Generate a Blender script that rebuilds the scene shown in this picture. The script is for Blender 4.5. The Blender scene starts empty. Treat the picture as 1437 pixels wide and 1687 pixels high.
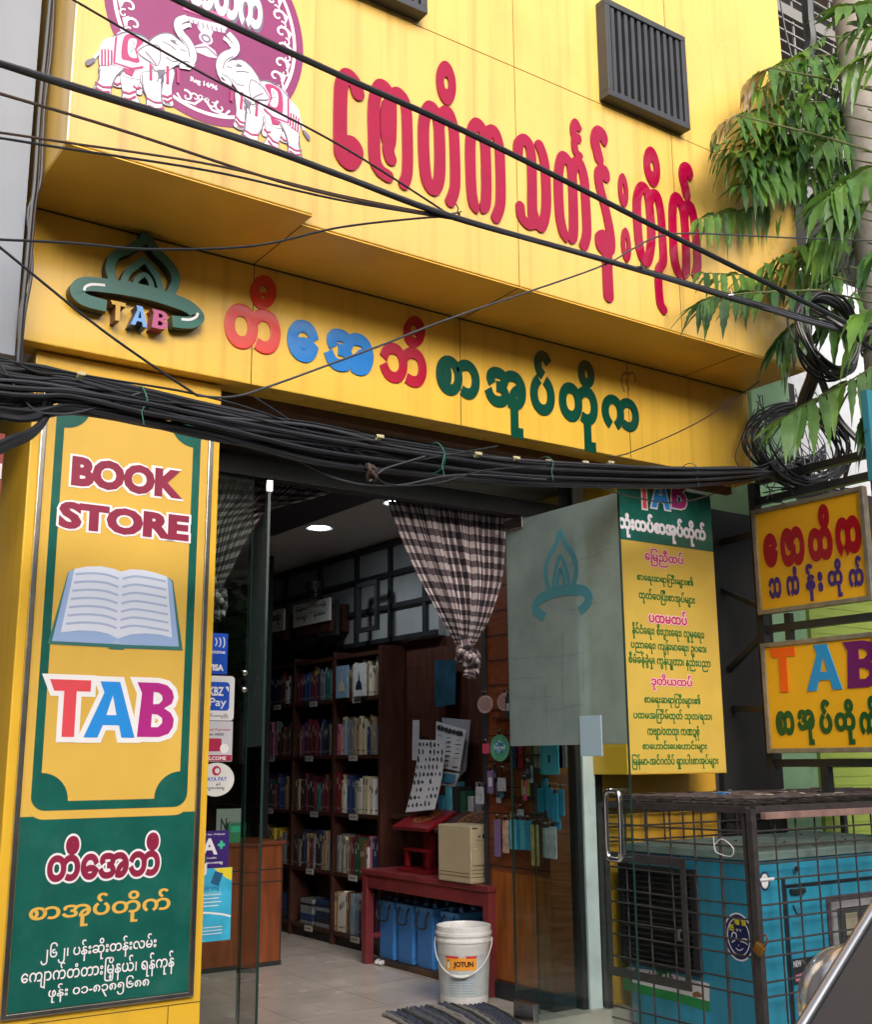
import bpy, bmesh, math, random
import numpy as np
from math import sin, cos, pi, radians, sqrt, atan2
from mathutils import Vector, Matrix
random.seed(7)
S = bpy.context.scene
COL = S.collection

# ------------------------------------------------------------ camera
CY, CZ = -5.0, 1.33
YAW, PITCH, ROLL, FPX = 0.6070765, 0.21560507, 0.00710968, 1866.55
PW, PH = 1437.0, 1687.0
_f = Vector((sin(YAW)*cos(PITCH), cos(YAW)*cos(PITCH), sin(PITCH)))
_r = Vector((cos(YAW), -sin(YAW), 0))
_d = _f.cross(_r)
CR = cos(ROLL)*_r + sin(ROLL)*_d
CD = -sin(ROLL)*_r + cos(ROLL)*_d
CF = _f
CAM = Vector((0, CY, CZ))
cam_data = bpy.data.cameras.new('camera')
cam = bpy.data.objects.new('camera', cam_data)
COL.objects.link(cam)
cam_data.sensor_fit = 'HORIZONTAL'
cam_data.sensor_width = 36.0
cam_data.lens = 36.0*FPX/PW
cam_data.clip_start = 0.05
cam_data.clip_end = 500
cam.matrix_world = Matrix(((CR.x, -CD.x, -CF.x, CAM.x), (CR.y, -CD.y, -CF.y, CAM.y), (CR.z, -CD.z, -CF.z, CAM.z), (0, 0, 0, 1)))
S.camera = cam

# ------------------------------------------------------------ world, sun, exposure
SUN_EL, SUN_AZ = radians(25), radians(-162)     # azimuth measured from +y towards +x
w = bpy.data.worlds.new("World"); S.world = w; w.use_nodes = True
nt = w.node_tree; bg = nt.nodes['Background']
sky = nt.nodes.new('ShaderNodeTexSky'); sky.sky_type = 'NISHITA'; sky.sun_disc = False
sky.sun_elevation = SUN_EL; sky.sun_rotation = SUN_AZ
sky.air_density = 1.0; sky.dust_density = 6.0; sky.ozone_density = 0.6
hs = nt.nodes.new('ShaderNodeHueSaturation'); hs.inputs['Saturation'].default_value = 0.45
nt.links.new(sky.outputs[0], hs.inputs['Color']); nt.links.new(hs.outputs[0], bg.inputs['Color'])
bg.inputs['Strength'].default_value = 0.15
sd = bpy.data.lights.new('sun', 'SUN'); sd.energy = 0.8; sd.angle = radians(50); sd.color = (1.0, 0.97, 0.93)
sun = bpy.data.objects.new('sun', sd); COL.objects.link(sun)
_sv = Vector((sin(SUN_AZ)*cos(SUN_EL), cos(SUN_AZ)*cos(SUN_EL), sin(SUN_EL)))
sun.rotation_euler = (-_sv).to_track_quat('-Z', 'Y').to_euler()
S.view_settings.view_transform = 'Standard'; S.view_settings.look = 'None'
S.view_settings.exposure = 0.98; S.view_settings.gamma = 1.0
S.view_settings.use_curve_mapping = False
S.cycles.max_bounces = 10; S.cycles.transparent_max_bounces = 16
S.cycles.caustics_reflective = False; S.cycles.caustics_refractive = False
S.cycles.use_denoising = True

# ------------------------------------------------------------ measuring: photo pixel -> point on a real plane
def ray(u, v):
    return CR*((u-PW/2)/FPX) + CD*((v-PH/2)/FPX) + CF
def at(u, v, x=None, y=None, z=None):
    d = ray(u, v)
    if x is not None: return CAM + d*((x-CAM.x)/d.x)
    if y is not None: return CAM + d*((y-CAM.y)/d.y)
    return CAM + d*((z-CAM.z)/d.z)

# ------------------------------------------------------------ materials
MATS = {}
def mat(name, col, rough=0.5, metal=0.0, spec=0.5, var=0.0, vscale=6.0, bump=0.0, bscale=40.0, coat=0.0, emit=None, es=1.0,
        dirt=None, dscale=2.5, damt=0.0, rvar=0.0, stretch=None, streak=0.0, scol=(0.3, 0.2, 0.08)):
    if name in MATS: return MATS[name]
    m = bpy.data.materials.new(name); m.use_nodes = True
    n = m.node_tree; b = n.nodes['Principled BSDF']
    b.inputs['Base Color'].default_value = (*col, 1)
    b.inputs['Roughness'].default_value = rough; b.inputs['Metallic'].default_value = metal
    b.inputs['Specular IOR Level'].default_value = spec
    b.inputs['Coat Weight'].default_value = coat; b.inputs['Coat Roughness'].default_value = 0.08
    tc = n.nodes.new('ShaderNodeTexCoord'); mp = n.nodes.new('ShaderNodeMapping')
    n.links.new(tc.outputs['Object'], mp.inputs['Vector'])
    if stretch: mp.inputs['Scale'].default_value = stretch
    last = None
    if var > 0:
        no = n.nodes.new('ShaderNodeTexNoise'); no.inputs['Scale'].default_value = vscale; no.inputs['Detail'].default_value = 6
        n.links.new(mp.outputs[0], no.inputs['Vector'])
        mr = n.nodes.new('ShaderNodeMapRange'); mr.inputs['From Min'].default_value = 0.3; mr.inputs['From Max'].default_value = 0.7
        mr.inputs['To Min'].default_value = 1-var; mr.inputs['To Max'].default_value = 1+var
        n.links.new(no.outputs['Fac'], mr.inputs['Value'])
        mx = n.nodes.new('ShaderNodeMix'); mx.data_type = 'RGBA'; mx.blend_type = 'MULTIPLY'; mx.inputs['Factor'].default_value = 1
        mx.inputs['A'].default_value = (*col, 1); n.links.new(mr.outputs[0], mx.inputs['B'])
        last = mx.outputs['Result']
        if rvar > 0:
            mr2 = n.nodes.new('ShaderNodeMapRange'); mr2.inputs['From Min'].default_value = 0.3; mr2.inputs['From Max'].default_value = 0.7
            mr2.inputs['To Min'].default_value = max(0, rough-rvar); mr2.inputs['To Max'].default_value = min(1, rough+rvar)
            n.links.new(no.outputs['Fac'], mr2.inputs['Value']); n.links.new(mr2.outputs[0], b.inputs['Roughness'])
    if damt > 0:
        no = n.nodes.new('ShaderNodeTexNoise'); no.inputs['Scale'].default_value = dscale; no.inputs['Detail'].default_value = 8; no.inputs['Roughness'].default_value = 0.65
        n.links.new(mp.outputs[0], no.inputs['Vector'])
        mr = n.nodes.new('ShaderNodeMapRange'); mr.inputs['From Min'].default_value = 0.52; mr.inputs['From Max'].default_value = 0.72
        mr.inputs['To Min'].default_value = 0; mr.inputs['To Max'].default_value = damt
        n.links.new(no.outputs['Fac'], mr.inputs['Value'])
        mx = n.nodes.new('ShaderNodeMix'); mx.data_type = 'RGBA'
        n.links.new(mr.outputs[0], mx.inputs['Factor'])
        if last: n.links.new(last, mx.inputs['A'])
        else: mx.inputs['A'].default_value = (*col, 1)
        mx.inputs['B'].default_value = (*dirt, 1); last = mx.outputs['Result']
    if streak > 0:     # rain streaks running down
        mp2 = n.nodes.new('ShaderNodeMapping'); mp2.inputs['Scale'].default_value = (16, 16, 0.55); n.links.new(tc.outputs['Object'], mp2.inputs['Vector'])
        no = n.nodes.new('ShaderNodeTexNoise'); no.inputs['Scale'].default_value = 1.0; no.inputs['Detail'].default_value = 5; n.links.new(mp2.outputs[0], no.inputs['Vector'])
        mr = n.nodes.new('ShaderNodeMapRange'); mr.inputs['From Min'].default_value = 0.50; mr.inputs['From Max'].default_value = 0.75; mr.inputs['To Max'].default_value = streak
        n.links.new(no.outputs['Fac'], mr.inputs['Value'])
        mx = n.nodes.new('ShaderNodeMix'); mx.data_type = 'RGBA'; n.links.new(mr.outputs[0], mx.inputs['Factor'])
        if last: n.links.new(last, mx.inputs['A'])
        else: mx.inputs['A'].default_value = (*col, 1)
        mx.inputs['B'].default_value = (*scol, 1); last = mx.outputs['Result']
    if last: n.links.new(last, b.inputs['Base Color'])
    if bump > 0:
        no = n.nodes.new('ShaderNodeTexNoise'); no.inputs['Scale'].default_value = bscale; no.inputs['Detail'].default_value = 4
        n.links.new(mp.outputs[0], no.inputs['Vector'])
        bp = n.nodes.new('ShaderNodeBump'); bp.inputs['Strength'].default_value = bump; bp.inputs['Distance'].default_value = 0.01
        n.links.new(no.outputs['Fac'], bp.inputs['Height']); n.links.new(bp.outputs[0], b.inputs['Normal'])
    if emit:
        b.inputs['Emission Color'].default_value = (*emit, 1); b.inputs['Emission Strength'].default_value = es
    MATS[name] = m
    return m

def glass_mat(name, tint=(0.86, 0.93, 0.91), frost=0.0, frost_col=(0.25, 0.33, 0.34), base_refl=0.03):
    m = bpy.data.materials.new(name); m.use_nodes = True; n = m.node_tree
    for x in list(n.nodes): n.nodes.remove(x)
    out = n.nodes.new('ShaderNodeOutputMaterial')
    tr = n.nodes.new('ShaderNodeBsdfTransparent'); tr.inputs[0].default_value = (*tint, 1)
    gl = n.nodes.new('ShaderNodeBsdfGlossy'); gl.inputs['Roughness'].default_value = 0.0 if frost == 0 else 0.22
    lw = n.nodes.new('ShaderNodeLayerWeight'); lw.inputs[0].default_value = 0.5
    pw = n.nodes.new('ShaderNodeMath'); pw.operation = 'POWER'; pw.inputs[1].default_value = 4.0; n.links.new(lw.outputs['Facing'], pw.inputs[0])
    fr = n.nodes.new('ShaderNodeMath'); fr.operation = 'MULTIPLY_ADD'; fr.inputs[1].default_value = 0.7; fr.inputs[2].default_value = base_refl; n.links.new(pw.outputs[0], fr.inputs[0])
    mx = n.nodes.new('ShaderNodeMixShader'); n.links.new(fr.outputs[0], mx.inputs[0])
    body = tr.outputs[0]
    if frost > 0:
        df = n.nodes.new('ShaderNodeBsdfDiffuse'); df.inputs[0].default_value = (*frost_col, 1)
        tl = n.nodes.new('ShaderNodeBsdfTranslucent'); tl.inputs[0].default_value = (*frost_col, 1)
        tc = n.nodes.new('ShaderNodeTexCoord'); no = n.nodes.new('ShaderNodeTexNoise'); no.inputs['Scale'].default_value = 3.5; no.inputs['Detail'].default_value = 7; no.inputs['Roughness'].default_value = 0.65
        n.links.new(tc.outputs['Object'], no.inputs['Vector']); mr = n.nodes.new('ShaderNodeMapRange'); mr.inputs['From Min'].default_value = 0.3; mr.inputs['From Max'].default_value = 0.7; mr.inputs['To Min'].default_value = 0.82; mr.inputs['To Max'].default_value = 1.14
        n.links.new(no.outputs[0], mr.inputs['Value']); mm = n.nodes.new('ShaderNodeMix'); mm.data_type = 'RGBA'; mm.blend_type = 'MULTIPLY'; mm.inputs['Factor'].default_value = 1; mm.inputs['A'].default_value = (*frost_col, 1); n.links.new(mr.outputs[0], mm.inputs['B']); n.links.new(mm.outputs['Result'], df.inputs[0]); n.links.new(mm.outputs['Result'], tl.inputs[0])
        m2 = n.nodes.new('ShaderNodeMixShader'); m2.inputs[0].default_value = 0.4
        n.links.new(df.outputs[0], m2.inputs[1]); n.links.new(tl.outputs[0], m2.inputs[2])
        m3 = n.nodes.new('ShaderNodeMixShader'); m3.inputs[0].default_value = frost
        n.links.new(tr.outputs[0], m3.inputs[1]); n.links.new(m2.outputs[0], m3.inputs[2]); body = m3.outputs[0]
    n.links.new(body, mx.inputs[1]); n.links.new(gl.outputs[0], mx.inputs[2]); n.links.new(mx.outputs[0], out.inputs[0])
    MATS[name] = m
    return m

# ------------------------------------------------------------ mesh building
class MB:
    def __init__(s): s.v = []; s.f = []; s.mi = []; s.cur = 0; s.uv = None
    def add(s, vs, fs):
        o = len(s.v); s.v += [tuple(p) for p in vs]
        for f in fs: s.f.append(tuple(i+o for i in f)); s.mi.append(s.cur)
        return s
    def box(s, x0, x1, y0, y1, z0, z1, M=None):
        v = [(x0,y0,z0),(x1,y0,z0),(x1,y1,z0),(x0,y1,z0),(x0,y0,z1),(x1,y0,z1),(x1,y1,z1),(x0,y1,z1)]
        if M: v = [M @ Vector(p) for p in v]
        return s.add(v, [(0,3,2,1),(4,5,6,7),(0,1,5,4),(1,2,6,5),(2,3,7,6),(3,0,4,7)])
    def bbox(s, x0, x1, y0, y1, z0, z1, b=0.004, M=None):
        """box with chamfered edges"""
        bm = bmesh.new(); bmesh.ops.create_cube(bm, size=1)
        for q in bm.verts: q.co = Vector(((x0+x1)/2+q.co.x*(x1-x0), (y0+y1)/2+q.co.y*(y1-y0), (z0+z1)/2+q.co.z*(z1-z0)))
        bmesh.ops.bevel(bm, geom=bm.edges[:], offset=b, segments=2, affect='EDGES', profile=0.6)
        bm.verts.index_update()
        vs = [(M @ q.co) if M else q.co.copy() for q in bm.verts]
        fs = [tuple(q.index for q in f.verts) for f in bm.faces]; bm.free()
        return s.add(vs, fs)
    def tube(s, pts, r, n=8, caps=True, closed=False):
        pts = [Vector(p) for p in pts]; N = len(pts); rs = r if isinstance(r, (list, tuple)) else [r]*N
        prev = None; o = len(s.v); vs = []
        for i, p in enumerate(pts):
            if closed: t = pts[(i+1) % N]-pts[i-1]
            else: t = pts[min(i+1, N-1)]-pts[max(i-1, 0)]
            if t.length < 1e-9: t = Vector((0, 0, 1))
            t.normalize()
            if prev is None:
                a = Vector((0, 0, 1)) if abs(t.z) < 0.9 else Vector((1, 0, 0))
                nn = t.cross(a).normalized()
            else:
                nn = prev - t*prev.dot(t)
                nn = nn.normalized() if nn.length > 1e-6 else t.orthogonal().normalized()
            prev = nn; bb = t.cross(nn)
            for k in range(n):
                a = 2*pi*k/n; vs.append(p + (nn*cos(a)+bb*sin(a))*rs[i])
        fs = []
        for i in range(N if closed else N-1):
            j = (i+1) % N
            for k in range(n):
                k2 = (k+1) % n
                fs.append((i*n+k, i*n+k2, j*n+k2, j*n+k))
        if caps and not closed:
            fs.append(tuple(range(n-1, -1, -1))); fs.append(tuple((N-1)*n+k for k in range(n)))
        return s.add(vs, fs)
    def bar(s, a, b, w, h, up=Vector((0, 0, 1))):
        a = Vector(a); b = Vector(b); t = (b-a).normalized(); up = Vector(up)
        if abs(t.dot(up)) > 0.95: up = Vector((1, 0, 0))
        sd_ = t.cross(up).normalized(); u = sd_.cross(t)
        v = [p + sd_*sx*w/2 + u*sz*h/2 for p in (a, b) for sx, sz in ((-1,-1),(1,-1),(1,1),(-1,1))]
        return s.add(v, [(0,3,2,1),(4,5,6,7),(0,1,5,4),(1,2,6,5),(2,3,7,6),(3,0,4,7)])
    def lathe(s, prof, c=(0, 0, 0), n=32, M=None):
        vs = []; c = Vector(c)
        for r_, z_ in prof:
            for k in range(n):
                a = 2*pi*k/n; q = Vector((r_*cos(a), r_*sin(a), z_))
                vs.append((M @ q if M else q) + c)
        fs = []
        for i in range(len(prof)-1):
            for k in range(n):
                k2 = (k+1) % n; fs.append((i*n+k, i*n+k2, (i+1)*n+k2, (i+1)*n+k))
        return s.add(vs, fs)
    def ellipsoid(s, c, rx, ry, rz, nu=16, nv=10, M=None):
        vs = []; fs = []; c = Vector(c)
        for j in range(nv+1):
            t = -pi/2 + pi*j/nv
            for i in range(nu):
                a = 2*pi*i/nu; q = Vector((rx*cos(t)*cos(a), ry*cos(t)*sin(a), rz*sin(t)))
                vs.append((M @ q if M else q) + c)
        for j in range(nv):
            for i in range(nu):
                i2 = (i+1) % nu; fs.append((j*nu+i, j*nu+i2, (j+1)*nu+i2, (j+1)*nu+i))
        return s.add(vs, fs)
    def prism(s, pts, fr, d0, d1):
        """filled outline (2D list in frame fr) from depth d0 (back) to d1 (front)"""
        pts = [p for i, p in enumerate(pts) if i == 0 or (abs(p[0]-pts[i-1][0])+abs(p[1]-pts[i-1][1])) > 1e-7]
        if abs(pts[0][0]-pts[-1][0])+abs(pts[0][1]-pts[-1][1]) < 1e-7: pts = pts[:-1]
        area = sum(pts[i][0]*pts[(i+1) % len(pts)][1]-pts[(i+1) % len(pts)][0]*pts[i][1] for i in range(len(pts)))
        if area < 0: pts = pts[::-1]
        n = len(pts); vs = [fr(p[0], p[1], d1) for p in pts] + [fr(p[0], p[1], d0) for p in pts]
        fs = [tuple(range(n)), tuple(range(2*n-1, n-1, -1))]
        for i in range(n):
            j = (i+1) % n; fs.append((i, n+i, n+j, j))
        return s.add(vs, fs)
    def holed(s, outer, inner, fr, d0, d1):
        """ring between two outlines with the same number of points"""
        n = len(outer)
        vs = [fr(*p, d1) for p in outer]+[fr(*p, d1) for p in inner]+[fr(*p, d0) for p in outer]+[fr(*p, d0) for p in inner]
        fs = []
        for i in range(n):
            j = (i+1) % n
            fs += [(i, j, n+j, n+i), (i, 2*n+i, 2*n+j, j), (n+i, n+j, 3*n+j, 3*n+i)]
        return s.add(vs, fs)
    def ribbon(s, pts, wd, fr, d0, d1, closed=False, rend=True):
        """brush stroke of width wd along a 2D polyline in frame fr"""
        P = [Vector((p[0], p[1])) for p in pts]; N = len(P); ws = wd if isinstance(wd, (list, tuple)) else [wd]*N
        L = []; R_ = []
        for i in range(N):
            if closed: t = P[(i+1) % N]-P[i-1]
            else: t = P[min(i+1, N-1)]-P[max(i-1, 0)]
            if t.length < 1e-9: t = Vector((1, 0))
            t.normalize(); nn = Vector((-t.y, t.x))
            L.append(P[i]+nn*ws[i]/2); R_.append(P[i]-nn*ws[i]/2)
        if closed:
            return s.holed([tuple(q) for q in R_], [tuple(q) for q in L], fr, d0, d1)
        vs = [fr(q.x, q.y, d1) for q in L]+[fr(q.x, q.y, d1) for q in R_]+[fr(q.x, q.y, d0) for q in L]+[fr(q.x, q.y, d0) for q in R_]
        fs = []
        for i in range(N-1):
            fs += [(N+i, N+i+1, i+1, i), (i, i+1, 2*N+i+1, 2*N+i), (N+i+1, N+i, 3*N+i, 3*N+i+1)]
        fs += [(0, 2*N, 3*N, N), (N-1, 2*N-1, 4*N-1, 3*N-1)]
        s.add(vs, fs)
        return s

def spline(pts, k=6, closed=False):
    """Catmull-Rom through the points (any dimension)"""
    P = [Vector(p) for p in pts]; N = len(P); out = []
    rng = range(N if closed else N-1)
    for i in rng:
        if closed: a, b, c, d = P[(i-1) % N], P[i], P[(i+1) % N], P[(i+2) % N]
        else: a, b, c, d = P[max(i-1, 0)], P[i], P[i+1], P[min(i+2, N-1)]
        for j in range(k):
            t = j/k
            out.append(0.5*((2*b)+(c-a)*t+(2*a-5*b+4*c-d)*t*t+(3*b-a-3*c+d)*t*t*t))
    if not closed: out.append(P[-1].copy())
    return out

def frame_y(y0, x0=0, z0=0):      # facing the street (-y)
    return lambda a, b, d: (x0+a, y0-d, z0+b)
def frame_x(x0, y0=0, z0=0):      # facing left (-x); a runs towards the street (-y)
    return lambda a, b, d: (x0-d, y0-a, z0+b)

# ------------------------------------------------------------ objects
def thing(name, label, cat, loc=(0, 0, 0), group=None):
    o = bpy.data.objects.new(name, None); COL.objects.link(o); o.empty_display_size = 0.1
    o.location = loc; o['label'] = label; o['category'] = cat
    if group: o['group'] = group
    return o
def tag(o, label, cat, group=None):
    o['label'] = label; o['category'] = cat
    if group: o['group'] = group
    return o
def world_loc(o):
    l = Vector(o.location)
    if o.parent: l = l + world_loc(o.parent)
    return l
def obj(name, mb, mats, parent=None, smooth=False, label=None, local=False):
    """links the mesh; vertices are in world space unless local, origin goes to its parent's or its own base"""
    if not isinstance(mats, (list, tuple)): mats = [mats]
    if local: org = Vector((0, 0, 0))
    elif parent: org = world_loc(parent)
    else:
        xs = [p[0] for p in mb.v]; ys = [p[1] for p in mb.v]; zs = [p[2] for p in mb.v]
        org = Vector(((min(xs)+max(xs))/2, (min(ys)+max(ys))/2, min(zs)))
    me = bpy.data.meshes.new(name)
    me.from_pydata([(p[0]-org.x, p[1]-org.y, p[2]-org.z) for p in mb.v], [], mb.f)
    for m in mats: me.materials.append(m)
    me.polygons.foreach_set('material_index', mb.mi)
    if mb.uv:
        ul = me.uv_layers.new(name='UVMap')
        for p in me.polygons:
            for li in p.loop_indices: ul.data[li].uv = mb.uv[me.loops[li].vertex_index]
    if smooth:
        me.polygons.foreach_set('use_smooth', [True]*len(me.polygons))
        try: me.set_sharp_from_angle(angle=radians(40))
        except Exception: pass
    me.update()
    o = bpy.data.objects.new(name, me); COL.objects.link(o)
    if parent: o.parent = parent
    elif not local: o.location = org
    if label: o['label'] = label
    return o
def struct(name, mb, mats, smooth=False):
    o = obj(name, mb, mats, None, smooth); o['kind'] = 'structure'; return o
def dup(root, loc, label=None, group=None, rotz=None):
    r = root.copy(); COL.objects.link(r); r.location = loc
    if rotz is not None: r.rotation_euler = (0, 0, rotz)
    if label: r['label'] = label
    if group: r['group'] = group
    for ch in list(root.children):
        c = ch.copy(); COL.objects.link(c); c.parent = r
        for g in ch.children:
            d = g.copy(); COL.objects.link(d); d.parent = c
    return r

# ------------------------------------------------------------ lettering
_TC = {}
def text_raw(body, bold=0.0, res=3):
    key = (body, round(bold, 4))
    if key in _TC: return _TC[key]
    c = bpy.data.curves.new('t', 'FONT'); c.body = body; c.resolution_u = res
    c.extrude = 0.02; c.bevel_depth = bold; c.bevel_resolution = 0 if bold < 0.02 else 1
    o = bpy.data.objects.new('t', c); COL.objects.link(o)
    bpy.context.view_layer.update()
    dg = bpy.context.evaluated_depsgraph_get(); me = bpy.data.meshes.new_from_object(o.evaluated_get(dg))
    vs = [tuple(q.co) for q in me.vertices]; fs = [tuple(p.vertices) for p in me.polygons]
    bpy.data.objects.remove(o); bpy.data.curves.remove(c); bpy.data.meshes.remove(me)
    xs = [q[0] for q in vs]; ys = [q[1] for q in vs]; zs = [q[2] for q in vs]
    _TC[key] = (vs, fs, (min(xs), max(xs), min(ys), max(ys), min(zs), max(zs)))
    return _TC[key]
def put_text(mb, body, fr, d0, d1, a0, a1, b0=None, b1=None, bold=0.0, base=None, asp=1.0, slope=0.0):
    """lettering fitted between a0..a1 across and b0..b1 up (or base line + natural height) in frame fr"""
    vs, fs, (x0, x1, y0, y1, z0, z1) = text_raw(body, bold)
    sx = (a1-a0)/(x1-x0)
    if b0 is not None: sy = (b1-b0)/(y1-y0); oy = b0-y0*sy
    else: sy = sx*asp; oy = base
    out = []
    for x, y, z in vs:
        A = a0+(x-x0)*sx
        # flat face: the rounded rim of the bold outline is pressed almost level with the front
        dd = d1-(d1-d0)*0.06*(1-z/z1) if z >= 0 else d0+(d1-d0)*0.02*(1-z/z0)
        out.append(fr(A, oy+y*sy+slope*(A-a0), dd))
    mb.add(out, fs)
    return mb
def tab_letter(ch):
    """flared T A B on a 1x1 box: outer outline and holes"""
    if ch == 'T': return [(0,1),(1,1),(1,.80),(.66,.80),(.66,0),(.36,0),(.36,.80),(.12,.80)], []
    if ch == 'A': return [(.27,1),(.66,1),(1,0),(.74,0),(.68,.22),(.36,.22),(.27,0),(0,0),(.36,.80)], [[(.42,.40),(.62,.40),(.53,.76)]]
    o = [(0,1),(.55,1),(.78,.96),(.92,.86),(.97,.74),(.92,.62),(.72,.53),(.90,.45),(.99,.33),(.97,.18),(.86,.06),(.62,0),(.05,0),(.13,.80)]
    return o, [[(.43,.60),(.43,.83),(.56,.82),(.66,.76),(.67,.68),(.58,.61)], [(.40,.18),(.41,.42),(.56,.41),(.68,.35),(.69,.26),(.58,.18)]]
def offset_poly(pts, d):
    a = sum(pts[i][0]*pts[(i+1) % len(pts)][1]-pts[(i+1) % len(pts)][0]*pts[i][1] for i in range(len(pts)))
    if a < 0: pts = pts[::-1]
    out = []; n = len(pts)
    for i in range(n):
        p0, p1, p2 = Vector(pts[i-1]), Vector(pts[i]), Vector(pts[(i+1) % n])
        t1 = (p1-p0).normalized(); t2 = (p2-p1).normalized()
        n1 = Vector((t1.y, -t1.x)); n2 = Vector((t2.y, -t2.x)); b = n1+n2
        if b.length < 1e-6: b = n1
        b.normalize(); k = d/max(0.45, b.dot(n1)); out.append(tuple(p1+b*k))
    return out
def poly_with_holes(mb, outer, holes, fr, d0, d1):
    """fills an outline with holes through a 2D curve, as one solid"""
    c = bpy.data.curves.new('p', 'CURVE'); c.dimensions = '2D'; c.fill_mode = 'BOTH'; c.extrude = 0.01
    for pts in [outer]+holes:
        sp = c.splines.new('POLY'); sp.points.add(len(pts)-1); sp.use_cyclic_u = True
        for q, p in zip(sp.points, pts): q.co = (p[0], p[1], 0, 1)
    o = bpy.data.objects.new('p', c); COL.objects.link(o); bpy.context.view_layer.update()
    dg = bpy.context.evaluated_depsgraph_get(); me = bpy.data.meshes.new_from_object(o.evaluated_get(dg))
    mb.add([fr(q.co.x, q.co.y, d0+(q.co.z+0.01)/0.02*(d1-d0)) for q in me.vertices], [tuple(p.vertices) for p in me.polygons])
    bpy.data.objects.remove(o); bpy.data.curves.remove(c); bpy.data.meshes.remove(me)
def brush_letter(mb, strokes, fr, d0, d1, rings=(), cell=0.0035):
    """one clean solid from overlapping brush strokes [(points, widths)] and rings [(outer, inner)]: union of distances, traced by marching squares"""
    allp = [p for P, _ in strokes for p in P]+[p for O, _ in rings for p in O]
    m_ = max([max(w_) if isinstance(w_, (list, tuple)) else w_ for _, w_ in strokes]+[0.02])
    x0, x1 = min(p[0] for p in allp)-m_, max(p[0] for p in allp)+m_; y0, y1 = min(p[1] for p in allp)-m_, max(p[1] for p in allp)+m_
    xs = np.arange(x0, x1, cell); ys = np.arange(y0, y1, cell); X, Y = np.meshgrid(xs, ys); D = np.full(X.shape, 9.0)
    for P, w_ in strokes:
        ws = w_ if isinstance(w_, (list, tuple)) else [w_]*len(P)
        for i in range(len(P)-1):
            ax, ay = P[i][0], P[i][1]; bx_, by_ = P[i+1][0]-ax, P[i+1][1]-ay; L2 = bx_*bx_+by_*by_+1e-12
            t = np.clip(((X-ax)*bx_+(Y-ay)*by_)/L2, 0, 1)
            D = np.minimum(D, np.hypot(X-ax-t*bx_, Y-ay-t*by_)-0.5*(ws[i]*(1-t)+ws[i+1]*t))
    for (cx, cy, rx, ry, hx, hy) in rings and [r[1] for r in rings]:
        f1 = (np.hypot((X-cx)/rx, (Y-cy)/ry)-1)*min(rx, ry); f2 = (1-np.hypot((X-cx)/hx, (Y-cy)/hy))*min(hx, hy)
        D = np.minimum(D, np.maximum(f1, f2))
    seg = {}
    def ip(a, b):
        (i, j), (k, l) = a, b; da, db = D[j, i], D[l, k]; t = da/(da-db); return (xs[i]+(xs[k]-xs[i])*t, ys[j]+(ys[l]-ys[j])*t)
    ny, nx = D.shape; inside = D < 0
    for j in range(ny-1):
        row = inside[j, :-1].astype(int)+inside[j, 1:]*2+inside[j+1, 1:]*4+inside[j+1, :-1]*8
        for i in np.nonzero((row > 0) & (row < 15))[0]:
            c = int(row[i]); i = int(i)
            e = {0: ((i, j), (i+1, j)), 1: ((i+1, j), (i+1, j+1)), 2: ((i+1, j+1), (i, j+1)), 3: ((i, j+1), (i, j))}
            T = {1: [(3, 0)], 2: [(0, 1)], 3: [(3, 1)], 4: [(1, 2)], 5: [(3, 0), (1, 2)], 6: [(0, 2)], 7: [(3, 2)], 8: [(2, 3)], 9: [(2, 0)], 10: [(0, 1), (2, 3)], 11: [(2, 1)], 12: [(1, 3)], 13: [(1, 0)], 14: [(0, 3)]}[c]
            for a, b in T:
                ka = tuple(sorted(e[a])); kb = tuple(sorted(e[b])); seg[ka] = (kb, ip(*ka))
    loops = []
    while seg:
        k0 = next(iter(seg)); k = k0; L = []
        while k in seg:
            nk, p = seg.pop(k); L.append(p); k = nk
        if len(L) > 6: loops.append(L[::2] if len(L) > 40 else L)
    loops.sort(key=lambda L: -abs(sum(L[i-1][0]*L[i][1]-L[i][0]*L[i-1][1] for i in range(len(L)))))
    poly_with_holes(mb, loops[0], loops[1:], fr, d0, d1)
def put_tab(mb, ch, fr, d0, d1, a0, a1, b0, b1, grow=0.0):
    o, hs_ = tab_letter(ch)
    T = lambda L: [(a0+p[0]*(a1-a0), b0+p[1]*(b1-b0)) for p in L]
    o = T(o); hs_ = [T(h) for h in hs_]
    if grow: o = offset_poly(o, grow); hs_ = [offset_poly(h, -grow*0.8) for h in hs_]
    poly_with_holes(mb, o, hs_, fr, d0, d1)
# ============================================================ materials of the place
Y_WALL = mat('yellow_panel', (0.70, 0.44, 0.105), 0.34, streak=0.6, scol=(0.36, 0.23, 0.06), var=0.06, vscale=1.3, damt=0.4, dirt=(0.50, 0.29, 0.05), dscale=1.9, spec=0.5, coat=0.6, rvar=0.10, bump=0.10, bscale=1.6)
Y_FASC = mat('yellow_fascia', (0.80, 0.49, 0.065), 0.24, streak=0.35, scol=(0.40, 0.21, 0.03), var=0.06, vscale=1.1, damt=0.2, dirt=(0.52, 0.26, 0.02), dscale=2.2, spec=0.5, coat=0.35, rvar=0.08, bump=0.08, bscale=1.6)
Y_SOFF = mat('yellow_soffit', (0.78, 0.45, 0.055), 0.4, var=0.1, vscale=1.5, damt=0.35, dirt=(0.42, 0.21, 0.03), dscale=2.0)
Y_PIL = mat('yellow_pillar', (0.78, 0.46, 0.035), 0.35, streak=0.25, scol=(0.45, 0.27, 0.04), var=0.05, vscale=2, damt=0.3, dirt=(0.55, 0.30, 0.03), dscale=4)
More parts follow.
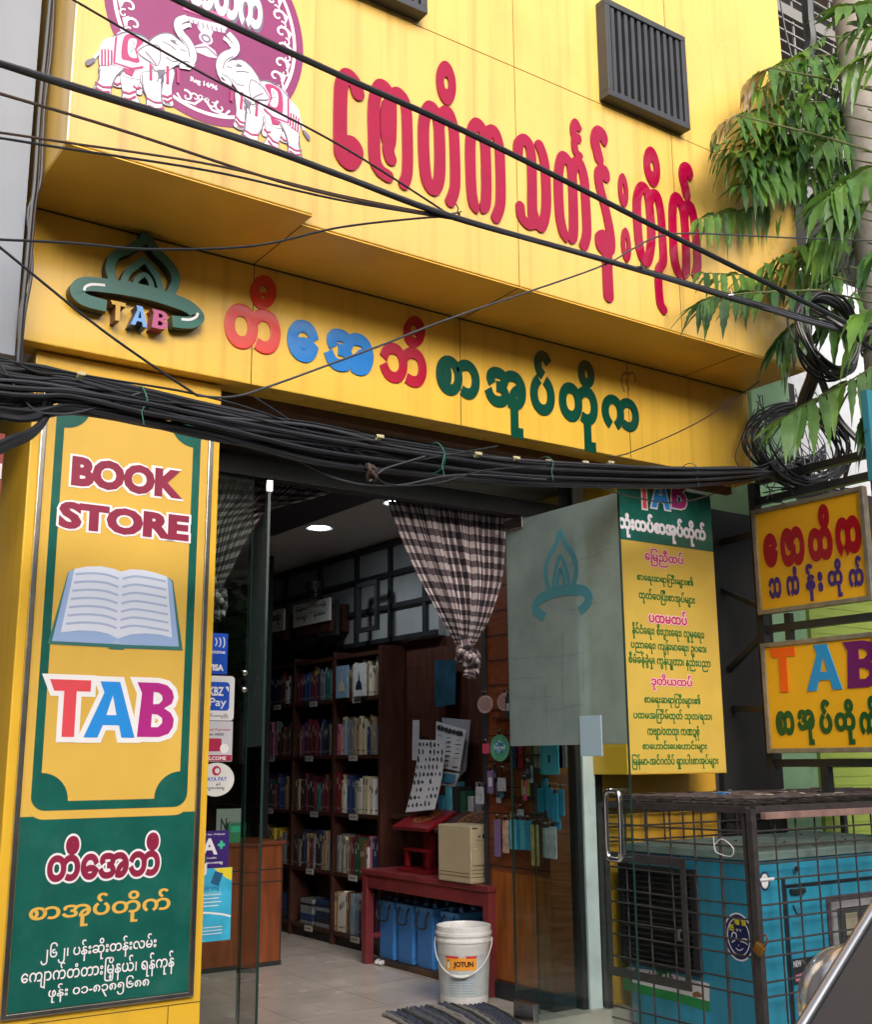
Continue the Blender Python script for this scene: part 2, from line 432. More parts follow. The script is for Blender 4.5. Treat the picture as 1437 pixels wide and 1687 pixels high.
DARKGAP = mat('joint_dark', (0.10, 0.055, 0.01), 0.8)
BLACKM = mat('black_metal', (0.018, 0.019, 0.022), 0.42, var=0.2, vscale=8)
BROWN_RAIL = mat('brown_rail', (0.11, 0.05, 0.018), 0.6, var=0.25, vscale=7, damt=0.6, dirt=(0.05, 0.03, 0.02))
GREYVENT = mat('grey_vent', (0.035, 0.038, 0.045), 0.5, var=0.15)
VENTIN = mat('vent_inside', (0.012, 0.013, 0.016), 0.7)
CHROME = mat('chrome', (0.75, 0.75, 0.76), 0.12, metal=1.0)
STEEL = mat('steel_trim', (0.6, 0.58, 0.55), 0.25, metal=1.0, var=0.2, vscale=9)
WHITEP = mat('white_paint', (0.62, 0.66, 0.68), 0.5, var=0.08, damt=0.35, dirt=(0.33, 0.35, 0.35), dscale=9)
GLASS = glass_mat('clear_glass', base_refl=0.055)
FROST = glass_mat('frosted_glass', tint=(0.72, 0.85, 0.84), frost=0.66, frost_col=(0.40, 0.49, 0.48))
GEDGE = mat('glass_edge', (0.010, 0.032, 0.028), 0.3)
CEIL = mat('ceiling_paint', (0.42, 0.41, 0.40), 0.8, var=0.05)
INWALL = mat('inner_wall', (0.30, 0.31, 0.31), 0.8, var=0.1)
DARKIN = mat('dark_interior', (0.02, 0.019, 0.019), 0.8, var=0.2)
FLOOR = mat('floor_tile', (0.46, 0.40, 0.355), 0.24, var=0.10, vscale=3, damt=0.45, dirt=(0.30, 0.25, 0.22), dscale=9, rvar=0.06)
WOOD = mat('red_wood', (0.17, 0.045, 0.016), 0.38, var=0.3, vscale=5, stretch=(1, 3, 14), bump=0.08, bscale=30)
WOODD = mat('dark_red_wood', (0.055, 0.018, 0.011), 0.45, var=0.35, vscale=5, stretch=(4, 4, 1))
WOODO = mat('orange_wood', (0.30, 0.085, 0.016), 0.35, var=0.35, vscale=4, stretch=(6, 6, 0.8), bump=0.05)
ASPHALT = mat('pale_bounce_road', (0.17, 0.165, 0.155), 0.85, var=0.3, vscale=20, bump=0.3, bscale=200)  # road and pavement tones raised to bounce light up to the soffit
PAVE = mat('pavement', (0.34, 0.32, 0.29), 0.8, var=0.2, vscale=6, damt=0.5, dirt=(0.2, 0.18, 0.16), bump=0.15, bscale=60)
GREYWALL = mat('grey_render', (0.25, 0.27, 0.31), 0.8, var=0.10, vscale=2.2, damt=0.35, dirt=(0.14, 0.15, 0.175), dscale=1.4, bump=0.08, bscale=25, stretch=(1, 1, 0.5))
CRIMSON = mat('crimson_acrylic', (0.30, 0.0015, 0.036), 0.12, spec=0.3, var=0.10, vscale=7, coat=0.2, bump=0.12, bscale=5)
RED = mat('red_acrylic', (0.68, 0.035, 0.018), 0.12, var=0.05, coat=0.5)
BLUE = mat('blue_acrylic', (0.015, 0.19, 0.58), 0.12, var=0.08, coat=0.5)
DKRED = mat('dark_red_acrylic', (0.42, 0.004, 0.03), 0.14, var=0.08, coat=0.5)
GREEN = mat('green_acrylic', (0.003, 0.062, 0.038), 0.16, var=0.1, coat=0.4)
LOGOG = mat('logo_green', (0.012, 0.11, 0.085), 0.28, var=0.08, coat=0.3)
LOGOSIDE = mat('logo_side', (0.02, 0.028, 0.026), 0.5)
WHITE = mat('print_white', (0.80, 0.78, 0.80), 0.45)
PAPER = mat('paper_white', (0.62, 0.61, 0.63), 0.6, var=0.06)
INKBLK = mat('ink_black', (0.02, 0.02, 0.025), 0.6)

# ============================================================ ground
g = MB(); g.box(-60, 80, -60, -2.35, -0.6, -0.30); struct('road', g, ASPHALT)
g = MB(); g.bbox(-60, 80, -2.346, 0.0, -0.6, -0.15, 0.02); struct('pavement', g, PAVE)
g = MB(); g.box(1.20, 4.70, -0.10, 6.6, -0.14, 0.0); struct('shop_floor', g, FLOOR)
# tile joints in the shop floor
g = MB()
JT = mat('tile_joint', (0.17, 0.145, 0.125), 0.8)
for i in range(1, 6): g.box(1.22+i*0.6, 1.2245+i*0.6, -0.08, 6.5, 0.0, 0.0004)
for i in range(0, 11): g.box(1.22, 4.6, 0.1+i*0.6, 0.1045+i*0.6, 0.0005, 0.0008)
struct('floor_joints', g, JT)
g = MB(); g.box(-60, 80, 6.7, 60, -0.6, -0.2); struct('back_ground', g, PAVE)

# ============================================================ the shop building
YF, YC, YL = -0.60, -1.067, -1.16
ZF0, ZF1 = 2.965, 3.545
shop = thing('shop_building', 'narrow bright yellow panelled shop building with raised lettering and an open glass front', 'building', (3.2, 0, -0.15))
b = MB(); b.bbox(2.058, 5.385, YC, 1.5, ZF1, 8.2, 0.006); obj('upper_wall', b, Y_WALL, shop)
b = MB(); b.bbox(1.037, 2.056, YL, 1.5, ZF1-0.001, 8.2, 0.006); obj('projecting_panel', b, Y_WALL, shop)
# joints of the panels: thin dark sealant lines, 1 mm proud
b = MB()
fr = frame_y(YC)
for x in (3.228, 4.34): b.box(x-0.002, x+0.002, YC-0.0015, YC+0.002, ZF1, 8)
b.box(2.06, 5.38, YC-0.0015, YC+0.002, 4.718, 4.722); b.box(2.06, 5.38, YC-0.0015, YC+0.002, 6.0, 6.004)
obj('panel_joint', b, mat('joint_ochre', (0.22, 0.12, 0.02), 0.8), shop)
b = MB(); b.box(1.045, 5.38, YL+0.005, YF-0.001, ZF1-0.006, ZF1-0.002)
# soffit (cut so that it follows the step of the front)
b = MB(); b.box(1.04, 2.055, YL+0.004, YF, ZF1-0.008, ZF1-0.003); b.box(2.056, 5.382, YC+0.004, YF, ZF1-0.008, ZF1-0.003)
sof = obj('soffit', b, Y_SOFF, shop)
b = MB()
for x in (2.057, 3.228, 4.84): b.box(x-0.0025, x+0.0025, YC+0.004, YF-0.002, ZF1-0.0095, ZF1-0.0075)
obj('soffit_joint', b, DARKGAP, sof)
b = MB(); b.bbox(1.072, 5.41, YF, YF+0.16, ZF0, ZF1-0.009, 0.005); fas = obj('fascia', b, Y_FASC, shop)
b = MB()
for x in (2.06, 3.212, 4.384): b.box(x-0.002, x+0.002, YF-0.0015, YF+0.002, ZF0+0.003, ZF1-0.01)
b.box(1.075, 5.40, YF-0.004, YF+0.002, ZF1-0.016, ZF1-0.0095)
obj('panel_joint', b, DARKGAP, fas)
# a weathered ghost outline where a letter mark is missing
b = MB(); fr = frame_y(YF)
gp = [(at(u, v, y=YF).x, at(u, v, y=YF).z) for u, v in ((1029,646),(1024,630),(1026,618),(1033,614),(1037,617),(1042,613),(1047,622),(1046,630))]
b.ribbon(spline(gp, 4), 0.008, fr, -0.001, 0.0012)
gp = [(at(u, v, y=YF).x, at(u, v, y=YF).z) for u, v in ((1034,648),(1036,640),(1032,632),(1034,622))]
b.ribbon(spline(gp, 4), 0.006, fr, -0.001, 0.0014)
obj('glue_mark', b, mat('glue_mark', (0.20, 0.12, 0.04), 0.8), fas)
# pillars
b = MB(); b.bbox(1.148, 1.955, -0.527, -0.001, -0.15, 2.958, 0.006); pil = obj('pillar', b, Y_PIL, shop)
b = MB(); b.box(1.15, 1.953, -0.5285, -0.52, 0.405, 0.408); b.box(1.94-0.12, 1.94-0.117, -0.5285, -0.52, -0.14, 0.405); obj('panel_joint', b, DARKGAP, pil)
b = MB(); b.bbox(4.61, 5.56, -0.03, 0.5, -0.15, 2.96, 0.006); pil2 = obj('pillar', b, mat('yellow_pillar_worn', (0.66, 0.36, 0.03), 0.5, var=0.1, vscale=3, damt=0.6, dirt=(0.36, 0.18, 0.03), dscale=3), shop)
# roller shutter housing and recess above the doors
b = MB(); b.box(1.96, 5.40, YF+0.163, YF+0.21, 2.925, 3.2); b.box(1.96, 4.60, YF+0.212, -0.02, 3.10, 3.2)
b.box(1.96, 4.60, -0.39, -0.30, 2.945, 2.985)
obj('shutter_housing', b, BROWN_RAIL, shop)
b = MB(); b.box(1.957, 1.975, -0.02, 0.02, -0.02, 3.1); b.box(4.405, 4.445, -0.03, 0.05, -0.02, 3.1); b.box(4.537, 4.607, -0.028, 0.05, -0.02, 3.1)
b.box(1.96, 4.404, -0.035, 0.035, 2.705, 2.80); b.box(1.976, 4.404, -0.02, 0.02, 3.04, 3.1)
tf = obj('door_frame', b, BLACKM, shop)
b = MB(); b.bbox(4.446, 4.536, -0.045, 0.03, -0.02, 3.09, 0.004); obj('white_post', b, WHITEP, shop)
b = MB(); b.box(1.977, 4.403, -0.006, 0.006, 2.802, 3.038); obj('transom_glass', b, glass_mat('transom_glass_pane', base_refl=0.16), shop)
def glass_panel(name, x0, x1, par):
    b = MB(); b.box(x0, x1, -0.005, 0.005, 0.01, 2.70); o = obj(name, b, GLASS, par); return o
gl = glass_panel('fixed_glass', 1.977, 2.37, shop)
b = MB(); b.box(2.3702, 2.373, -0.005, 0.005, 0.01, 2.70); obj('glass_rim', b, GEDGE, gl)
gr = glass_panel('fixed_glass', 4.122, 4.404, shop)
b = MB(); b.box(4.119, 4.1218, -0.005, 0.005, 0.01, 2.70); obj('glass_rim', b, GEDGE, gr)

def u_handle(mb, c, L=0.335, off=0.05, r=0.0145, sx=-1):
    x, y, z = c
    P = [(x, y, z-L/2)]; k = 0.045
    for s_ in (-1,): pass
    pts = [(x+sx*0.0, y, z+L/2)]
    path = spline([(x, y, z+L/2-0.02), (x+sx*off*0.65, y, z+L/2-0.02), (x+sx*off, y, z+L/2-0.05), (x+sx*off, y, z), (x+sx*off, y, z-L/2+0.05), (x+sx*off*0.65, y, z-L/2+0.02), (x, y, z-L/2+0.02)], 8)
    mb.tube(path, r, 12)
def door_leaf(x, y0, y1, zt, heel_y, rot=0.0):
    """glass door leaf in the plane x, open square to the front"""
    ya, yb = min(y0, y1), max(y0, y1)
    RM = Matrix.Translation((x, heel_y, 0)) @ Matrix.Rotation(rot, 4, 'Z') @ Matrix.Translation((-x, -heel_y, 0))
    def obj(n_, mb_, m_, par_): 
        mb_.v = [tuple(RM @ Vector(q)) for q in mb_.v]; return globals()['obj'](n_, mb_, m_, par_)
    b = MB(); b.box(x-0.006, x+0.006, ya, yb, 0.012, 1.403); d = obj('glass_door', b, GLASS, shop)
    b = MB(); b.box(x-0.006, x+0.006, ya, yb, 1.4032, zt); obj('frosted_pane', b, FROST, d)
    b = MB(); b.box(x-0.0062, x+0.0062, ya-0.003, ya, 0.012, zt); b.box(x-0.0062, x+0.0062, yb, yb+0.003, 0.012, zt); obj('glass_rim', b, GEDGE, d)
    s = 1 if heel_y == yb else -1
    b = MB(); h0, h1 = sorted((heel_y+s*0.004, heel_y-s*0.16))
    b.bbox(x-0.018, x+0.018, h0, h1, zt-0.05, zt+0.012, 0.003); obj('patch_fitting', b, STEEL, d)
    b = MB(); b.bbox(x-0.018, x+0.018, h0, h1, 0.006, 0.10, 0.003); obj('patch_fitting', b, STEEL, d)
    return d
dr = door_leaf(3.97, -0.91, 0.005, 2.655, 0.005)
# loop handle: two chrome D bars, one on each side of the pane
b = MB()
for sx in (-1, 1):
    c = (3.97+sx*0.006, -0.83, 1.02)
    path = [(c[0], c[1]-0.0, c[2]+0.165)]
hc = Vector((3.97, -0.832, 1.02))
loop = [(hc.x-0.055, hc.y+0.035*sx_, hc.z+sz_*0.165) for sx_, sz_ in ((1,1),(-1,1),(-1,-1),(1,-1))]
lp = []
for k in range(40):
    a = 2*pi*k/40; ca, sa = cos(a), sin(a)
    n = 6.0
    rx = 0.050*abs(ca)**(2/n)*(1 if ca > 0 else -1); rz = 0.160*abs(sa)**(2/n)*(1 if sa > 0 else -1)
    lp.append((hc.x-0.045, hc.y+rx, hc.z+rz))
b.tube(lp, 0.0125, 12, closed=True)
for sz_ in (-1, 1): b.tube([(hc.x-0.045, hc.y, hc.z+sz_*0.158), (hc.x-0.006, hc.y, hc.z+sz_*0.158)], 0.010, 10)
obj('handle', b, CHROME, dr, True)
# etched mark of flame and bowl on the frosted pane, drawn as a blue green film on its face
FILM = mat('blue_green_film', (0.06, 0.22, 0.26), 0.6)
LOGO = dict(flame=[(0.0,0.50),(-0.06,0.37),(-0.16,0.27),(-0.225,0.15),(-0.215,0.0),(-0.17,-0.09)],
            flame2=[(0.0,0.50),(0.075,0.36),(0.17,0.25),(0.225,0.13),(0.215,0.0),(0.15,-0.10)])
def logo_strokes(mb, fr, cx, cz, s, d0, d1, w=0.055, mirror=False):
    m = -1 if mirror else 1
    T = lambda L: [(cx+m*p[0]*s, cz+p[1]*s) for p in L]
    mb.ribbon(spline(T(LOGO['flame']), 5), w*s, fr, d0, d1)
    mb.ribbon(spline(T(LOGO['flame2']), 5), w*s, fr, d0, d1+0.0003)
    for k, (rx, h) in enumerate(((0.115, 0.24), (0.05, 0.11))):
        q = [(-rx, -0.12), (-rx*0.95, 0.0), (-rx*0.6, h*0.55), (0, h), (rx*0.6, h*0.55), (rx*0.95, 0.0), (rx, -0.12)]
        mb.ribbon(spline(T(q), 5), w*s*0.8, fr, d0, d1+0.0006+0.0003*k)
    q = [(-0.26,-0.34),(-0.38,-0.27),(-0.40,-0.21),(-0.33,-0.15),(-0.17,-0.115),(0,-0.105),(0.17,-0.115),(0.33,-0.15),(0.40,-0.21),(0.38,-0.27),(0.26,-0.34)]
    mb.ribbon(spline(T(q), 6), [w*s*(1.5+0.25*sin(pi*i/60)) for i in range(61)], fr, d0, d1+0.0012)
b = MB(); logo_strokes(b, frame_x(3.964), 0.46, 2.265, 0.54, 0.0002, 0.0008, w=0.062); obj('frosted_mark', b, FILM, dr)
# old cracks in the frosting film
b = MB(); fr = frame_x(3.964)
for z0, a0, a1 in ((1.88, 0.03, 0.62), (1.76, 0.02, 0.30), (1.66, 0.03, 0.42), (1.58, 0.30, 0.62), (2.10, 0.50, 0.75), (2.33, 0.45, 0.86)):
    P = []; a = a0; z = z0
    while a < a1: P.append((a, z)); a += 0.03; z += random.uniform(-0.006, 0.009)
    b.ribbon(P, 0.0016, fr, 0.0002, 0.0007)
for a, z1, z0 in ((0.46, 1.98, 1.60), (0.30, 1.72, 1.45), (0.62, 1.92, 1.66)):
    P = []; z = z1
    while z > z0: P.append((a, z)); z -= 0.03; a += random.uniform(-0.005, 0.005)
    b.ribbon(P, 0.0014, fr, 0.0002, 0.0009)
obj('film_crack', b, mat('film_crack', (0.08, 0.11, 0.12), 0.7), dr)
# lock sticker low on the frosted pane
b = MB(); b.bbox(3.958, 3.9636, -0.735, -0.575, 1.345, 1.545, 0.002); obj('door_sticker', b, mat('pale_blue_film', (0.36, 0.48, 0.56), 0.35), dr)
dl = door_leaf(2.45, -0.02, 0.86, 2.69, -0.02, radians(-19.5))
b = MB()
for z in (1.745, 1.665): b.ellipsoid((2.352, -0.008, z), 0.015, 0.010, 0.015, 12, 8)
obj('glass_bolt', b, CHROME, gl, True)

# interior shell
b = MB(); b.box(1.10, 1.20, 0.0, 6.6, -0.1, 3.0); b.box(4.66, 4.76, 0.62, 6.6, -0.1, 3.0); b.box(1.10, 4.76, 6.6, 6.7, -0.1, 3.0); obj('inner_wall', b, INWALL, shop)
b = MB(); b.box(1.10, 4.76, -0.0, 6.7, 2.985, 3.08); obj('ceiling', b, CEIL, shop)
b = MB(); b.box(1.2, 3.66, 0.30, 2.35, 2.94, 2.983); obj('ceiling_beam', b, mat('black_beam', (0.012, 0.012, 0.015), 0.6), shop)
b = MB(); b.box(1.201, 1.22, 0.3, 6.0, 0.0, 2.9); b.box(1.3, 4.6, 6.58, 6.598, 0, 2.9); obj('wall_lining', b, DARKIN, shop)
b = MB(); b.box(4.640, 4.658, 0.622, 2.078, 0.0, 2.19)
for k in range(12): b.box(4.6385, 4.6399, 0.622, 2.078, 0.12+k*0.17, 0.125+k*0.17)
obj('wall_boarding', b, WOODD, shop)
# black timber lattice with pale panes above the book shelves
b = MB(); b.box(4.60, 4.655, 1.6, 6.4, 2.20, 2.97); lat = obj('lattice_panel', b, mat('lattice_pane', (0.25, 0.265, 0.275), 0.6, var=0.08), shop)
b = MB()
for y in (1.75, 2.22, 2.72, 3.32, 3.95, 4.6, 5.3): b.box(4.575, 4.598, y-0.022, y+0.022, 2.20, 2.97)
for z in (2.22, 2.47, 2.72, 2.95): b.box(4.570, 4.596, 1.6, 6.4, z-0.018, z+0.018)
obj('lattice_bar', b, BLACKM, lat)
for y0, y1, z0, z1 in ((2.15, 2.45, 2.28, 2.66), (2.75, 3.05, 2.30, 2.58)):
    b = MB()
    for q in ((y0, y0+0.035, z0, z1), (y1-0.035, y1, z0, z1)): b.box(4.42, 4.45, *q)
    for q in ((y0+0.036, y1-0.036, z0, z0+0.035), (y0+0.036, y1-0.036, z1-0.035, z1)): b.box(4.42, 4.45, *q)
    obj('open_casement', b, BLACKM, lat)
b = MB(); b.box(4.10, 4.14, 3.3, 3.34, 0, 2.98); obj('ceiling_post', b, BLACKM, shop)
# ============================================================ wall vents
def vent(label, x0, x1, z0, z1):
    t = thing('wall_vent', label, 'vent', ((x0+x1)/2, YC, z0), 'dark grey slatted vents on the upper wall')
    b = MB(); w_ = 0.035
    b.bbox(x0, x1, YC-0.075, YC-0.001, z0, z0+w_, 0.003); b.bbox(x0, x1, YC-0.075, YC-0.001, z1-w_, z1, 0.003)
    b.bbox(x0, x0+w_, YC-0.074, YC-0.001, z0+w_, z1-w_, 0.003); b.bbox(x1-w_, x1, YC-0.074, YC-0.001, z0+w_, z1-w_, 0.003)
    obj('frame', b, GREYVENT, t)
    b = MB(); b.box(x0+w_, x1-w_, YC-0.012, YC-0.002, z0+w_, z1-w_); obj('backing', b, VENTIN, t)
    n = 11
    for i in range(n):
        x = x0+w_+(i+0.5)*(x1-x0-2*w_)/n
        b = MB(); b.box(x-0.0125, x+0.0125, YC-0.066, YC-0.013, z0+w_+0.001, z1-w_-0.001); obj('slat', b, GREYVENT, t)
vent('dark grey slatted vent whole in view above the right end of the crimson letters', 3.805, 4.42, 4.735, 5.315)
vent('dark grey slatted vent cut by the top edge of the picture', 2.04, 2.653, 4.74, 5.32)

# ============================================================ big crimson letters of the upper sign (traced strokes on the wall plane)
GA = lambda X, Y: (540+X/4.49, 90+Y/4.49)
GB = lambda X, Y: (840+X/4.2265, 180+Y/4.2265)
def tr(G, pts):
    out = []
    for X, Y in pts:
        p = at(*G(X, Y), y=YC-0.02); out.append((p.x, p.z))
    return out
FRC = frame_y(YC)
def big_letter(name, label, strokes):
    b = MB(); SS = []; RG = []
    for i, st in enumerate(strokes):
        G, kind, pts, wd = st[:4]
        if kind == 'ring':
            cx, cy, rx, ry, hx, hy, tilt = pts
            O = []; I = []
            for k in range(36):
                a = 2*pi*k/36
                O.append((cx+rx*cos(a)+tilt*ry*sin(a)*0.0, cy+ry*sin(a))); I.append((cx+hx*cos(a), cy+hy*sin(a)))
            O = tr(G, O); I = tr(G, I); q = lambda L, k: ((max(p[k] for p in L)+min(p[k] for p in L))/2, (max(p[k] for p in L)-min(p[k] for p in L))/2)
            RG.append((O, (q(O, 0)[0], q(O, 1)[0], q(O, 0)[1], q(O, 1)[1], q(I, 0)[1], q(I, 1)[1])))
        else:
            P = tr(G, pts); cl = kind == 'loop'
            P = spline(P, 7, cl)
            if len(st) > 4 and st[4]:          # pointed brush tips
                N = len(P); ws = [wd*min(1, 0.45+0.55*min(j, N-1-j)/4.0) for j in range(N)]
            else: ws = wd
            if cl: P = P+[P[0]]; ws = wd
            SS.append((P, ws))
    brush_letter(b, SS, FRC, 0.001, 0.010, RG)
    o = obj(name, b, CRIMSON)
    tag(o, label, 'letter', 'crimson raised letters of the upper sign')
W0 = 0.068
big_letter('raised_letter', 'crimson raised letter like a tall C with a curled foot, beside the elephant emblem',
    [(GA,'s',[(235,280),(205,190),(155,145),(117,200),(106,330),(105,640),(116,740),(175,795),(220,745),(222,690),(185,645),(148,665)],W0)])
big_letter('raised_letter', 'crimson raised letter of two tall arches with a thin inner loop',
    [(GA,'s',[(455,890),(400,850),(362,770),(354,600),(354,360),(390,230),(440,240),(476,340),(476,600),(460,690),(478,765)],W0*0.92),
     (GA,'s',[(432,345),(420,420),(420,560),(432,640),(452,690)],0.025),
     (GA,'s',[(476,380),(500,290),(540,280),(585,350),(600,500),(602,840),(575,950)],W0*0.84)])
big_letter('raised_letter', 'crimson raised letter with a ring on top and no hanging tail',
    [(GA,'ring',(888,203,72,158,17,46,0),0),
     (GA,'loop',[(723,700),(726,480),(765,380),(815,430),(838,560),(840,880),(800,990),(745,920)],W0*0.90),
     (GA,'s',[(838,520),(862,430),(905,420),(940,520),(952,680),(955,960),(920,1080)],W0*0.84)])
big_letter('raised_letter', 'crimson raised letter shaped like a plain double arch with three pointed feet',
    [(GA,'s',[(1112,1150),(1085,1060),(1072,900),(1070,620),(1105,505),(1155,545),(1180,690),(1186,1050),(1158,1150)],W0*0.86,1),
     (GA,'s',[(1180,680),(1200,570),(1245,560),(1280,660),(1290,800),(1292,1080),(1258,1200)],W0*0.84)])
big_letter('raised_letter', 'crimson raised letter shaped like two linked hooks open at the top left',
    [(GB,'s',[(70,300),(75,230),(120,205),(155,270),(167,420),(170,680),(178,790)],W0*0.86),
     (GB,'s',[(85,670),(95,745),(140,795),(178,790)],W0*0.8),
     (GB,'s',[(218,245),(245,320),(262,440),(266,680),(235,810),(195,770),(172,700)],W0*0.86)])
big_letter('raised_letter', 'crimson raised double arch carrying a small double hook on top',
    [(GB,'s',[(405,905),(375,810),(358,690),(352,460),(375,330),(415,350),(446,440),(458,820),(440,915)],W0*0.86,1),
     (GB,'s',[(446,460),(466,370),(500,370),(530,470),(540,600),(550,850),(528,945)],W0*0.84),
     (GB,'s',[(492,125),(468,85),(455,125),(462,180),(488,190)],0.042),
     (GB,'s',[(490,205),(466,200),(465,260),(478,300),(500,318)],0.042)])
big_letter('raised_letter', 'crimson raised slanting letter with a hooked top mark and a long straight tail',
    [(GB,'s',[(672,235),(655,165),(622,150),(607,215),(625,300),(645,380)],0.062,1),
     (GB,'s',[(682,470),(672,420),(635,425),(635,510),(680,690),(712,850),(718,960),(690,985),(645,950),(638,885),(662,868)],W0*0.82),
     (GB,'s',[(690,900),(693,1100),(702,1295)],0.068)])
big_letter('raised_dot', 'upper narrow crimson ring of the pair of stacked rings on the sign', [(GB,'ring',(803,560,33,117,6,50,0),0)])
big_letter('raised_dot', 'lower narrow crimson ring of the pair of stacked rings on the sign', [(GB,'ring',(823,940,32,119,6,52,0),0)])
big_letter('raised_letter', 'crimson raised letter with a ring on top and a long hooked tail below',
    [(GB,'ring',(1003,395,54,134,13,36,0),0),
     (GB,'loop',[(904,800),(900,620),(930,535),(968,570),(988,680),(1000,900),(972,1055),(925,990)],W0*0.84),
     (GB,'s',[(985,660),(1005,590),(1040,600),(1066,720),(1078,900),(1082,1050),(1050,1130),(1060,1330),(1085,1390)],W0*0.78)])
big_letter('raised_letter', 'crimson raised letter at the right end of the sign, partly behind the tree leaves',
    [(GB,'s',[(1268,480),(1255,410),(1228,402),(1218,460),(1238,550),(1252,625)],0.060,1),
     (GB,'s',[(1198,1165),(1165,1060),(1152,900),(1147,700),(1165,610),(1200,640),(1230,760),(1244,1070),(1232,1165)],W0*0.84,1),
     (GB,'s',[(1230,760),(1245,665),(1282,690),(1305,830),(1322,1060),(1306,1150)],W0*0.82)])

# ============================================================ letters on the lower fascia
GC = lambda X, Y: (350+X/3.884, 440+Y/3.884)
GD = lambda X, Y: (700+X/3.884, 560+Y/3.884)
FRF = frame_y(YF)
def fascia_letter(body, label, m, G, L, R_, T, B, bold=0.05, vowel=None):
    pl = at(*G(*L), y=YF-0.012).x; pr_ = at(*G(*R_), y=YF-0.012).x; pt = at(*G(*T), y=YF-0.012).z; pb = at(*G(*B), y=YF-0.012).z
    b = MB(); put_text(b, body, FRF, 0.0015, 0.0075, pl, pr_, pb, pt, bold)
    if vowel:
        (cx, cy, rx, ry), h1, h2 = vowel; cv = lambda L: [(at(*G(X, Y), y=YF-0.008).x, at(*G(X, Y), y=YF-0.008).z) for X, Y in L]
        poly_with_holes(b, cv([(cx+rx*cos(2*pi*k/40), cy+ry*sin(2*pi*k/40)) for k in range(40)]), [cv(h1), cv(h2)], FRF, 0.0015, 0.0079)
    tag(obj('raised_letter', b, m), label, 'letter', 'glossy raised letters on the lower fascia')
fascia_letter('တ', 'glossy red raised letter with a ringed vowel on top, nearest the green logo', RED, GC, (80,380), (440,450), (190,232), (360,558), 0.055, vowel=((327,160,84,108), [(303,162),(302,138),(316,120),(335,121),(350,140),(353,167),(327,160)], [(310,192),(325,183),(343,190),(330,206)]))
fascia_letter('ေ', 'glossy blue raised letter like a curled six', BLUE, GC, (482,480), (684,520), (570,333), (610,612), 0.062)
fascia_letter('အ', 'wide glossy blue raised letter like a three joined to a loop', BLUE, GC, (720,500), (1036,580), (790,388), (960,695), 0.062)
fascia_letter('ဘ', 'dark red raised letter with a ringed vowel, between the blue and the green letters', DKRED, GC, (1077,580), (1376,650), (1140,478), (1310,770), 0.055, vowel=((1294,415,69,101), [(1271,422),(1271,386),(1285,371),(1304,380),(1316,405),(1316,424),(1294,413)], [(1280,440),(1293,430),(1309,443),(1295,452)]))
fascia_letter('စာ', 'dark green raised double letter, first of the green letters beside the dark red one', GREEN, GD, (78,250), (357,300), (150,97), (295,380), 0.055)
fascia_letter('အု', 'dark green raised letter like a three with a loop and a hanging tail', GREEN, GD, (390,300), (653,340), (450,168), (600,628), 0.055)
fascia_letter('ပ်', 'dark green raised U shaped letter with a hook above it', GREEN, GD, (680,300), (836,330), (735,62), (775,483), 0.055)
fascia_letter('တို', 'dark green raised letter with a ring above and a tail reaching the fascia edge', GREEN, GD, (866,400), (1112,420), (1040,130), (1070,718), 0.055)
fascia_letter('က', 'dark green raised double arch letter at the right end, below a glue mark', GREEN, GD, (1140,450), (1376,480), (1190,345), (1335,596), 0.055)

# ============================================================ raised logo with small letters
lg = thing('raised_logo', 'dark green raised logo of a domed flame over a curved bowl on the fascia', 'logo', (1.5, YF, 3.1))
GL = lambda X, Y: (100+X/5.527, 370+Y/5.527)
TL = lambda pts: [(at(*GL(X, Y), y=YF-0.06).x, at(*GL(X, Y), y=YF-0.06).z) for X, Y in pts]
b = MB()
def logo_piece(pts, wd, d1, cl=False, k=7):
    b.cur = 0
    b.ribbon(spline(TL(pts), k, cl), wd, FRF, d1-0.006, d1, cl); b.cur = 1
    b.ribbon(spline(TL(pts), k, cl), wd*1.02, FRF, 0.002, d1-0.0061, cl)
logo_piece([(785,80),(750,145),(640,215),(520,265),(470,330),(458,420),(505,540),(560,570)], 0.038, 0.055)
logo_piece([(785,80),(815,150),(880,240),(970,330),(1045,440),(1050,530),(1000,640)], 0.038, 0.0554)
logo_piece([(570,540),(620,430),(690,375),(770,325),(850,420),(895,500),(930,640)], 0.029, 0.0558)
logo_piece([(672,585),(690,510),(760,455),(815,500),(840,590)], 0.022, 0.0562)
bowl = [(420,740),(240,690),(160,630),(165,570),(240,540),(420,555),(600,580),(800,620),(1000,680),(1150,740),(1230,800),(1255,850),(1180,890),(1020,880)]
P = spline(TL(bowl), 7); N = len(P)
ws = [0.050+0.012*sin(pi*i/(N-1)) for i in range(N)]
b.cur = 0; b.ribbon(P, ws, FRF, 0.051, 0.058); b.cur = 1; b.ribbon(P, [q*1.02 for q in ws], FRF, 0.002, 0.0509)
obj('emblem', b, [LOGOG, LOGOSIDE], lg)
b = MB()
b.ribbon(spline(TL([(215,600),(230,565),(290,545),(405,552)]), 5), 0.011, FRF, 0.0585, 0.0595)
b.ribbon(spline(TL([(1100,862),(1180,865),(1235,840),(1250,805)]), 5), 0.011, FRF, 0.0585, 0.0595)
obj('highlight_line', b, WHITE, lg)
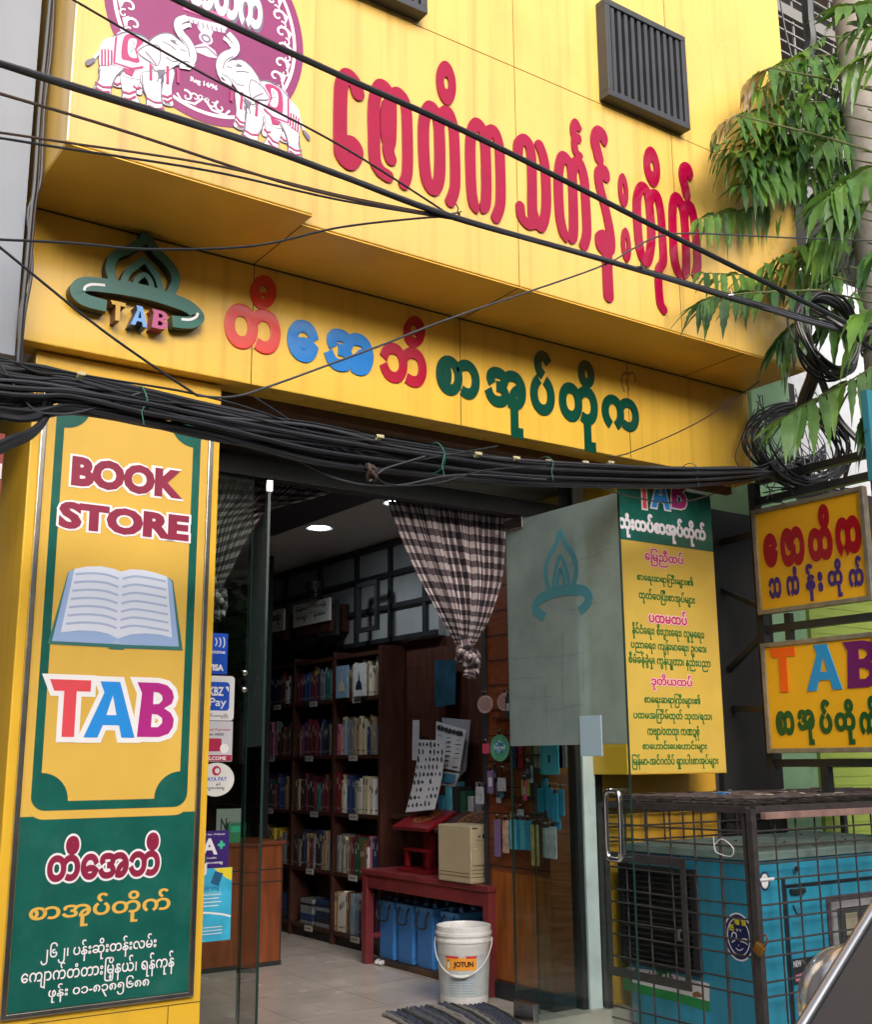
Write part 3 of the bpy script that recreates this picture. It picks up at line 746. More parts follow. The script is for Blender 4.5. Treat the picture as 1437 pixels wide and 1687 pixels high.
def box_letter(ch, col, side, q):
    (u0, v0), (u1, v1), (u2, v2) = q
    a0 = at(*GL(u0, v0), y=YF-0.09).x; a1 = at(*GL(u1, v1), y=YF-0.09).x; t1 = at(*GL(u0, v0), y=YF-0.09).z; b0 = at(*GL(u2, v2), y=YF-0.09).z
    m_ = MB(); m_.cur = 0; put_tab(m_, ch, FRF, 0.067, 0.07, a0, a1, b0, t1); m_.cur = 1; put_tab(m_, ch, FRF, 0.002, 0.0668, a0, a1, b0, t1)
    obj('box_letter', m_, [mat(col[0], col[1], 0.3), mat(side[0], side[1], 0.5)], lg, label=col[2])
box_letter('T', ('letter_yellow', (0.55, 0.33, 0.05), 'yellow box letter T'), ('letter_rust', (0.16, 0.05, 0.02)), ((470,672),(610,710),(540,862)))
box_letter('A', ('letter_blue', (0.16, 0.36, 0.75), 'blue box letter A'), ('letter_navy', (0.03, 0.06, 0.16)), ((665,712),(812,760),(640,890)))
box_letter('B', ('letter_pink', (0.45, 0.09, 0.22), 'pink box letter B'), ('letter_maroon', (0.20, 0.015, 0.05)), ((848,752),(998,800),(880,928)))

# ============================================================ emblem with two elephants on the projecting panel
MAR = mat('maroon_print', (0.23, 0.022, 0.12), 0.38, var=0.06); PINKD = mat('pink_print', (0.40, 0.03, 0.14), 0.4); LIL = mat('lilac_print', (0.62, 0.50, 0.62), 0.4)
GREYP = mat('grey_line', (0.16, 0.14, 0.20), 0.5); ROSE = mat('rose_print', (0.60, 0.13, 0.33), 0.4)
GE = lambda X, Y: (120+X/3.421, Y/3.421)
FRE = frame_y(YL)
TE = lambda pts: [(at(*GE(X, Y), y=YL).x, at(*GE(X, Y), y=YL).z) for X, Y in pts]
em = thing('round_emblem', 'round maroon emblem with two white elephants printed on the projecting yellow panel', 'emblem', (1.56, YL, 3.9))
right = TE([(1290, 350)])[0]; left = TE([(158, 30)])[0]; bot = TE([(850, 724)])[0]
ex = (right[0]+left[0])/2+0.004; erx = (right[0]-left[0])/2*1.005
erz = erx*1.08; ez = bot[1]+erz*0.992
def ell(rx, rz, n=72, cx=None, cz=None): return [((ex if cx is None else cx)+rx*cos(2*pi*k/n), (ez if cz is None else cz)+rz*sin(2*pi*k/n)) for k in range(n)]
b = MB(); b.prism(ell(erx, erz), FRE, 0.0005, 0.002); obj('disc', b, MAR, em)
b = MB(); b.holed(ell(erx-0.035, erz-0.035), ell(erx-0.049, erz-0.049), FRE, 0.001, 0.003); obj('ring', b, WHITE, em)
# scroll ornaments round the rim: rows of white curls
b = MB()
def curl(cx, cz, r, a0, sgn, d=0.0034):
    P = [(cx+r*(1-0.085*j)*cos(a0+sgn*j*0.55), cz+r*(1-0.085*j)*sin(a0+sgn*j*0.55)) for j in range(11)]
    b.ribbon(P, [r*0.36*(1-0.05*j) for j in range(11)], FRE, 0.001, d)
for side in (-1, 1):
    for k in range(10):
        a = radians(-36+k*11.5)
        q = (ex+side*(erx-0.098)*cos(a), ez+(erz-0.098)*sin(a))
        curl(q[0], q[1], 0.034, a if side > 0 else pi-a, side, 0.0034); curl(q[0]+side*0.020, q[1]-0.038, 0.020, a+1.5, -side, 0.0037)
        b.prism([(q[0]+side*0.034, q[1]-0.025), (q[0]+side*0.046, q[1]+0.012), (q[0]+side*0.020, q[1]+0.030)], FRE, 0.001, 0.0031)
for side, cx_, cz_ in ((-1, 640, 545), (1, 830, 610)):
    q = TE([(cx_, cz_)])[0]
    for j, (dx, dz, r) in enumerate(((0, 0, 0.026), (-side*0.035, 0.006, 0.020), (-side*0.06, 0.015, 0.013))): curl(q[0]+dx, q[1]+dz, r, 2.0+j, side, 0.0034+0.0003*j)
    b.ribbon([(q[0]-side*0.075, q[1]+0.022), (q[0]-side*0.035, q[1]-0.022), (q[0]+side*0.02, q[1]-0.026), (q[0]+side*0.04, q[1])], 0.009, FRE, 0.001, 0.0031)
obj('scroll_ornament', b, WHITE, em)
# lettering along the top and the registration line
b = MB(); q0 = TE([(640, 60)])[0]; q1 = TE([(1075, 60)])[0]; qb = TE([(870, 130)])[0]
put_text(b, 'ေဇာတိက', FRE, 0.002, 0.0040, q0[0]-0.05, q1[0], qb[1]-0.004, qb[1]+0.27, 0.075); obj('shadow_lettering', b, GREYP, em)
b = MB(); put_text(b, 'ေဇာတိက', FRE, 0.0045, 0.0060, q0[0]-0.056, q1[0]-0.008, qb[1]+0.012, qb[1]+0.272, 0.05); obj('lettering', b, WHITE, em)
b = MB(); q0 = TE([(662, 445)])[0]; q1 = TE([(815, 485)])[0]; put_text(b, 'Reg 14/96', FRE, 0.002, 0.0035, q0[0], q1[0], base=q0[1]-0.012, bold=0.03); obj('registration_line', b, WHITE, em)
# the stand the elephants carry
b = MB()
q = [(672,268),(740,245),(800,290),(820,335),(760,325),(690,295)]; b.prism(TE(q), FRE, 0.001, 0.0034)
for cx_, cy_, r in ((748, 222, 0.030), (752, 190, 0.022), (745, 165, 0.034)): 
    c = TE([(cx_, cy_)])[0]; b.prism(ell(r, r*0.85, 20, *c), FRE, 0.001, 0.0036+0.0002*r*100)
b.prism(TE([(640,95),(870,150),(860,190),(800,180),(760,165),(700,140),(650,130)]), FRE, 0.001, 0.0032)
obj('stand', b, LIL, em)
b = MB(); b.prism(TE([(622,25),(650,20),(890,105),(880,135),(770,110),(620,60)]), FRE, 0.001, 0.0044)
obj('cushion', b, ROSE, em)
b = MB(); b.ribbon(TE([(680,275),(750,268),(812,322)]), 0.004, FRE, 0.003, 0.0046)
c = TE([(748,222)])[0]; b.holed(ell(0.020, 0.018, 20, *c), ell(0.013, 0.011, 20, *c), FRE, 0.002, 0.0052)
for k in range(9): 
    c = TE([(650+k*26, 112+k*7.5)])[0]; b.ribbon([(c[0], c[1]), (c[0]+0.006, c[1]-0.022)], 0.004, FRE, 0.003, 0.0048)
obj('line_work', b, GREYP, em)
EL = dict(
 body=[(235,210),(300,188),(380,205),(430,240),(500,300),(520,380),(500,440),(440,470),(380,455),(300,440),(260,420),(160,400),(150,300),(190,240)],
 head=[(430,240),(455,217),(500,197),(550,200),(590,232),(620,262),(640,300),(640,330),(660,345),(655,372),(620,382),(585,372),(560,385),(500,420),(440,380),(430,300)],
 trunk=[(640,365),(662,330),(660,285),(638,240),(606,200),(588,160),(596,125),(640,108)],
 trunk2=[(610,165),(640,150),(662,152)],
 leg1=[(385,420),(500,420),(498,500),(492,560),(512,640),(490,650),(420,625),(415,560),(392,500)],
 leg2=[(490,410),(565,400),(552,500),(555,560),(560,600),(510,590),(500,540)],
 leg3=[(155,380),(290,390),(240,440),(212,500),(200,545),(118,512),(150,450)],
 leg4=[(270,420),(375,440),(372,470),(350,530),(372,600),(285,585),(280,520)],
 leg5=[(330,460),(375,460),(385,535),(345,520)], leg6=[(220,440),(270,440),(270,495),(218,480)],
 ear=[(358,300),(410,265),(480,268),(490,330),(470,380),(420,350),(375,320)],
 blanket=[(240,205),(300,190),(400,225),(420,245),(370,290),(395,390),(330,400),(225,365)],
 blanket2=[(285,215),(340,205),(395,240),(355,290),(370,360),(310,350),(270,330)],
 blanket3=[(315,230),(355,235),(345,290),(355,335),(315,325),(305,280)])
GRP = []
def elephant(par, mirror, label):
    if mirror:
        # the second elephant stands lower on the sloping picture but level on the wall: mirror about the emblem axis
        axis = (TE([(665, 345)])[0][0]+TE([(815, 345)])[0][0])/2 + 0.006
        T = lambda L: [(2*axis-p[0], p[1]) for p in TE(L)]
    else: T = TE
    r = MB()
    for j, k in enumerate(('leg5', 'leg6', 'leg2', 'leg4', 'body', 'leg3', 'leg1')): r.prism(spl2(T(EL[k])), FRE, 0.001, 0.0052+0.0003*j)
    r.prism(spl2(T(EL['head'])), FRE, 0.001, 0.0086)
    r.ribbon(spline(T(EL['trunk']), 6), [0.046-0.022*i/42 for i in range(43)], FRE, 0.001, 0.0080)
    r.ribbon(spline(T(EL['trunk2']), 4), 0.017, FRE, 0.001, 0.0078)
    r.ribbon(spline(T([(235,222),(175,240),(152,290),(115,335)]), 5), 0.010, FRE, 0.001, 0.0078)
    e = obj('elephant', r, WHITE, par, label=label)
    r = MB()
    for j, k in enumerate(('leg5', 'leg6', 'leg2', 'leg4', 'body', 'leg3', 'leg1')): r.prism(offset_poly(spl2(T(EL[k])), 0.0035), FRE, 0.001, 0.0052+0.0003*j-0.00014)
    r.prism(offset_poly(spl2(T(EL['head'])), 0.0035), FRE, 0.001, 0.00786); r.ribbon(spline(T(EL['trunk']), 6), [0.053-0.022*i/42 for i in range(43)], FRE, 0.001, 0.00775)
    obj('outline', r, GREYP, e)
    r = MB()
    r.prism(spl2(T(EL['blanket'])), FRE, 0.0075, 0.0083); r.prism(spl2(T(EL['ear'])), FRE, 0.0080, 0.00868); obj('saddle_cloth', r, LIL, e)
    r = MB(); r.prism(T([(598,372),(650,392),(690,372),(655,402),(596,392)]), FRE, 0.0080, 0.0089); r.prism(spl2(T([(505,262),(560,270),(590,300),(560,330),(515,315)])), FRE, 0.0080, 0.00872); obj('tusk', r, mat('ivory_print', (0.66, 0.60, 0.60), 0.45), e)
    r = MB(); r.ribbon(T([(240,215),(228,362),(330,396),(392,386)]), 0.008, FRE, 0.0084, 0.0094)
    r.prism(spl2(T(EL['blanket2'])), FRE, 0.0083, 0.0090)
    r.prism(T([(280,390),(345,405),(330,440),(290,420)]), FRE, 0.0083, 0.0090)
    for (X, Y, L_) in ((160,285,90),(178,285,95),(196,285,95),(214,290,80)): r.ribbon(T([(X, Y), (X, Y+L_)]), 0.007, FRE, 0.0083, 0.0091)
    for (X, Y, L_) in ((435,370,90),(530,380,100),(590,395,80)): r.ribbon(T([(X, Y), (X, Y+L_)]), 0.012, FRE, 0.0088, 0.0095)
    for a, c in (((120,470),(210,500)),((125,500),(205,525)),((278,525),(352,520)),((282,560),(350,550)),((412,560),(500,585)),((418,600),(505,618)),((500,545),(560,540)),((505,570),(556,568)),((335,490),(380,500)),((222,470),(268,475))):
        r.ribbon(T([a, ((a[0]+c[0])/2, (a[1]+c[1])/2+12), c]), 0.008, FRE, 0.0084, 0.0092)
    obj('trappings', r, PINKD, e)
    r = MB(); r.prism(spl2(T(EL['blanket3'])), FRE, 0.0091, 0.0098)
    obj('saddle_patch', r, WHITE, e)
    r = MB()
    r.ribbon(spline(T([(325,240),(345,250),(325,270),(345,285),(322,300),(342,318)]), 4), 0.003, FRE, 0.0099, 0.0104)
    r.ribbon(spline(T(EL['ear']+[EL['ear'][0]]), 4), 0.0035, FRE, 0.0087, 0.0097)
    for L_ in ([(500,240),(545,265),(575,290)], [(545,232),(575,240)], [(560,250),(590,262)], [(520,330),(560,355),(600,350)], [(600,285),(635,300)], [(405,300),(440,340),(465,375)], [(600,215),(640,270),(655,330)], [(590,372),(620,355),(655,360)], [(150,395),(140,450),(122,510)], [(288,392),(238,440),(212,500)], [(388,430),(392,500),(415,560)], [(498,430),(496,560),(510,640)], [(470,400),(480,440),(470,470)], [(450,380),(430,420)], [(480,420),(505,450),(490,480)], [(430,240),(455,217),(500,197),(550,200),(590,232)], [(235,210),(300,188),(380,205),(430,240)]):
        r.ribbon(spline(T(L_), 4), 0.0045, FRE, 0.0087, 0.0096)
    r.prism(spl2(T([(115,335),(122,352),(80,378),(70,350)])), FRE, 0.001, 0.0082)
    r.prism(T([(475,400),(520,400),(500,450),(480,450)]), FRE, 0.0086, 0.0094)
    for X, Y in ((560, 242), ): c = T([(X, Y)])[0]; r.prism(ell(0.012, 0.006, 10, *c), FRE, 0.0087, 0.0099)
    for X, Y in ((300,592),(318,597),(338,600),(430,632),(452,640),(474,646),(520,592),(538,597)): c = T([(X, Y)])[0]; r.ribbon([(c[0]-0.005, c[1]), (c[0], c[1]+0.006), (c[0]+0.005, c[1])], 0.003, FRE, 0.0084, 0.0095)
    obj('line_work', r, GREYP, e)
def spl2(L): return [tuple(p) for p in spline(L, 4, True)]
elephant(em, False, 'white elephant facing right with raised trunk'); elephant(em, True, 'white elephant facing left with raised trunk')
# ============================================================ tall banner on the left pillar
YB = -0.527
BY = mat('banner_yellow', (0.70, 0.44, 0.085), 0.22, var=0.07, vscale=2.5, bump=0.22, bscale=4.5, coat=0.5)
BG = mat('banner_green', (0.010, 0.105, 0.082), 0.24, var=0.2, vscale=6, bump=0.22, bscale=5, coat=0.5, damt=0.3, dirt=(0.06, 0.16, 0.14), dscale=7)
PLUM = mat('banner_plum', (0.26, 0.018, 0.055), 0.35, var=0.1, vscale=14, coat=0.2)
bn = thing('shop_banner', 'tall yellow and green framed banner with an open book and BOOK STORE', 'banner', (1.55, YB, 0.44))
FB = frame_y(YB)
def px(u, v, y=YB): p = at(u, v, y=y); return (p.x, p.z)
X0, X1, Z0, Z1 = 1.205, 1.895, 0.452, 2.80
b = MB(); b.box(X0, X1, YB-0.014, YB-0.001, Z0, Z1); obj('printed_sheet', b, BY, bn)
b = MB(); b.box(X0+0.001, X1-0.001, YB-0.0155, YB-0.0142, Z0+0.001, 1.135)
# green border of the yellow field with rounded foot corners
zf0 = 1.155
iw = 0.034
def rr(x0, x1, z0, z1, r, n=7):
    P = []
    for cx, cz, a0 in ((x1-r, z1-r, 0), (x0+r, z1-r, 90), (x0+r, z0+r, 180), (x1-r, z0+r, 270)):
        for k in range(n): a = radians(a0+90*k/(n-1)); P.append((cx+r*cos(a), cz+r*sin(a)))
    return P
obj('green_field', b, BG, bn)
b = MB(); b.holed(rr(X0+0.035, X1-0.035, zf0-0.0, 2.79, 0.055), rr(X0+0.035+iw, X1-0.035-iw, zf0+iw, 2.79-iw, 0.004), FB, 0.0142, 0.0152)
for cx, cz, a0 in ((X0+0.035+iw, zf0+iw, 0), (X1-0.035-iw, zf0+iw, 90), (X1-0.035-iw, 2.79-iw, 180), (X0+0.035+iw, 2.79-iw, 270)):
    P = [(cx, cz)]+[(cx+0.105*cos(radians(a0+10*k)), cz+0.105*sin(radians(a0+10*k))) for k in range(10)]
    b.prism(P, FB, 0.0142, 0.0156)
obj('green_border', b, BG, bn)
b = MB(); P = rr(X0+0.022, X1-0.022, zf0-0.032, 2.82, 0.065)
b.holed(P, rr(X0+0.035, X1-0.035, zf0-0.018, 2.81, 0.055), FB, 0.0142, 0.0162); obj('yellow_line', b, BY, bn)
# chrome frame
b = MB()
b.bbox(X0-0.022, X0-0.001, YB-0.022, YB+0.002, Z0-0.02, Z1+0.02, 0.003); b.bbox(X1+0.001, X1+0.022, YB-0.022, YB+0.002, Z0-0.02, Z1+0.02, 0.003)
b.bbox(X0-0.0005, X1+0.0005, YB-0.021, YB+0.002, Z0-0.02, Z0-0.001, 0.003); b.bbox(X0-0.0005, X1+0.0005, YB-0.021, YB+0.002, Z1+0.001, Z1+0.02, 0.003)
obj('frame', b, STEEL, bn)
# words
def line(body, m, pl, pr_, zb, zt, bold, name='lettering', halo=None, hm=None, d=0.0165, par=bn, FR=FB):
    if halo:
        h = MB(); g_ = (pr_-pl)*0.0
        vs, fs, bb = text_raw(body, bold); sx = (pr_-pl)/(bb[1]-bb[0]); 
        e = (halo-bold)*sx; vs2, fs2, bb2 = text_raw(body, halo); ez = (halo-bold)*(zt-zb)/(bb[3]-bb[2])
        put_text(h, body, FR, d-0.0008, d-0.0003, pl-e, pr_+e, zb-ez, zt+ez, halo); obj('lettering_outline', h, hm or WHITE, par)
    h = MB(); put_text(h, body, FR, d, d+0.0007, pl, pr_, zb, zt, bold); return obj(name, h, m, par)
a0 = px(116, 800); a1 = px(299, 790)
line('BOOK', PLUM, px(116, 775)[0], px(299, 800)[0], px(200, 812)[1], px(205, 764)[1], 0.06, halo=0.115)
line('STORE', PLUM, px(94, 860)[0], px(309, 870)[0], px(200, 882)[1], px(200, 838)[1], 0.06, halo=0.115)
# open book picture
BP = lambda pts: [px(60+X/4.963, 900+Y/4.963) for X, Y in pts]
b = MB(); b.prism(BP([(250,215),(290,190),(1070,262),(1105,285),(1185,852),(705,836),(703,850),(582,842),(580,828),(82,800)]), FB, 0.0142, 0.0160); obj('book_cover_print', b, mat('book_print_green', (0.035, 0.16, 0.14), 0.4), bn)
b = MB(); b.prism(BP([(256,212),(300,190),(1060,258),(1095,290),(1152,822),(690,806),(650,790),(600,800),(118,776)]), FB, 0.0162, 0.0168); obj('book_block_print', b, mat('book_print_blue', (0.30, 0.42, 0.68), 0.4), bn)
b = MB(); b.prism(BP([(300,190),(400,170),(520,168),(620,188),(680,212),(655,758),(570,715),(470,695),(340,690),(188,708)]), FB, 0.0170, 0.0178)
b.prism(BP([(680,212),(760,192),(860,198),(960,220),(1055,252),(1096,750),(1000,725),(880,715),(760,722),(655,758)]), FB, 0.0170, 0.0179); obj('book_page_print', b, mat('book_print_page', (0.66, 0.70, 0.82), 0.4), bn)
b = MB()
for k in range(7):
    y = 228+k*67; s_ = k*13
    b.ribbon(spline(BP([(308-s_, y+6), (430-s_*0.7, y-4), (560-s_*0.3, y+8), (660-k*3, y+42)]), 5), 0.009, FB, 0.0180, 0.0184)
    b.ribbon(spline(BP([(695-k*4, y+42), (790-k*2, y+22), (920, y+38), (1045+k*4, y+64)]), 5), 0.009, FB, 0.0180, 0.0184)
b.prism(BP([(650,760),(690,806),(600,800)]), FB, 0.0180, 0.0185)
obj('book_line_print', b, mat('book_print_line', (0.38, 0.46, 0.66), 0.4), bn)
b = MB(); b.prism(BP([(250,215),(256,212),(118,776),(82,800)]), FB, 0.017, 0.0176); 
# T A B
for ch, c, (u0, v0, u1, v1, zt, zb) in (('T', ('print_red', (0.72, 0.07, 0.09)), (80, 1121, 148, 1123, 1120, 1214)), ('A', ('print_blue', (0.02, 0.26, 0.72)), (135, 1214, 219, 1216, 1123, 1215)), ('B', ('print_magenta', (0.42, 0.02, 0.22)), (224, 1125, 285, 1170, 1125, 1214))):
    x0 = px(u0, v0)[0]; x1 = px(u1, v1)[0]; t_ = px((u0+u1)/2, zt)[1]; b_ = px((u0+u1)/2, zb)[1]
    h = MB(); put_tab(h, ch, FB, 0.0150, 0.0158+0.0001*ord(ch)/10, x0, x1, b_, t_, grow=0.020); obj('lettering_outline', h, WHITE, bn)
    h = MB(); put_tab(h, ch, FB, 0.0168, 0.0176, x0, x1, b_, t_); obj('lettering', h, mat(c[0], c[1], 0.35, coat=0.2), bn)
line('တီေအဘီ', PLUM, px(75, 1435)[0], px(260, 1440)[0], px(168, 1447)[1], px(168, 1374)[1], 0.045, halo=0.10)
line('စာအုပ်တိုက်', BY, px(46, 1500)[0], px(278, 1490)[0], px(162, 1522)[1], px(162, 1470)[1], 0.022)
line('၂၆၂၊ ပန်းဆိုးတန်းလမ်း', WHITE, px(66, 1560)[0], px(255, 1553)[0], px(160, 1579)[1], px(160, 1544)[1], 0.012)
line('ေကျာက်တံတားြမို့နယ်၊ ရန်ကုန်', WHITE, px(33, 1606)[0], px(284, 1593)[0], px(158, 1617)[1], px(158, 1577)[1], 0.012)
line('ဖုန်း ၀၁-၈၃၈၅၆၈၈', WHITE, px(77, 1640)[0], px(243, 1622)[0], px(160, 1641)[1], px(160, 1611)[1], 0.012)

# ============================================================ sign box on the right pillar
YR = -0.324
rb = thing('sign_box', 'yellow and green projecting sign box with lines of Burmese text on the right pillar', 'sign', (4.93, YR, 1.245))
b = MB(); b.bbox(4.525, 5.33, YR, -0.045, 1.245, 2.93, 0.004); obj('box', b, Y_PIL, rb)
FR_ = frame_y(YR)
pr2 = lambda u, v: (at(u, v, y=YR).x, at(u, v, y=YR).z)
b = MB(); b.box(4.532, 5.325, YR-0.0025, YR-0.0005, 1.251, 2.57); obj('yellow_field', b, mat('sign_print_yellow', (0.60, 0.41, 0.075), 0.4, var=0.06, damt=0.2, dirt=(0.45, 0.30, 0.06)), rb)
b = MB(); b.box(4.532, 5.325, YR-0.0028, YR-0.0005, 2.572, 2.925); obj('green_field', b, BG, rb)
for ch, c, u0, u1 in (('T', 'print_red', 1050, 1072), ('A', 'print_blue', 1072, 1103), ('B', 'print_magenta', 1104, 1131)):
    x0, x1 = pr2(u0, 820)[0], pr2(u1, 830)[0]; zb = pr2((u0+u1)/2, 838)[1]; zt = zb+0.20
    h = MB(); put_tab(h, ch, FR_, 0.0029, 0.0034+0.00005*(ord(ch)-60), x0, x1, zb, zt, grow=0.009); obj('lettering_outline', h, WHITE, rb)
    h = MB(); put_tab(h, ch, FR_, 0.0048, 0.0054, x0, x1, zb, zt); obj('lettering', h, MATS[c], rb)
SG = mat('sign_print_green', (0.015, 0.15, 0.03), 0.5); SP = mat('sign_print_pink', (0.50, 0.01, 0.12), 0.5); PK = mat('sign_halo_pink', (0.75, 0.52, 0.55), 0.5); LP = mat('sign_print_lilac', (0.70, 0.66, 0.72), 0.5)
LN = [('သုံးထပ်စာအုပ်တိုက်', 1018,1162, 842,885, 858,902, LP, 0.06, 0),
      ('ေြမညီထပ်', 1062,1125, 905,932, 908,938, SP, 0.025, 1),
      ('စာေရးဆရာြကီးများ၏', 1049,1141, 945,966, 946,968, SG, 0.03, 0), ('ထုတ်ေဝြပီးစာအုပ်များ', 1052,1144, 972,998, 974,998, SG, 0.03, 0),
      ('ပထမထပ်', 1068,1131, 1005,1027, 1005,1029, SP, 0.03, 1),
      ('နိုင်ငံေရး၊ စီးပွားေရး၊ လူမှုေရး၊', 1041,1159, 1028,1056, 1030,1056, SG, 0.03, 0), ('ပညာေရး၊ ကျန်းမာေရး၊ ဥပေဒ၊', 1039,1163, 1054,1078, 1054,1080, SG, 0.03, 0), ('စီမံခန့်ခွဲမှု၊ ကွန်ပျူတာ၊ နည်းပညာ', 1035,1170, 1077,1103, 1077,1105, SG, 0.03, 0),
      ('ဒုတိယထပ်', 1072,1140, 1111,1137, 1111,1138, SP, 0.03, 1),
      ('စာေရးဆရာြကီးများ၏', 1061,1153, 1142,1165, 1143,1167, SG, 0.03, 0), ('ပထမအြကိမ်ထုတ် သုတ/ရသ၊', 1043,1172, 1168,1192, 1168,1192, SG, 0.03, 0), ('ကဗျာ/ဝတ္ထု၊ ကဏ္ဍစုံ', 1066,1152, 1195,1220, 1194,1220, SG, 0.03, 0), ('စာေဟာင်းေပေဟာင်းများ', 1058,1164, 1220,1240, 1219,1241, SG, 0.03, 0), ('ြမန်မာ-အင်္ဂလိပ် ရှားပါးစာအုပ်များ', 1041,1183, 1243,1268, 1241,1266, SG, 0.03, 0)]
for (t_, u0, u1, va, vb, vc, vd, m_, bo, hl) in LN:
    um = (u0+u1)/2; t_ = t_.replace('ဝတ္ထု', 'ဝတထု').replace('ကဏ္ဍ', 'ကဏဍ').replace('အင်္ဂ', 'အင်ဂ')
    line(t_, m_, pr2(u0, (va+vb)/2)[0], pr2(u1, (vc+vd)/2)[0], pr2(um, (vb+vd)/2)[1], pr2(um, (va+vc)/2)[1], bo, halo=(bo+0.07) if hl else None, hm=PK, d=0.0042, par=rb, FR=FR_)

# ============================================================ two blade signs on a black frame
XB = 5.56
bf = thing('sign_gantry', 'black steel frame carrying the two yellow hanging signs beside the dark doorway', 'frame', (XB+0.05, -0.45, 1.25))
b = MB()
b.bar((XB+0.06, -0.43, 1.25), (XB+0.06, -0.43, 3.02), 0.06, 0.05, (0, 1, 0)); b.bar((XB+0.06, -1.30, 1.25), (XB+0.06, -1.30, 3.06), 0.06, 0.05, (0, 1, 0))
for z in (3.03, 2.90, 2.10, 1.30): b.bar((XB+0.065, -0.455, z), (XB+0.065, -1.275, z), 0.045, 0.045)
b.bar((XB+0.065, -0.60, 2.87), (XB+0.065, -0.60, 2.925), 0.04, 0.04, (0, 1, 0)); b.bar((XB+0.065, -0.62, 2.02), (XB+0.065, -0.62, 2.18), 0.04, 0.04, (0, 1, 0))
b.bar((XB+0.06, -0.40, 2.70), (5.75, 0.0, 2.72), 0.04, 0.04); b.bar((XB+0.06, -0.40, 1.62), (5.75, 0.0, 1.64), 0.04, 0.04); b.bar((XB+0.06, -0.40, 2.25), (5.72, 0.0, 2.42), 0.035, 0.03); b.bar((XB+0.06, -0.40, 2.05), (5.72, 0.0, 1.85), 0.035, 0.03)
b.bar((XB+0.07, -0.80, 1.02), (XB+0.07, -0.80, 1.28), 0.05, 0.05, (0, 1, 0))
obj('steel_bar', b, BLACKM, bf)
SY = mat('blade_sign_yellow', (0.80, 0.41, 0.014), 0.33, var=0.04, vscale=5, damt=0.2, dirt=(0.6, 0.3, 0.02), dscale=5)
ALU = mat('dull_aluminium', (0.30, 0.27, 0.22), 0.45, metal=0.6, var=0.3, vscale=12)
def blade(label, z0, z1, y0, y1):
    t = thing('hanging_sign', label, 'sign', (XB, (y0+y1)/2, z0))
    b = MB(); b.box(XB, XB+0.035, y1, y0, z0, z1); obj('board', b, SY, t)
    b = MB(); f = 0.028
    b.bbox(XB-0.012, XB+0.03, y0-f+0.003, y0+0.003, z0-0.003, z1+0.003, 0.003); b.bbox(XB-0.012, XB+0.03, y1-0.003, y1+f-0.003, z0-0.003, z1+0.003, 0.003)
    b.bbox(XB-0.011, XB+0.03, y1+f-0.0025, y0-f+0.0025, z0-0.003, z0+f-0.003, 0.003); b.bbox(XB-0.011, XB+0.03, y1+f-0.0025, y0-f+0.0025, z1-f+0.003, z1+0.003, 0.003)
    obj('frame', b, ALU, t)
    return t
FX = frame_x(XB)
s1 = blade('upper yellow hanging sign with dark red and purple Burmese letters', 2.185, 2.832, -0.455, -1.245)
s2 = blade('lower yellow hanging sign with the letters TAB in orange, blue and purple', 1.36, 2.005, -0.455, -1.245)
PB = lambda u, v: (-at(u, v, x=XB).y, at(u, v, x=XB).z)
GP = lambda X, Y: (1160+X/2.557, 620+Y/2.557)
BRED = mat('sign_letter_red', (0.36, 0.002, 0.012), 0.3); BPUR = mat('sign_letter_purple', (0.055, 0.02, 0.17), 0.4); BGRN = mat('sign_letter_green', (0.004, 0.075, 0.018), 0.3)
def blade_letter(t, body, m, xl, xr, yt, yb, bold, par=None):
    (l, _), (r, _) = PB(*GP(xl, (yt+yb)/2)), PB(*GP(xr, (yt+yb)/2)); tz = PB(*GP((xl+xr)/2, yt))[1]; bz = PB(*GP((xl+xr)/2, yb))[1]
    b = MB(); put_text(b, body, FX, 0.0005, 0.005, l, r, bz, tz, bold); obj('lettering', b, m, t)
blade_letter(s1, 'ေ', BRED, 252, 312, 660, 806, 0.085); blade_letter(s1, 'ဇာ', BRED, 324, 425, 634, 800, 0.06); blade_letter(s1, 'တိ', BRED, 437, 540, 541, 778, 0.07); blade_letter(s1, 'က', BRED, 555, 664, 588, 757, 0.07)
for q in (('သ', 275, 327, 846, 936), ('ကံ', 348, 402, 800, 926), ('န်', 430, 470, 788, 948), ('း', 482, 502, 822, 908), ('တို', 523, 586, 768, 930), ('က်', 610, 672, 755, 888)): blade_letter(s1, q[0], BPUR, *q[1:], 0.05)
for ch, c, xl, xr, yt, yb in (('T', ('sign_letter_orange', (0.80, 0.11, 0.006)), 275, 390, 1144, 1330), ('A', ('sign_letter_blue', (0.01, 0.26, 0.60)), 422, 578, 1128, 1322), ('B', ('sign_letter_violet', (0.13, 0.005, 0.11)), 584, 745, 1112, 1310)):
    l = PB(*GP(xl, yt))[0]; r = PB(*GP(xr, (yt+yb)/2))[0]; tz = PB(*GP((xl+xr)/2, yt))[1]; bz = PB(*GP((xl+xr)/2, yb))[1]
    b = MB(); put_tab(b, ch, FX, 0.0005, 0.006, l, r, bz, tz); obj('lettering', b, mat(c[0], c[1], 0.35), s2)
for q in (('စာ', 305, 382, 1408, 1512), ('အု', 397, 470, 1402, 1552), ('ပ်', 487, 540, 1360, 1506), ('တို', 553, 640, 1358, 1550), ('က်', 655, 735, 1345, 1510)): blade_letter(s2, q[0], BGRN, *q[1:], 0.055)

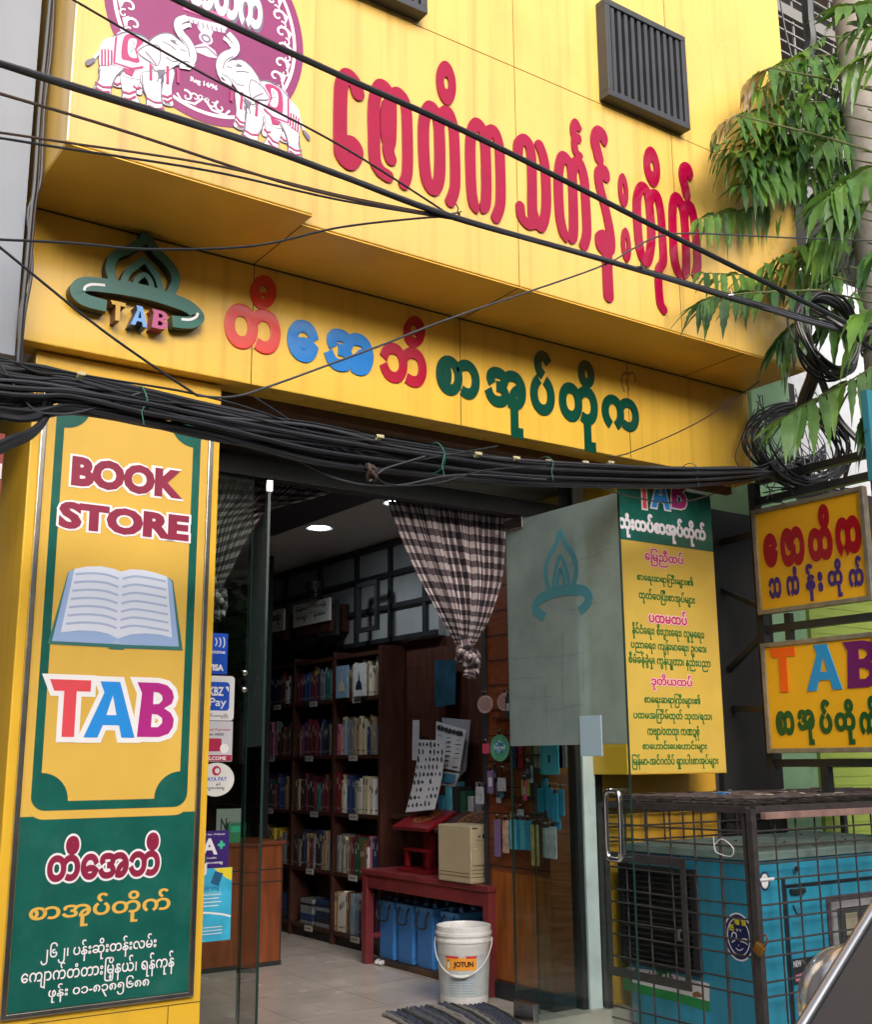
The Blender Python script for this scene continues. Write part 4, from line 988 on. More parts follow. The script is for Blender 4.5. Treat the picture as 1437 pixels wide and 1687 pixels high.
# ============================================================ stickers on the left glass (flat, on its street face)
FG = frame_y(-0.005)
pg = lambda u, v: (at(u, v, y=-0.006).x, at(u, v, y=-0.006).z)
def sticker(label, u0, u1, v0, v1, col, rad=0.01, shape='rect', wide=0.0):
    t = thing('glass_sticker', label, 'sticker', (pg(u0, v1)[0], -0.005, pg(u0, v1)[1]), 'payment stickers on the left glass pane')
    x1 = pg(u1, (v0+v1)/2)[0]; x0 = pg(u0, (v0+v1)/2)[0]-wide; zt = pg(u1, v0)[1]; zb = pg(u1, v1)[1]
    b = MB()
    if shape == 'oval': b.prism([((x0+x1)/2+(x1-x0)/2*cos(2*pi*k/40), (zb+zt)/2+(zt-zb)/2*sin(2*pi*k/40)) for k in range(40)], FG, 0.0003, 0.001)
    else: b.prism(rr(x0, x1, zb, zt, rad), FG, 0.0003, 0.001)
    obj('sheet', b, col, t); return t, x0, x1, zb, zt
SBLUE = mat('sticker_blue', (0.015, 0.08, 0.50), 0.3); SWHITE = mat('sticker_white', (0.72, 0.72, 0.75), 0.35); SNAVY = mat('sticker_navy', (0.045, 0.02, 0.16), 0.3); SRED = mat('sticker_red', (0.40, 0.02, 0.07), 0.4); SCY = mat('sticker_cyan', (0.05, 0.42, 0.66), 0.3, var=0.3, vscale=7); SYL = mat('sticker_yellow', (0.75, 0.60, 0.03), 0.4); SGN = mat('sticker_green', (0.05, 0.50, 0.30), 0.4)
def stext(t, body, m, x0, x1, zb, zt, bold=0.02, d=0.0012):
    b = MB(); put_text(b, body, FG, d, d+0.0003, x0, x1, zb, zt, bold); obj('lettering', b, m, t)
def sshape(t, name, m, pts, d=0.0011):
    b = MB(); b.prism(pts, FG, d, d+0.0003); obj(name, b, m, t)
W_ = 0.10
t, x0, x1, zb, zt = sticker('square blue card payment sticker with white letters, topmost on the glass', 345, 375, 1044, 1111, SBLUE, 0.004, wide=0.12)
h = zt-zb
stext(t, 'Welcome', WHITE, x1-0.135, x1-0.012, zb+h*0.50, zb+h*0.60, 0.02); stext(t, 'VISA', WHITE, x1-0.10, x1-0.018, zb+h*0.08, zb+h*0.24, 0.05)
b = MB()
for k in range(3): b.ribbon([(x1-0.075+0.02*k+0.018*cos(a), zb+h*0.78+0.022*sin(a)*(1+0.2*k)) for a in [radians(q) for q in range(-55, 56, 11)]], 0.005, FG, 0.0011, 0.0014)
obj('wave_mark', b, WHITE, t)
t, x0, x1, zb, zt = sticker('white rounded sticker with a blue pay logo, under the blue card sticker', 344, 386, 1114, 1187, SWHITE, 0.018, wide=0.12)
h = zt-zb
sshape(t, 'blue_field', SBLUE, rr(x0+0.02, x1-0.025, zb+h*0.22, zt-h*0.14, 0.016)); stext(t, 'KBZ', WHITE, x1-0.13, x1-0.055, zb+h*0.55, zb+h*0.75, 0.03, 0.0015); stext(t, 'Pay', WHITE, x1-0.125, x1-0.04, zb+h*0.26, zb+h*0.50, 0.01, 0.0015)
sshape(t, 'corner_mark', WHITE, [(x1-0.048, zb+h*0.76), (x1-0.030, zb+h*0.76), (x1-0.030, zb+h*0.64)], 0.0015); stext(t, 'ပေးနိုင်သည်'.replace('ပေး', 'ေပး'), INKBLK, x0+0.05, x1-0.03, zb+h*0.05, zb+h*0.15, 0.02)
t, x0, x1, zb, zt = sticker('grey white sticker with a small red card and the word WELCOME', 342, 383, 1188, 1254, mat('sticker_grey', (0.55, 0.55, 0.60), 0.35), 0.003, wide=0.12)
h = zt-zb
sshape(t, 'red_band', SRED, [(x0+0.002, zb+0.002), (x1-0.002, zb+0.002), (x1-0.002, zb+h*0.16), (x0+0.002, zb+h*0.16)]); stext(t, 'WELCOME', WHITE, x1-0.155, x1-0.03, zb+h*0.035, zb+h*0.125, 0.03, 0.0015)
sshape(t, 'card', SRED, rr(x1-0.15, x1-0.055, zb+h*0.25, zb+h*0.57, 0.006)); stext(t, 'AYA Digital Payment', SRED, x0+0.04, x1-0.012, zb+h*0.74, zb+h*0.82, 0.01); stext(t, 'Available HERE', INKBLK, x0+0.07, x1-0.045, zb+h*0.64, zb+h*0.70, 0.02)
b = MB(); b.prism([(x1-0.04+0.022*cos(k*0.4), zb+h*0.32+0.022*sin(k*0.4)) for k in range(16)], FG, 0.0015, 0.0018); obj('badge', b, WHITE, t)
t, x0, x1, zb, zt = sticker('white oval sticker reading AYA PAY', 341, 386, 1256, 1311, mat('sticker_oval_white', (0.68, 0.67, 0.66), 0.35), shape='oval', wide=0.045)
h = zt-zb
stext(t, 'AYA PAY', SBLUE, x0+0.045, x1-0.038, zb+h*0.45, zb+h*0.58, 0.02); stext(t, 'နှင့်', INKBLK, x0+0.09, x0+0.115, zb+h*0.31, zb+h*0.41, 0.02); stext(t, 'ငွေပေးချေ'.replace('ငွေ', 'ေငွ').replace('ပေး', 'ေပး').replace('ချေ', 'ေချ'), INKBLK, x0+0.04, x1-0.05, zb+h*0.17, zb+h*0.28, 0.02)
cm = ((x0+x1)/2, zb+h*0.76); b = MB(); b.holed([(cm[0]+0.022*cos(k*pi/12), cm[1]+0.022*sin(k*pi/12)) for k in range(24)], [(cm[0]+0.004+0.012*cos(k*pi/12), cm[1]+0.012*sin(k*pi/12)) for k in range(24)], FG, 0.0011, 0.0014); obj('leaf_mark', b, SRED, t)
t, x0, x1, zb, zt = sticker('dark purple square sticker with a large white A and a green plus', 338, 377, 1367, 1428, SNAVY, 0.012, wide=0.12)
h = zt-zb
stext(t, 'A', WHITE, x1-0.135, x1-0.055, zb+h*0.36, zb+h*0.80, 0.03); stext(t, '+', SGN, x1-0.055, x1-0.02, zb+h*0.50, zb+h*0.72, 0.06); stext(t, 'A Plus Credit', WHITE, x0+0.06, x1-0.06, zb+h*0.25, zb+h*0.30, 0.01); stext(t, 'စဉ်ငွေပေးချေ'.replace('ငွေ', 'ေငွ').replace('ပေး', 'ေပး').replace('ချေ', 'ေချ'), WHITE, x0+0.06, x1-0.03, zb+h*0.08, zb+h*0.20, 0.02); stext(t, 'powered by Alipay', WHITE, x0+0.04, x1-0.02, zb+h*0.87, zb+h*0.93, 0.01)
t, x0, x1, zb, zt = sticker('tall cyan poster sticker with a yellow corner and a cartoon phone user', 334, 381, 1428, 1547, SCY, 0.002, wide=0.10)
h = zt-zb
sshape(t, 'yellow_corner', SYL, [(x1-0.09, zt-0.001), (x1-0.001, zt-0.001), (x1-0.001, zt-0.06), (x1-0.03, zt-0.045), (x1-0.06, zt-0.025)]); stext(t, 'ဒစ်ဂျစ်တယ်', mat('sticker_lightblue', (0.25, 0.62, 0.78), 0.4), x1-0.16, x1-0.05, zt-0.135, zt-0.085, 0.01)
b = MB()
b.ribbon(spline([(x0, zb+0.10), (x0+0.08, zb+0.125), (x1-0.06, zb+0.115), (x1-0.001, zb+0.10)], 5), 0.008, FG, 0.0011, 0.0014)
for k in range(4): b.ribbon([(x0+0.02, zb+0.20-k*0.016), (x1-0.05-0.012*(k % 2), zb+0.20-k*0.016)], 0.004, FG, 0.0011, 0.0014)
for k in range(3): b.ribbon([(x0+0.06, zb+0.06-k*0.014), (x1-0.04, zb+0.06-k*0.014)], 0.003, FG, 0.0011, 0.0014)
b.prism(rr(x1-0.165, x1-0.125, zb+0.285, zb+0.345, 0.012), FG, 0.0011, 0.0014)
obj('white_print', b, WHITE, t)
b = MB(); b.prism(rr(x1-0.155, x1-0.128, zb+0.335, zb+0.368, 0.01), FG, 0.0015, 0.0018); b.prism([(x1-0.105, zb+0.25), (x1-0.085, zb+0.30), (x1-0.045, zb+0.29), (x1-0.065, zb+0.235)], FG, 0.0015, 0.0018); obj('dark_print', b, mat('sticker_darkblue', (0.02, 0.10, 0.22), 0.4), t)
stext(t, 'စာေမးပွဲ', mat('sticker_midblue', (0.02, 0.2, 0.45), 0.4), x1-0.15, x1-0.06, zb+0.215, zb+0.24, 0.04)
# ============================================================ bookcase along the right wall
bc = thing('bookcase', 'long dark red wooden bookcase full of books along the right wall inside the shop', 'bookcase', (4.55, 3.3, 0))
SX, SY0, SY1 = 4.42, 2.10, 5.1
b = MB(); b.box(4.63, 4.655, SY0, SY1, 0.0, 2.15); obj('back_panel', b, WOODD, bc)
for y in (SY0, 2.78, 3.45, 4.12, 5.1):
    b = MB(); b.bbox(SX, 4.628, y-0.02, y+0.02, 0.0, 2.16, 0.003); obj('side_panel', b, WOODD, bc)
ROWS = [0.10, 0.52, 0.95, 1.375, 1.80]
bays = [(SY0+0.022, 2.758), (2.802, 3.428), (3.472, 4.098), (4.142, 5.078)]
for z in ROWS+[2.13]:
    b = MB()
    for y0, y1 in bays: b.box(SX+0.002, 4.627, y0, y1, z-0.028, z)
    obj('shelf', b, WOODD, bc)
b = MB()
for y0, y1 in bays: b.box(SX+0.03, 4.627, y0, y1, 0.0, 0.071)
obj('plinth', b, mat('black_plinth', (0.012, 0.01, 0.01), 0.6), bc)
LAB = mat('shelf_label', (0.42, 0.41, 0.38), 0.6)
for z in ROWS:
    for y0, y1 in bays[:3]:
        ym = (y0+y1)/2+random.uniform(-0.06, 0.06)
        b = MB(); b.box(SX-0.003, SX+0.0015, ym-0.06, ym+0.06, z-0.045, z-0.004); o_ = obj('shelf_label', b, LAB, bc)
        b = MB()
        for k in range(3): b.box(SX-0.0038, SX-0.003, ym-0.035+k*0.028, ym-0.02+k*0.028, z-0.030, z-0.018)
        obj('number', b, INKBLK, o_)
# white subject boards above the shelves
for y0, y1, lab, txt in ((2.83, 3.44, 'white subject board with four framed entries above the bookcase', ('မြန်မာ'.replace('မြ', 'ြမ'), 'ဘာသာပြန်'.replace('ပြ', 'ြပ'), 'ကဗျာ', 'ရသစာေပ')), (3.62, 4.2, 'white subject board with one line of writing nearest the back wall', ('ဘာသာေရး',))):
    t = thing('subject_board', lab, 'board', (4.40, (y0+y1)/2, 2.40), 'white subject boards above the bookcase')
    b = MB(); b.box(4.40, 4.42, y0, y1, 2.42, 2.60); obj('board', b, mat('board_white', (0.55, 0.54, 0.52), 0.6), t)
    F_ = frame_x(4.40); b = MB()
    for i, s_ in enumerate(txt):
        w_ = (y1-y0)/2 if len(txt) > 1 else (y1-y0); a0 = -y1+0.05+(i % 2)*w_; z0 = (2.53 if i < 2 else 2.45) if len(txt) > 1 else 2.47
        put_text(b, s_, F_, 0.0003, 0.001, a0, a0+w_-0.10, z0, z0+(0.05 if len(txt) > 1 else 0.09), 0.03)
    if len(txt) > 1: b.ribbon([(-y1+0.01, 2.512), (-y0-0.01, 2.512)], 0.004, F_, 0.0003, 0.001); b.ribbon([(-(y0+y1)/2, 2.43), (-(y0+y1)/2, 2.59)], 0.004, F_, 0.0003, 0.001)
    obj('lettering', b, INKBLK, t)
    b = MB(); b.box(4.421, 4.60, y0+0.02, y1-0.02, 2.34, 2.56); obj('wooden_rail', b, WOODD, t)

# ============================================================ books, each its own object
PAL = [('dark blue', (0.015, 0.03, 0.09)), ('navy', (0.012, 0.016, 0.045)), ('black', (0.015, 0.014, 0.016)), ('white', (0.48, 0.47, 0.45)), ('cream', (0.40, 0.35, 0.24)), ('grey', (0.14, 0.145, 0.16)), ('dark red', (0.15, 0.010, 0.015)), ('maroon', (0.09, 0.012, 0.022)), ('brown', (0.10, 0.05, 0.022)), ('teal', (0.012, 0.085, 0.10)), ('dark green', (0.010, 0.06, 0.03)), ('pale blue', (0.16, 0.25, 0.34)), ('yellow', (0.42, 0.30, 0.04)), ('pink', (0.34, 0.10, 0.15)), ('purple', (0.08, 0.025, 0.10)), ('tan', (0.26, 0.18, 0.10))]
BM_ = {n_: mat('book_'+n_.replace(' ', '_'), tuple(min(0.62, q*1.35+0.004) for q in c), 0.35, var=0.15, vscale=30) for n_, c in PAL}
PAGES = mat('book_pages', (0.40, 0.37, 0.30), 0.8)
_proto = {}
ROWN = ['bottom', 'second lowest', 'middle', 'second highest', 'top']
BAYN = ['nearest the street', 'second from the street', 'third from the street', 'deepest']
STRIPE = mat('book_title_band', (0.45, 0.42, 0.33), 0.5)
def book_mesh(col):
    if col in _proto: return _proto[col]
    b = MB(); b.cur = 0
    # spine and covers as one C shape, title band on the spine, page block
    b.box(0, 0.006, -0.5, 0.5, 0, 1); b.box(0.006, 0.16, -0.5, -0.42, 0, 1); b.box(0.006, 0.16, 0.42, 0.5, 0, 1)
    b.cur = 1; b.box(0.0062, 0.155, -0.419, 0.419, 0.012, 0.985)
    b.cur = 2; r_ = random.Random(col); z = 0.58+0.2*r_.random(); b.box(-0.0006, 0.0002, -0.28, 0.28, z, z+0.16); b.box(-0.0006, 0.0002, -0.3, 0.3, 0.10, 0.14)
    me = bpy.data.meshes.new('book'); me.from_pydata(b.v, [], b.f)
    for m_ in (BM_[col], PAGES, STRIPE if PAL[[p[0] for p in PAL].index(col)][1][0] < 0.2 else INKBLK): me.materials.append(m_)
    me.polygons.foreach_set('material_index', b.mi); me.update()
    _proto[col] = me; return me
BK = random.Random(11)
nb = 0
def put_book(x, y, z, th, hh, col, label, group, lean=0.0):
    global nb
    o = bpy.data.objects.new('book', book_mesh(col)); COL.objects.link(o)
    o.location = (x, y, z); o.scale = (1, th, hh); o.rotation_euler = (BK.choice([0, 0, 0, 0.03, -0.04]) if th < 0.03 else 0, 0, 0)
    o['label'] = label; o['category'] = 'book'; o['group'] = group; nb += 1
for ri, z in enumerate(ROWS):
    for bi, (y0, y1) in enumerate(bays[:3]):
        if (ri == 0 and bi >= 1): continue
        y = y0+0.003; fam = BK.choice([None, None, 'mix'])
        run = 0; col = 'grey'
        while True:
            th = BK.uniform(0.018, 0.032) if bi < 2 else BK.uniform(0.03, 0.048)
            if y+th > y1-0.006: break
            if run <= 0:
                r_ = BK.random()
                pool = ['white', 'white', 'grey', 'tan', 'dark blue', 'cream', 'pale blue', 'maroon', 'cream', 'brown'] if bi == 0 else ['black', 'navy', 'dark blue', 'grey', 'brown', 'maroon', 'tan']
                col = BK.choice(pool) if r_ < 0.75 else BK.choice(PAL)[0]; run = BK.choice([1, 1, 1, 2, 3])
            run -= 1
            hh = BK.uniform(0.19, 0.29) if ri != 0 else BK.uniform(0.24, 0.29)
            put_book(SX+0.012+BK.uniform(0, 0.03), y+th/2, z+0.0006, th*0.97, hh, col, '%s book upright on the %s bookcase shelf, bay %s' % (col, ROWN[ri], BAYN[bi]), 'books on the bookcase')
            y += th+0.001
            if BK.random() < 0.015: y += 0.05
# flat piles in the dark bays at the bottom
for bi, yc in ((1, 2.95), (1, 3.2), (2, 3.65)):
    zz = 0.1006
    for k in range(7):
        hh = BK.uniform(0.018, 0.035); b = MB(); b.bbox(SX+0.02, SX+0.18, yc-0.10, yc+0.10, zz, zz+hh, 0.002)
        tag(obj('book', b, BM_[BK.choice(['navy', 'black', 'dark blue', 'grey'])]), 'dark book lying in a flat pile on the bottom shelf, bay %s' % BAYN[bi], 'book', 'flat books on the bottom shelf'); zz += hh+0.0005
# face-out books on the top shelf
for yc, m_, lab in ((2.62, BM_['pale blue'], 'pale blue book with a pagoda cover facing out on the top shelf'), (2.36, BM_['white'], 'white book facing out at the street end of the top shelf')):
    b = MB(); b.bbox(SX-0.022, SX-0.004, yc-0.085, yc+0.085, 1.8006, 2.045, 0.002); t = obj('book', b, m_); tag(t, lab, 'book', 'face-out books')
    b = MB(); F_ = frame_x(SX-0.0222)
    b.prism([(-yc-0.05, 1.85), (-yc+0.05, 1.85), (-yc+0.035, 1.90), (-yc+0.012, 1.92), (-yc, 1.99), (-yc-0.012, 1.92), (-yc-0.035, 1.90)], F_, 0.0002, 0.0008); obj('cover_picture', b, BM_['navy'] if m_ is BM_['white'] else BM_['cream'], t)

# ============================================================ counter on the left
ct = thing('counter', 'reddish wooden counter with grooved front behind the left glass', 'counter', (2.8, 2.5, 0))
b = MB(); b.bbox(1.9, 3.728, 2.23, 2.85, 0.02, 0.775, 0.004); obj('cabinet', b, mat('counter_wood', (0.22, 0.058, 0.018), 0.35, var=0.3, vscale=4, stretch=(5, 5, 0.9), bump=0.05), ct)
b = MB(); b.bbox(1.88, 3.745, 2.215, 2.87, 0.776, 0.80, 0.004); obj('top', b, WOOD, ct)
b = MB(); b.box(1.9, 3.73, 2.227, 2.24, 0.615, 0.622); b.box(1.9, 3.73, 2.227, 2.24, 0.535, 0.542); b.box(1.9, 3.73, 2.228, 2.24, 0.0, 0.03); b.box(3.715, 3.722, 2.227, 2.24, 0.03, 0.775); obj('groove', b, DARKIN, ct)
t = thing('counter_notice', 'grey upright notice reading New on the left counter', 'notice', (3.2, 2.33, 0.80))
n0, n1 = at(357, 1345, y=2.3), at(400, 1345, y=2.3); zt = at(380, 1332, y=2.3).z
b = MB(); b.bbox(n0.x, n1.x, 2.30, 2.31, 0.801, zt, 0.002); obj('board', b, mat('notice_grey', (0.30, 0.33, 0.30), 0.5), t)
b = MB(); put_text(b, 'New', frame_y(2.30), 0.0005, 0.001, n0.x+0.03, n1.x-0.03, zt-0.14, zt-0.06, 0.02); obj('lettering', b, INKBLK, t)
b = MB(); b.box(n0.x+0.05, n1.x-0.05, 2.312, 2.36, 0.801, 0.808); obj('foot', b, INKBLK, t)
n0, n1 = at(374, 1375, y=2.27), at(404, 1375, y=2.27); zt = at(390, 1355, y=2.27).z
b = MB(); b.bbox(n0.x, n1.x, 2.25, 2.29, 0.801, zt, 0.003); t = obj('leaflet_box', b, mat('leaflet_green', (0.06, 0.25, 0.12), 0.4, var=0.2)); tag(t, 'small green leaflet box on the counter beside the New notice', 'leaflet box')
b = MB(); b.box(n0.x+0.02, n1.x-0.02, 2.2485, 2.2498, zt-0.06, zt-0.02); obj('cover_panel', b, SGN, t)

# ============================================================ wood panelled display wall beside the door
dw = thing('display_wall', 'brown wood panelled display wall with a black skirting just inside the right door', 'wall', (4.33, 0.3, 0))
XW = 4.25
b = MB(); b.box(XW, 4.40, 0.03, 0.585, 0.09, 0.70); b.box(XW, 4.40, 0.03, 0.585, 0.70, 2.69); obj('panelling', b, WOOD, dw)
b = MB()
b.box(XW-0.004, XW-0.001, 0.035, 0.56, 0.10, 0.69); obj('lower_board', b, WOODO, dw)
b = MB()
for k in range(13): b.box(XW-0.002, XW+0.002, 0.03, 0.58, 0.72+k*0.15, 0.726+k*0.15)
obj('groove', b, mat('groove_dark', (0.02, 0.008, 0.005), 0.7), dw)
b = MB(); b.box(XW-0.02, 4.40, 0.02, 0.60, 0.0, 0.088); b.box(XW-0.012, 4.40, 0.587, 0.62, 0.09, 2.69); obj('skirting', b, INKBLK, dw)
# dark book shelf stretch behind the hanging packets
b = MB()
for z in (1.13, 1.36, 1.58): b.box(XW-0.03, XW-0.003, 0.06, 0.50, z-0.012, z)
obj('ledge', b, WOODD, dw)

def hook(y, z, L=0.12, name='hook', par=None):
    b = MB(); b.tube([(XW-0.002, y, z), (XW-L, y, z+0.005), (XW-L-0.01, y, z+0.02)], 0.003, 6); return b
CLEARBAG = glass_mat('clear_bag', tint=(0.80, 0.80, 0.80))
def packet(label, u, v, w_, h_, col, dx=0.05, kind='bag', inner=None, rnd=False, text=None, group='packets hanging on the display wall'):
    p = at(u, v, x=XW-dx)
    t = thing('packet', label, 'packet', (XW-dx, p.y, p.z-h_/2), group)
    F_ = frame_x(XW-dx)
    b = MB()
    if rnd: b.prism([(-p.y+w_/2*cos(2*pi*k/28), p.z+h_/2*sin(2*pi*k/28)) for k in range(28)], F_, -0.004, 0.0)
    else:
        pts = rr(-p.y-w_/2, -p.y+w_/2, p.z-h_/2, p.z+h_/2, min(0.008, w_*0.2)); b.prism(pts, F_, -0.006, 0.0)
    obj('packet_body', b, col, t)
    b = MB(); b.tube([(XW-0.003, p.y, p.z+h_/2+0.022), (XW-dx-0.03, p.y, p.z+h_/2+0.026)], 0.0022, 6)
    b.prism([(-p.y-0.012, p.z+h_/2-0.002), (-p.y+0.012, p.z+h_/2-0.002), (-p.y+0.008, p.z+h_/2+0.03), (-p.y-0.008, p.z+h_/2+0.03)], F_, -0.003, -0.001)
    obj('hanger', b, STEEL, t)
    if inner:
        b = MB(); iw_, ih_, m_ = inner; b.prism(rr(-p.y-w_*iw_/2, -p.y+w_*iw_/2, p.z-h_*ih_/2, p.z+h_*ih_/2, 0.004), F_, 0.0004, 0.0012); obj('print_panel', b, m_, t)
    if text:
        for body, m_, ax0, ax1, bz0, bz1 in text:
            b = MB(); put_text(b, body, F_, 0.0014, 0.0020, -p.y+w_*ax0, -p.y+w_*ax1, p.z+h_*bz0, p.z+h_*bz1, 0.03); obj('lettering', b, m_, t)
    return t
BLUE_P = mat('packet_blue', (0.035, 0.22, 0.36), 0.3, var=0.25, vscale=14); SKY_P = mat('packet_sky', (0.08, 0.36, 0.46), 0.35, var=0.15, vscale=10); LILP = mat('packet_lilac', (0.18, 0.12, 0.26), 0.35, var=0.2); PALEP = mat('packet_pale', (0.36, 0.36, 0.40), 0.4, var=0.25, vscale=25); PINKP = mat('packet_pink', (0.55, 0.06, 0.13), 0.4); YELP = mat('packet_yellow', (0.42, 0.30, 0.10), 0.4, var=0.35, vscale=30); OLIVE = mat('packet_olive', (0.30, 0.27, 0.05), 0.4)
# dotted round cards
def dots(t, u, v, dx, rx, rz):
    p = at(u, v, x=XW-dx); F_ = frame_x(XW-dx); b = MB()
    for i in range(-4, 5):
        for j in range(-4, 5):
            a, c = (i+0.5*(j % 2))*rx*0.24, j*rz*0.22
            if (a/rx)**2+(c/rz)**2 < 0.75: b.prism([(-p.y+a+0.004*cos(k*1.05), p.z+c+0.005*sin(k*1.05)) for k in range(6)], F_, 0.0004, 0.001)
    obj('dot_print', b, mat('dot_brown', (0.12, 0.03, 0.03), 0.5), t)
t = packet('round white card with brown dots hanging left of its twin', 799, 1160, 0.15, 0.105, mat('card_rose', (0.42, 0.28, 0.27), 0.5), 0.07, rnd=True); dots(t, 799, 1160, 0.07, 0.075, 0.052)
t = packet('round white card with brown dots half hidden by the frosted door', 832, 1156, 0.15, 0.105, MATS['card_rose'], 0.06, rnd=True); dots(t, 832, 1156, 0.06, 0.075, 0.052)
t = packet('round green and blue car sign reading Child in Car', 823, 1232, 0.175, 0.155, mat('child_green', (0.09, 0.34, 0.20), 0.35, var=0.35, vscale=9), 0.07, rnd=True)
p = at(823, 1232, x=XW-0.07); F_ = frame_x(XW-0.07)
b = MB(); b.prism([(-p.y+0.055*cos(k*0.3), p.z+0.006+0.036*sin(k*0.3)) for k in range(21)], F_, 0.0004, 0.001); obj('cloud_panel', b, mat('cloud_white', (0.5, 0.6, 0.62), 0.4), t)
b = MB(); put_text(b, 'Child', F_, 0.0012, 0.002, -p.y-0.045, -p.y+0.045, p.z+0.008, p.z+0.040, 0.05); put_text(b, 'in Car', F_, 0.0012, 0.002, -p.y-0.040, -p.y+0.045, p.z-0.028, p.z+0.003, 0.05); obj('lettering', b, BLUE_P, t)
packet('small bright pink packet peeking out left of the round car sign', 800, 1233, 0.06, 0.06, PINKP, 0.06)
packet('clear bag with white beads and blue charms in the middle of the display wall', 827, 1292, 0.17, 0.15, CLEARBAG, 0.08, inner=(0.45, 0.5, PALEP))
packet('lilac and white strip packet hanging beside the bag of charms', 808, 1288, 0.06, 0.13, LILP, 0.07, inner=(0.6, 0.4, mat('packet_white', (0.5, 0.5, 0.52), 0.4)))
packet('pale tilted paper tag hanging lowest left of the bag of charms', 790, 1310, 0.075, 0.10, PALEP, 0.08)
packet('dark card with an olive oval badge', 866, 1297, 0.10, 0.115, INKBLK, 0.04, inner=(0.75, 0.8, OLIVE))
packet('large sky blue flat packet beside the white door post', 905, 1250, 0.155, 0.17, SKY_P, 0.06, inner=(0.12, 0.25, INKBLK))
for i in range(6): packet(['dark red book-like packet behind the glass edge', 'brown packet on the upper ledge', 'tan packet on the upper ledge', 'navy packet on the upper ledge', 'white striped packet on the upper ledge right of the sky blue one', 'pale grey packet at the door end of the upper ledge'][i], [856, 872, 884, 848, 921, 927][i], 1245, 0.06, 0.13, [MATS['book_dark_red'], MATS['book_brown'], MATS['book_tan'], MATS['book_navy'], PALEP, MATS['book_grey']][i], 0.025)
for i in range(5): packet(['blue toy packet hanging highest of the blue bunch', 'blue toy packet with a wide top', 'blue toy packet in the middle of the bunch', 'blue toy packet at the door end of the bunch', 'short dark blue toy packet'][i], [898, 906, 914, 924, 890][i], [1308, 1322, 1330, 1322, 1318][i], 0.05, 0.17-0.01*i, BLUE_P, 0.05+0.01*(i % 3))
for i in range(8): packet(['purple card strip at the inner end of the lowest row', 'white and orange card strip in the lowest row', 'turquoise card strip, inner of the turquoise ones', 'turquoise card strip beside the inner one', 'turquoise card strip in the middle of the lowest row', 'turquoise card strip beside the long yellow one', 'white glittering strip beyond the yellow one', 'white glittering strip at the door end of the lowest row'][i], [819, 833, 845, 854, 862, 870, 900, 911][i], [1380, 1378, 1374, 1375, 1375, 1376, 1388, 1388][i], 0.055, [0.21, 0.18, 0.165, 0.165, 0.16, 0.16, 0.16, 0.17][i], [LILP, mat('packet_orange', (0.45, 0.30, 0.24), 0.4, var=0.4, vscale=30), SKY_P, BLUE_P, SKY_P, BLUE_P, PALEP, PALEP][i], 0.06+0.006*(i % 3))
packet('long yellow printed card strip hanging lowest of the row', 881, 1392, 0.062, 0.22, YELP, 0.075)

PR = random.Random(12)
for i in range(16):
    u = 815+PR.uniform(0, 105); v = [1168, 1200, 1275, 1300, 1345][i % 5]+PR.uniform(-8, 8); u = max(u, 812)
    cn, cm_ = PR.choice([('white', PALEP), ('sky blue', SKY_P), ('blue', BLUE_P), ('dark', INKBLK), ('pink', PINKP), ('clear', CLEARBAG), ('tan', MATS['book_tan'])])
    packet('small %s packet among the mixed hanging goods of the display wall' % cn, u, v, PR.uniform(0.03, 0.055), PR.uniform(0.07, 0.13), cm_, 0.02+0.003*i, inner=(0.6, 0.35, PR.choice([PALEP, OLIVE, LILP])), group='mixed hanging goods')
# ============================================================ bench with batteries under it
bench = thing('bench', 'red brown painted wooden bench along the right wall', 'bench', (4.4, 1.2, 0))
BEN = mat('bench_red', (0.17, 0.026, 0.03), 0.35, var=0.2, vscale=7, damt=0.3, dirt=(0.06, 0.015, 0.015), dscale=8)
b = MB(); b.bbox(4.185, 4.60, 0.52, 1.96, 0.575, 0.61, 0.006); obj('top', b, BEN, bench)
b = MB(); b.bbox(4.20, 4.23, 0.59, 1.91, 0.49, 0.574, 0.003); obj('apron', b, BEN, bench)
for y in (0.56, 1.93):
    for x in (4.225, 4.57):
        b = MB(); b.bbox(x-0.03, x+0.03, y-0.03, y+0.03, 0.0, 0.573, 0.004); obj('leg', b, BEN, bench)
b = MB(); b.bbox(4.256, 4.54, 1.915, 1.945, 0.16, 0.19, 0.003); b.bbox(4.256, 4.54, 0.545, 0.575, 0.16, 0.19, 0.003); obj('stretcher', b, BEN, bench)
BATB = mat('battery_blue', (0.055, 0.23, 0.58), 0.32, var=0.12, vscale=5, damt=0.25, dirt=(0.02, 0.07, 0.18), dscale=9)
BATL = mat('battery_lid_blue', (0.075, 0.30, 0.66), 0.35, var=0.1)
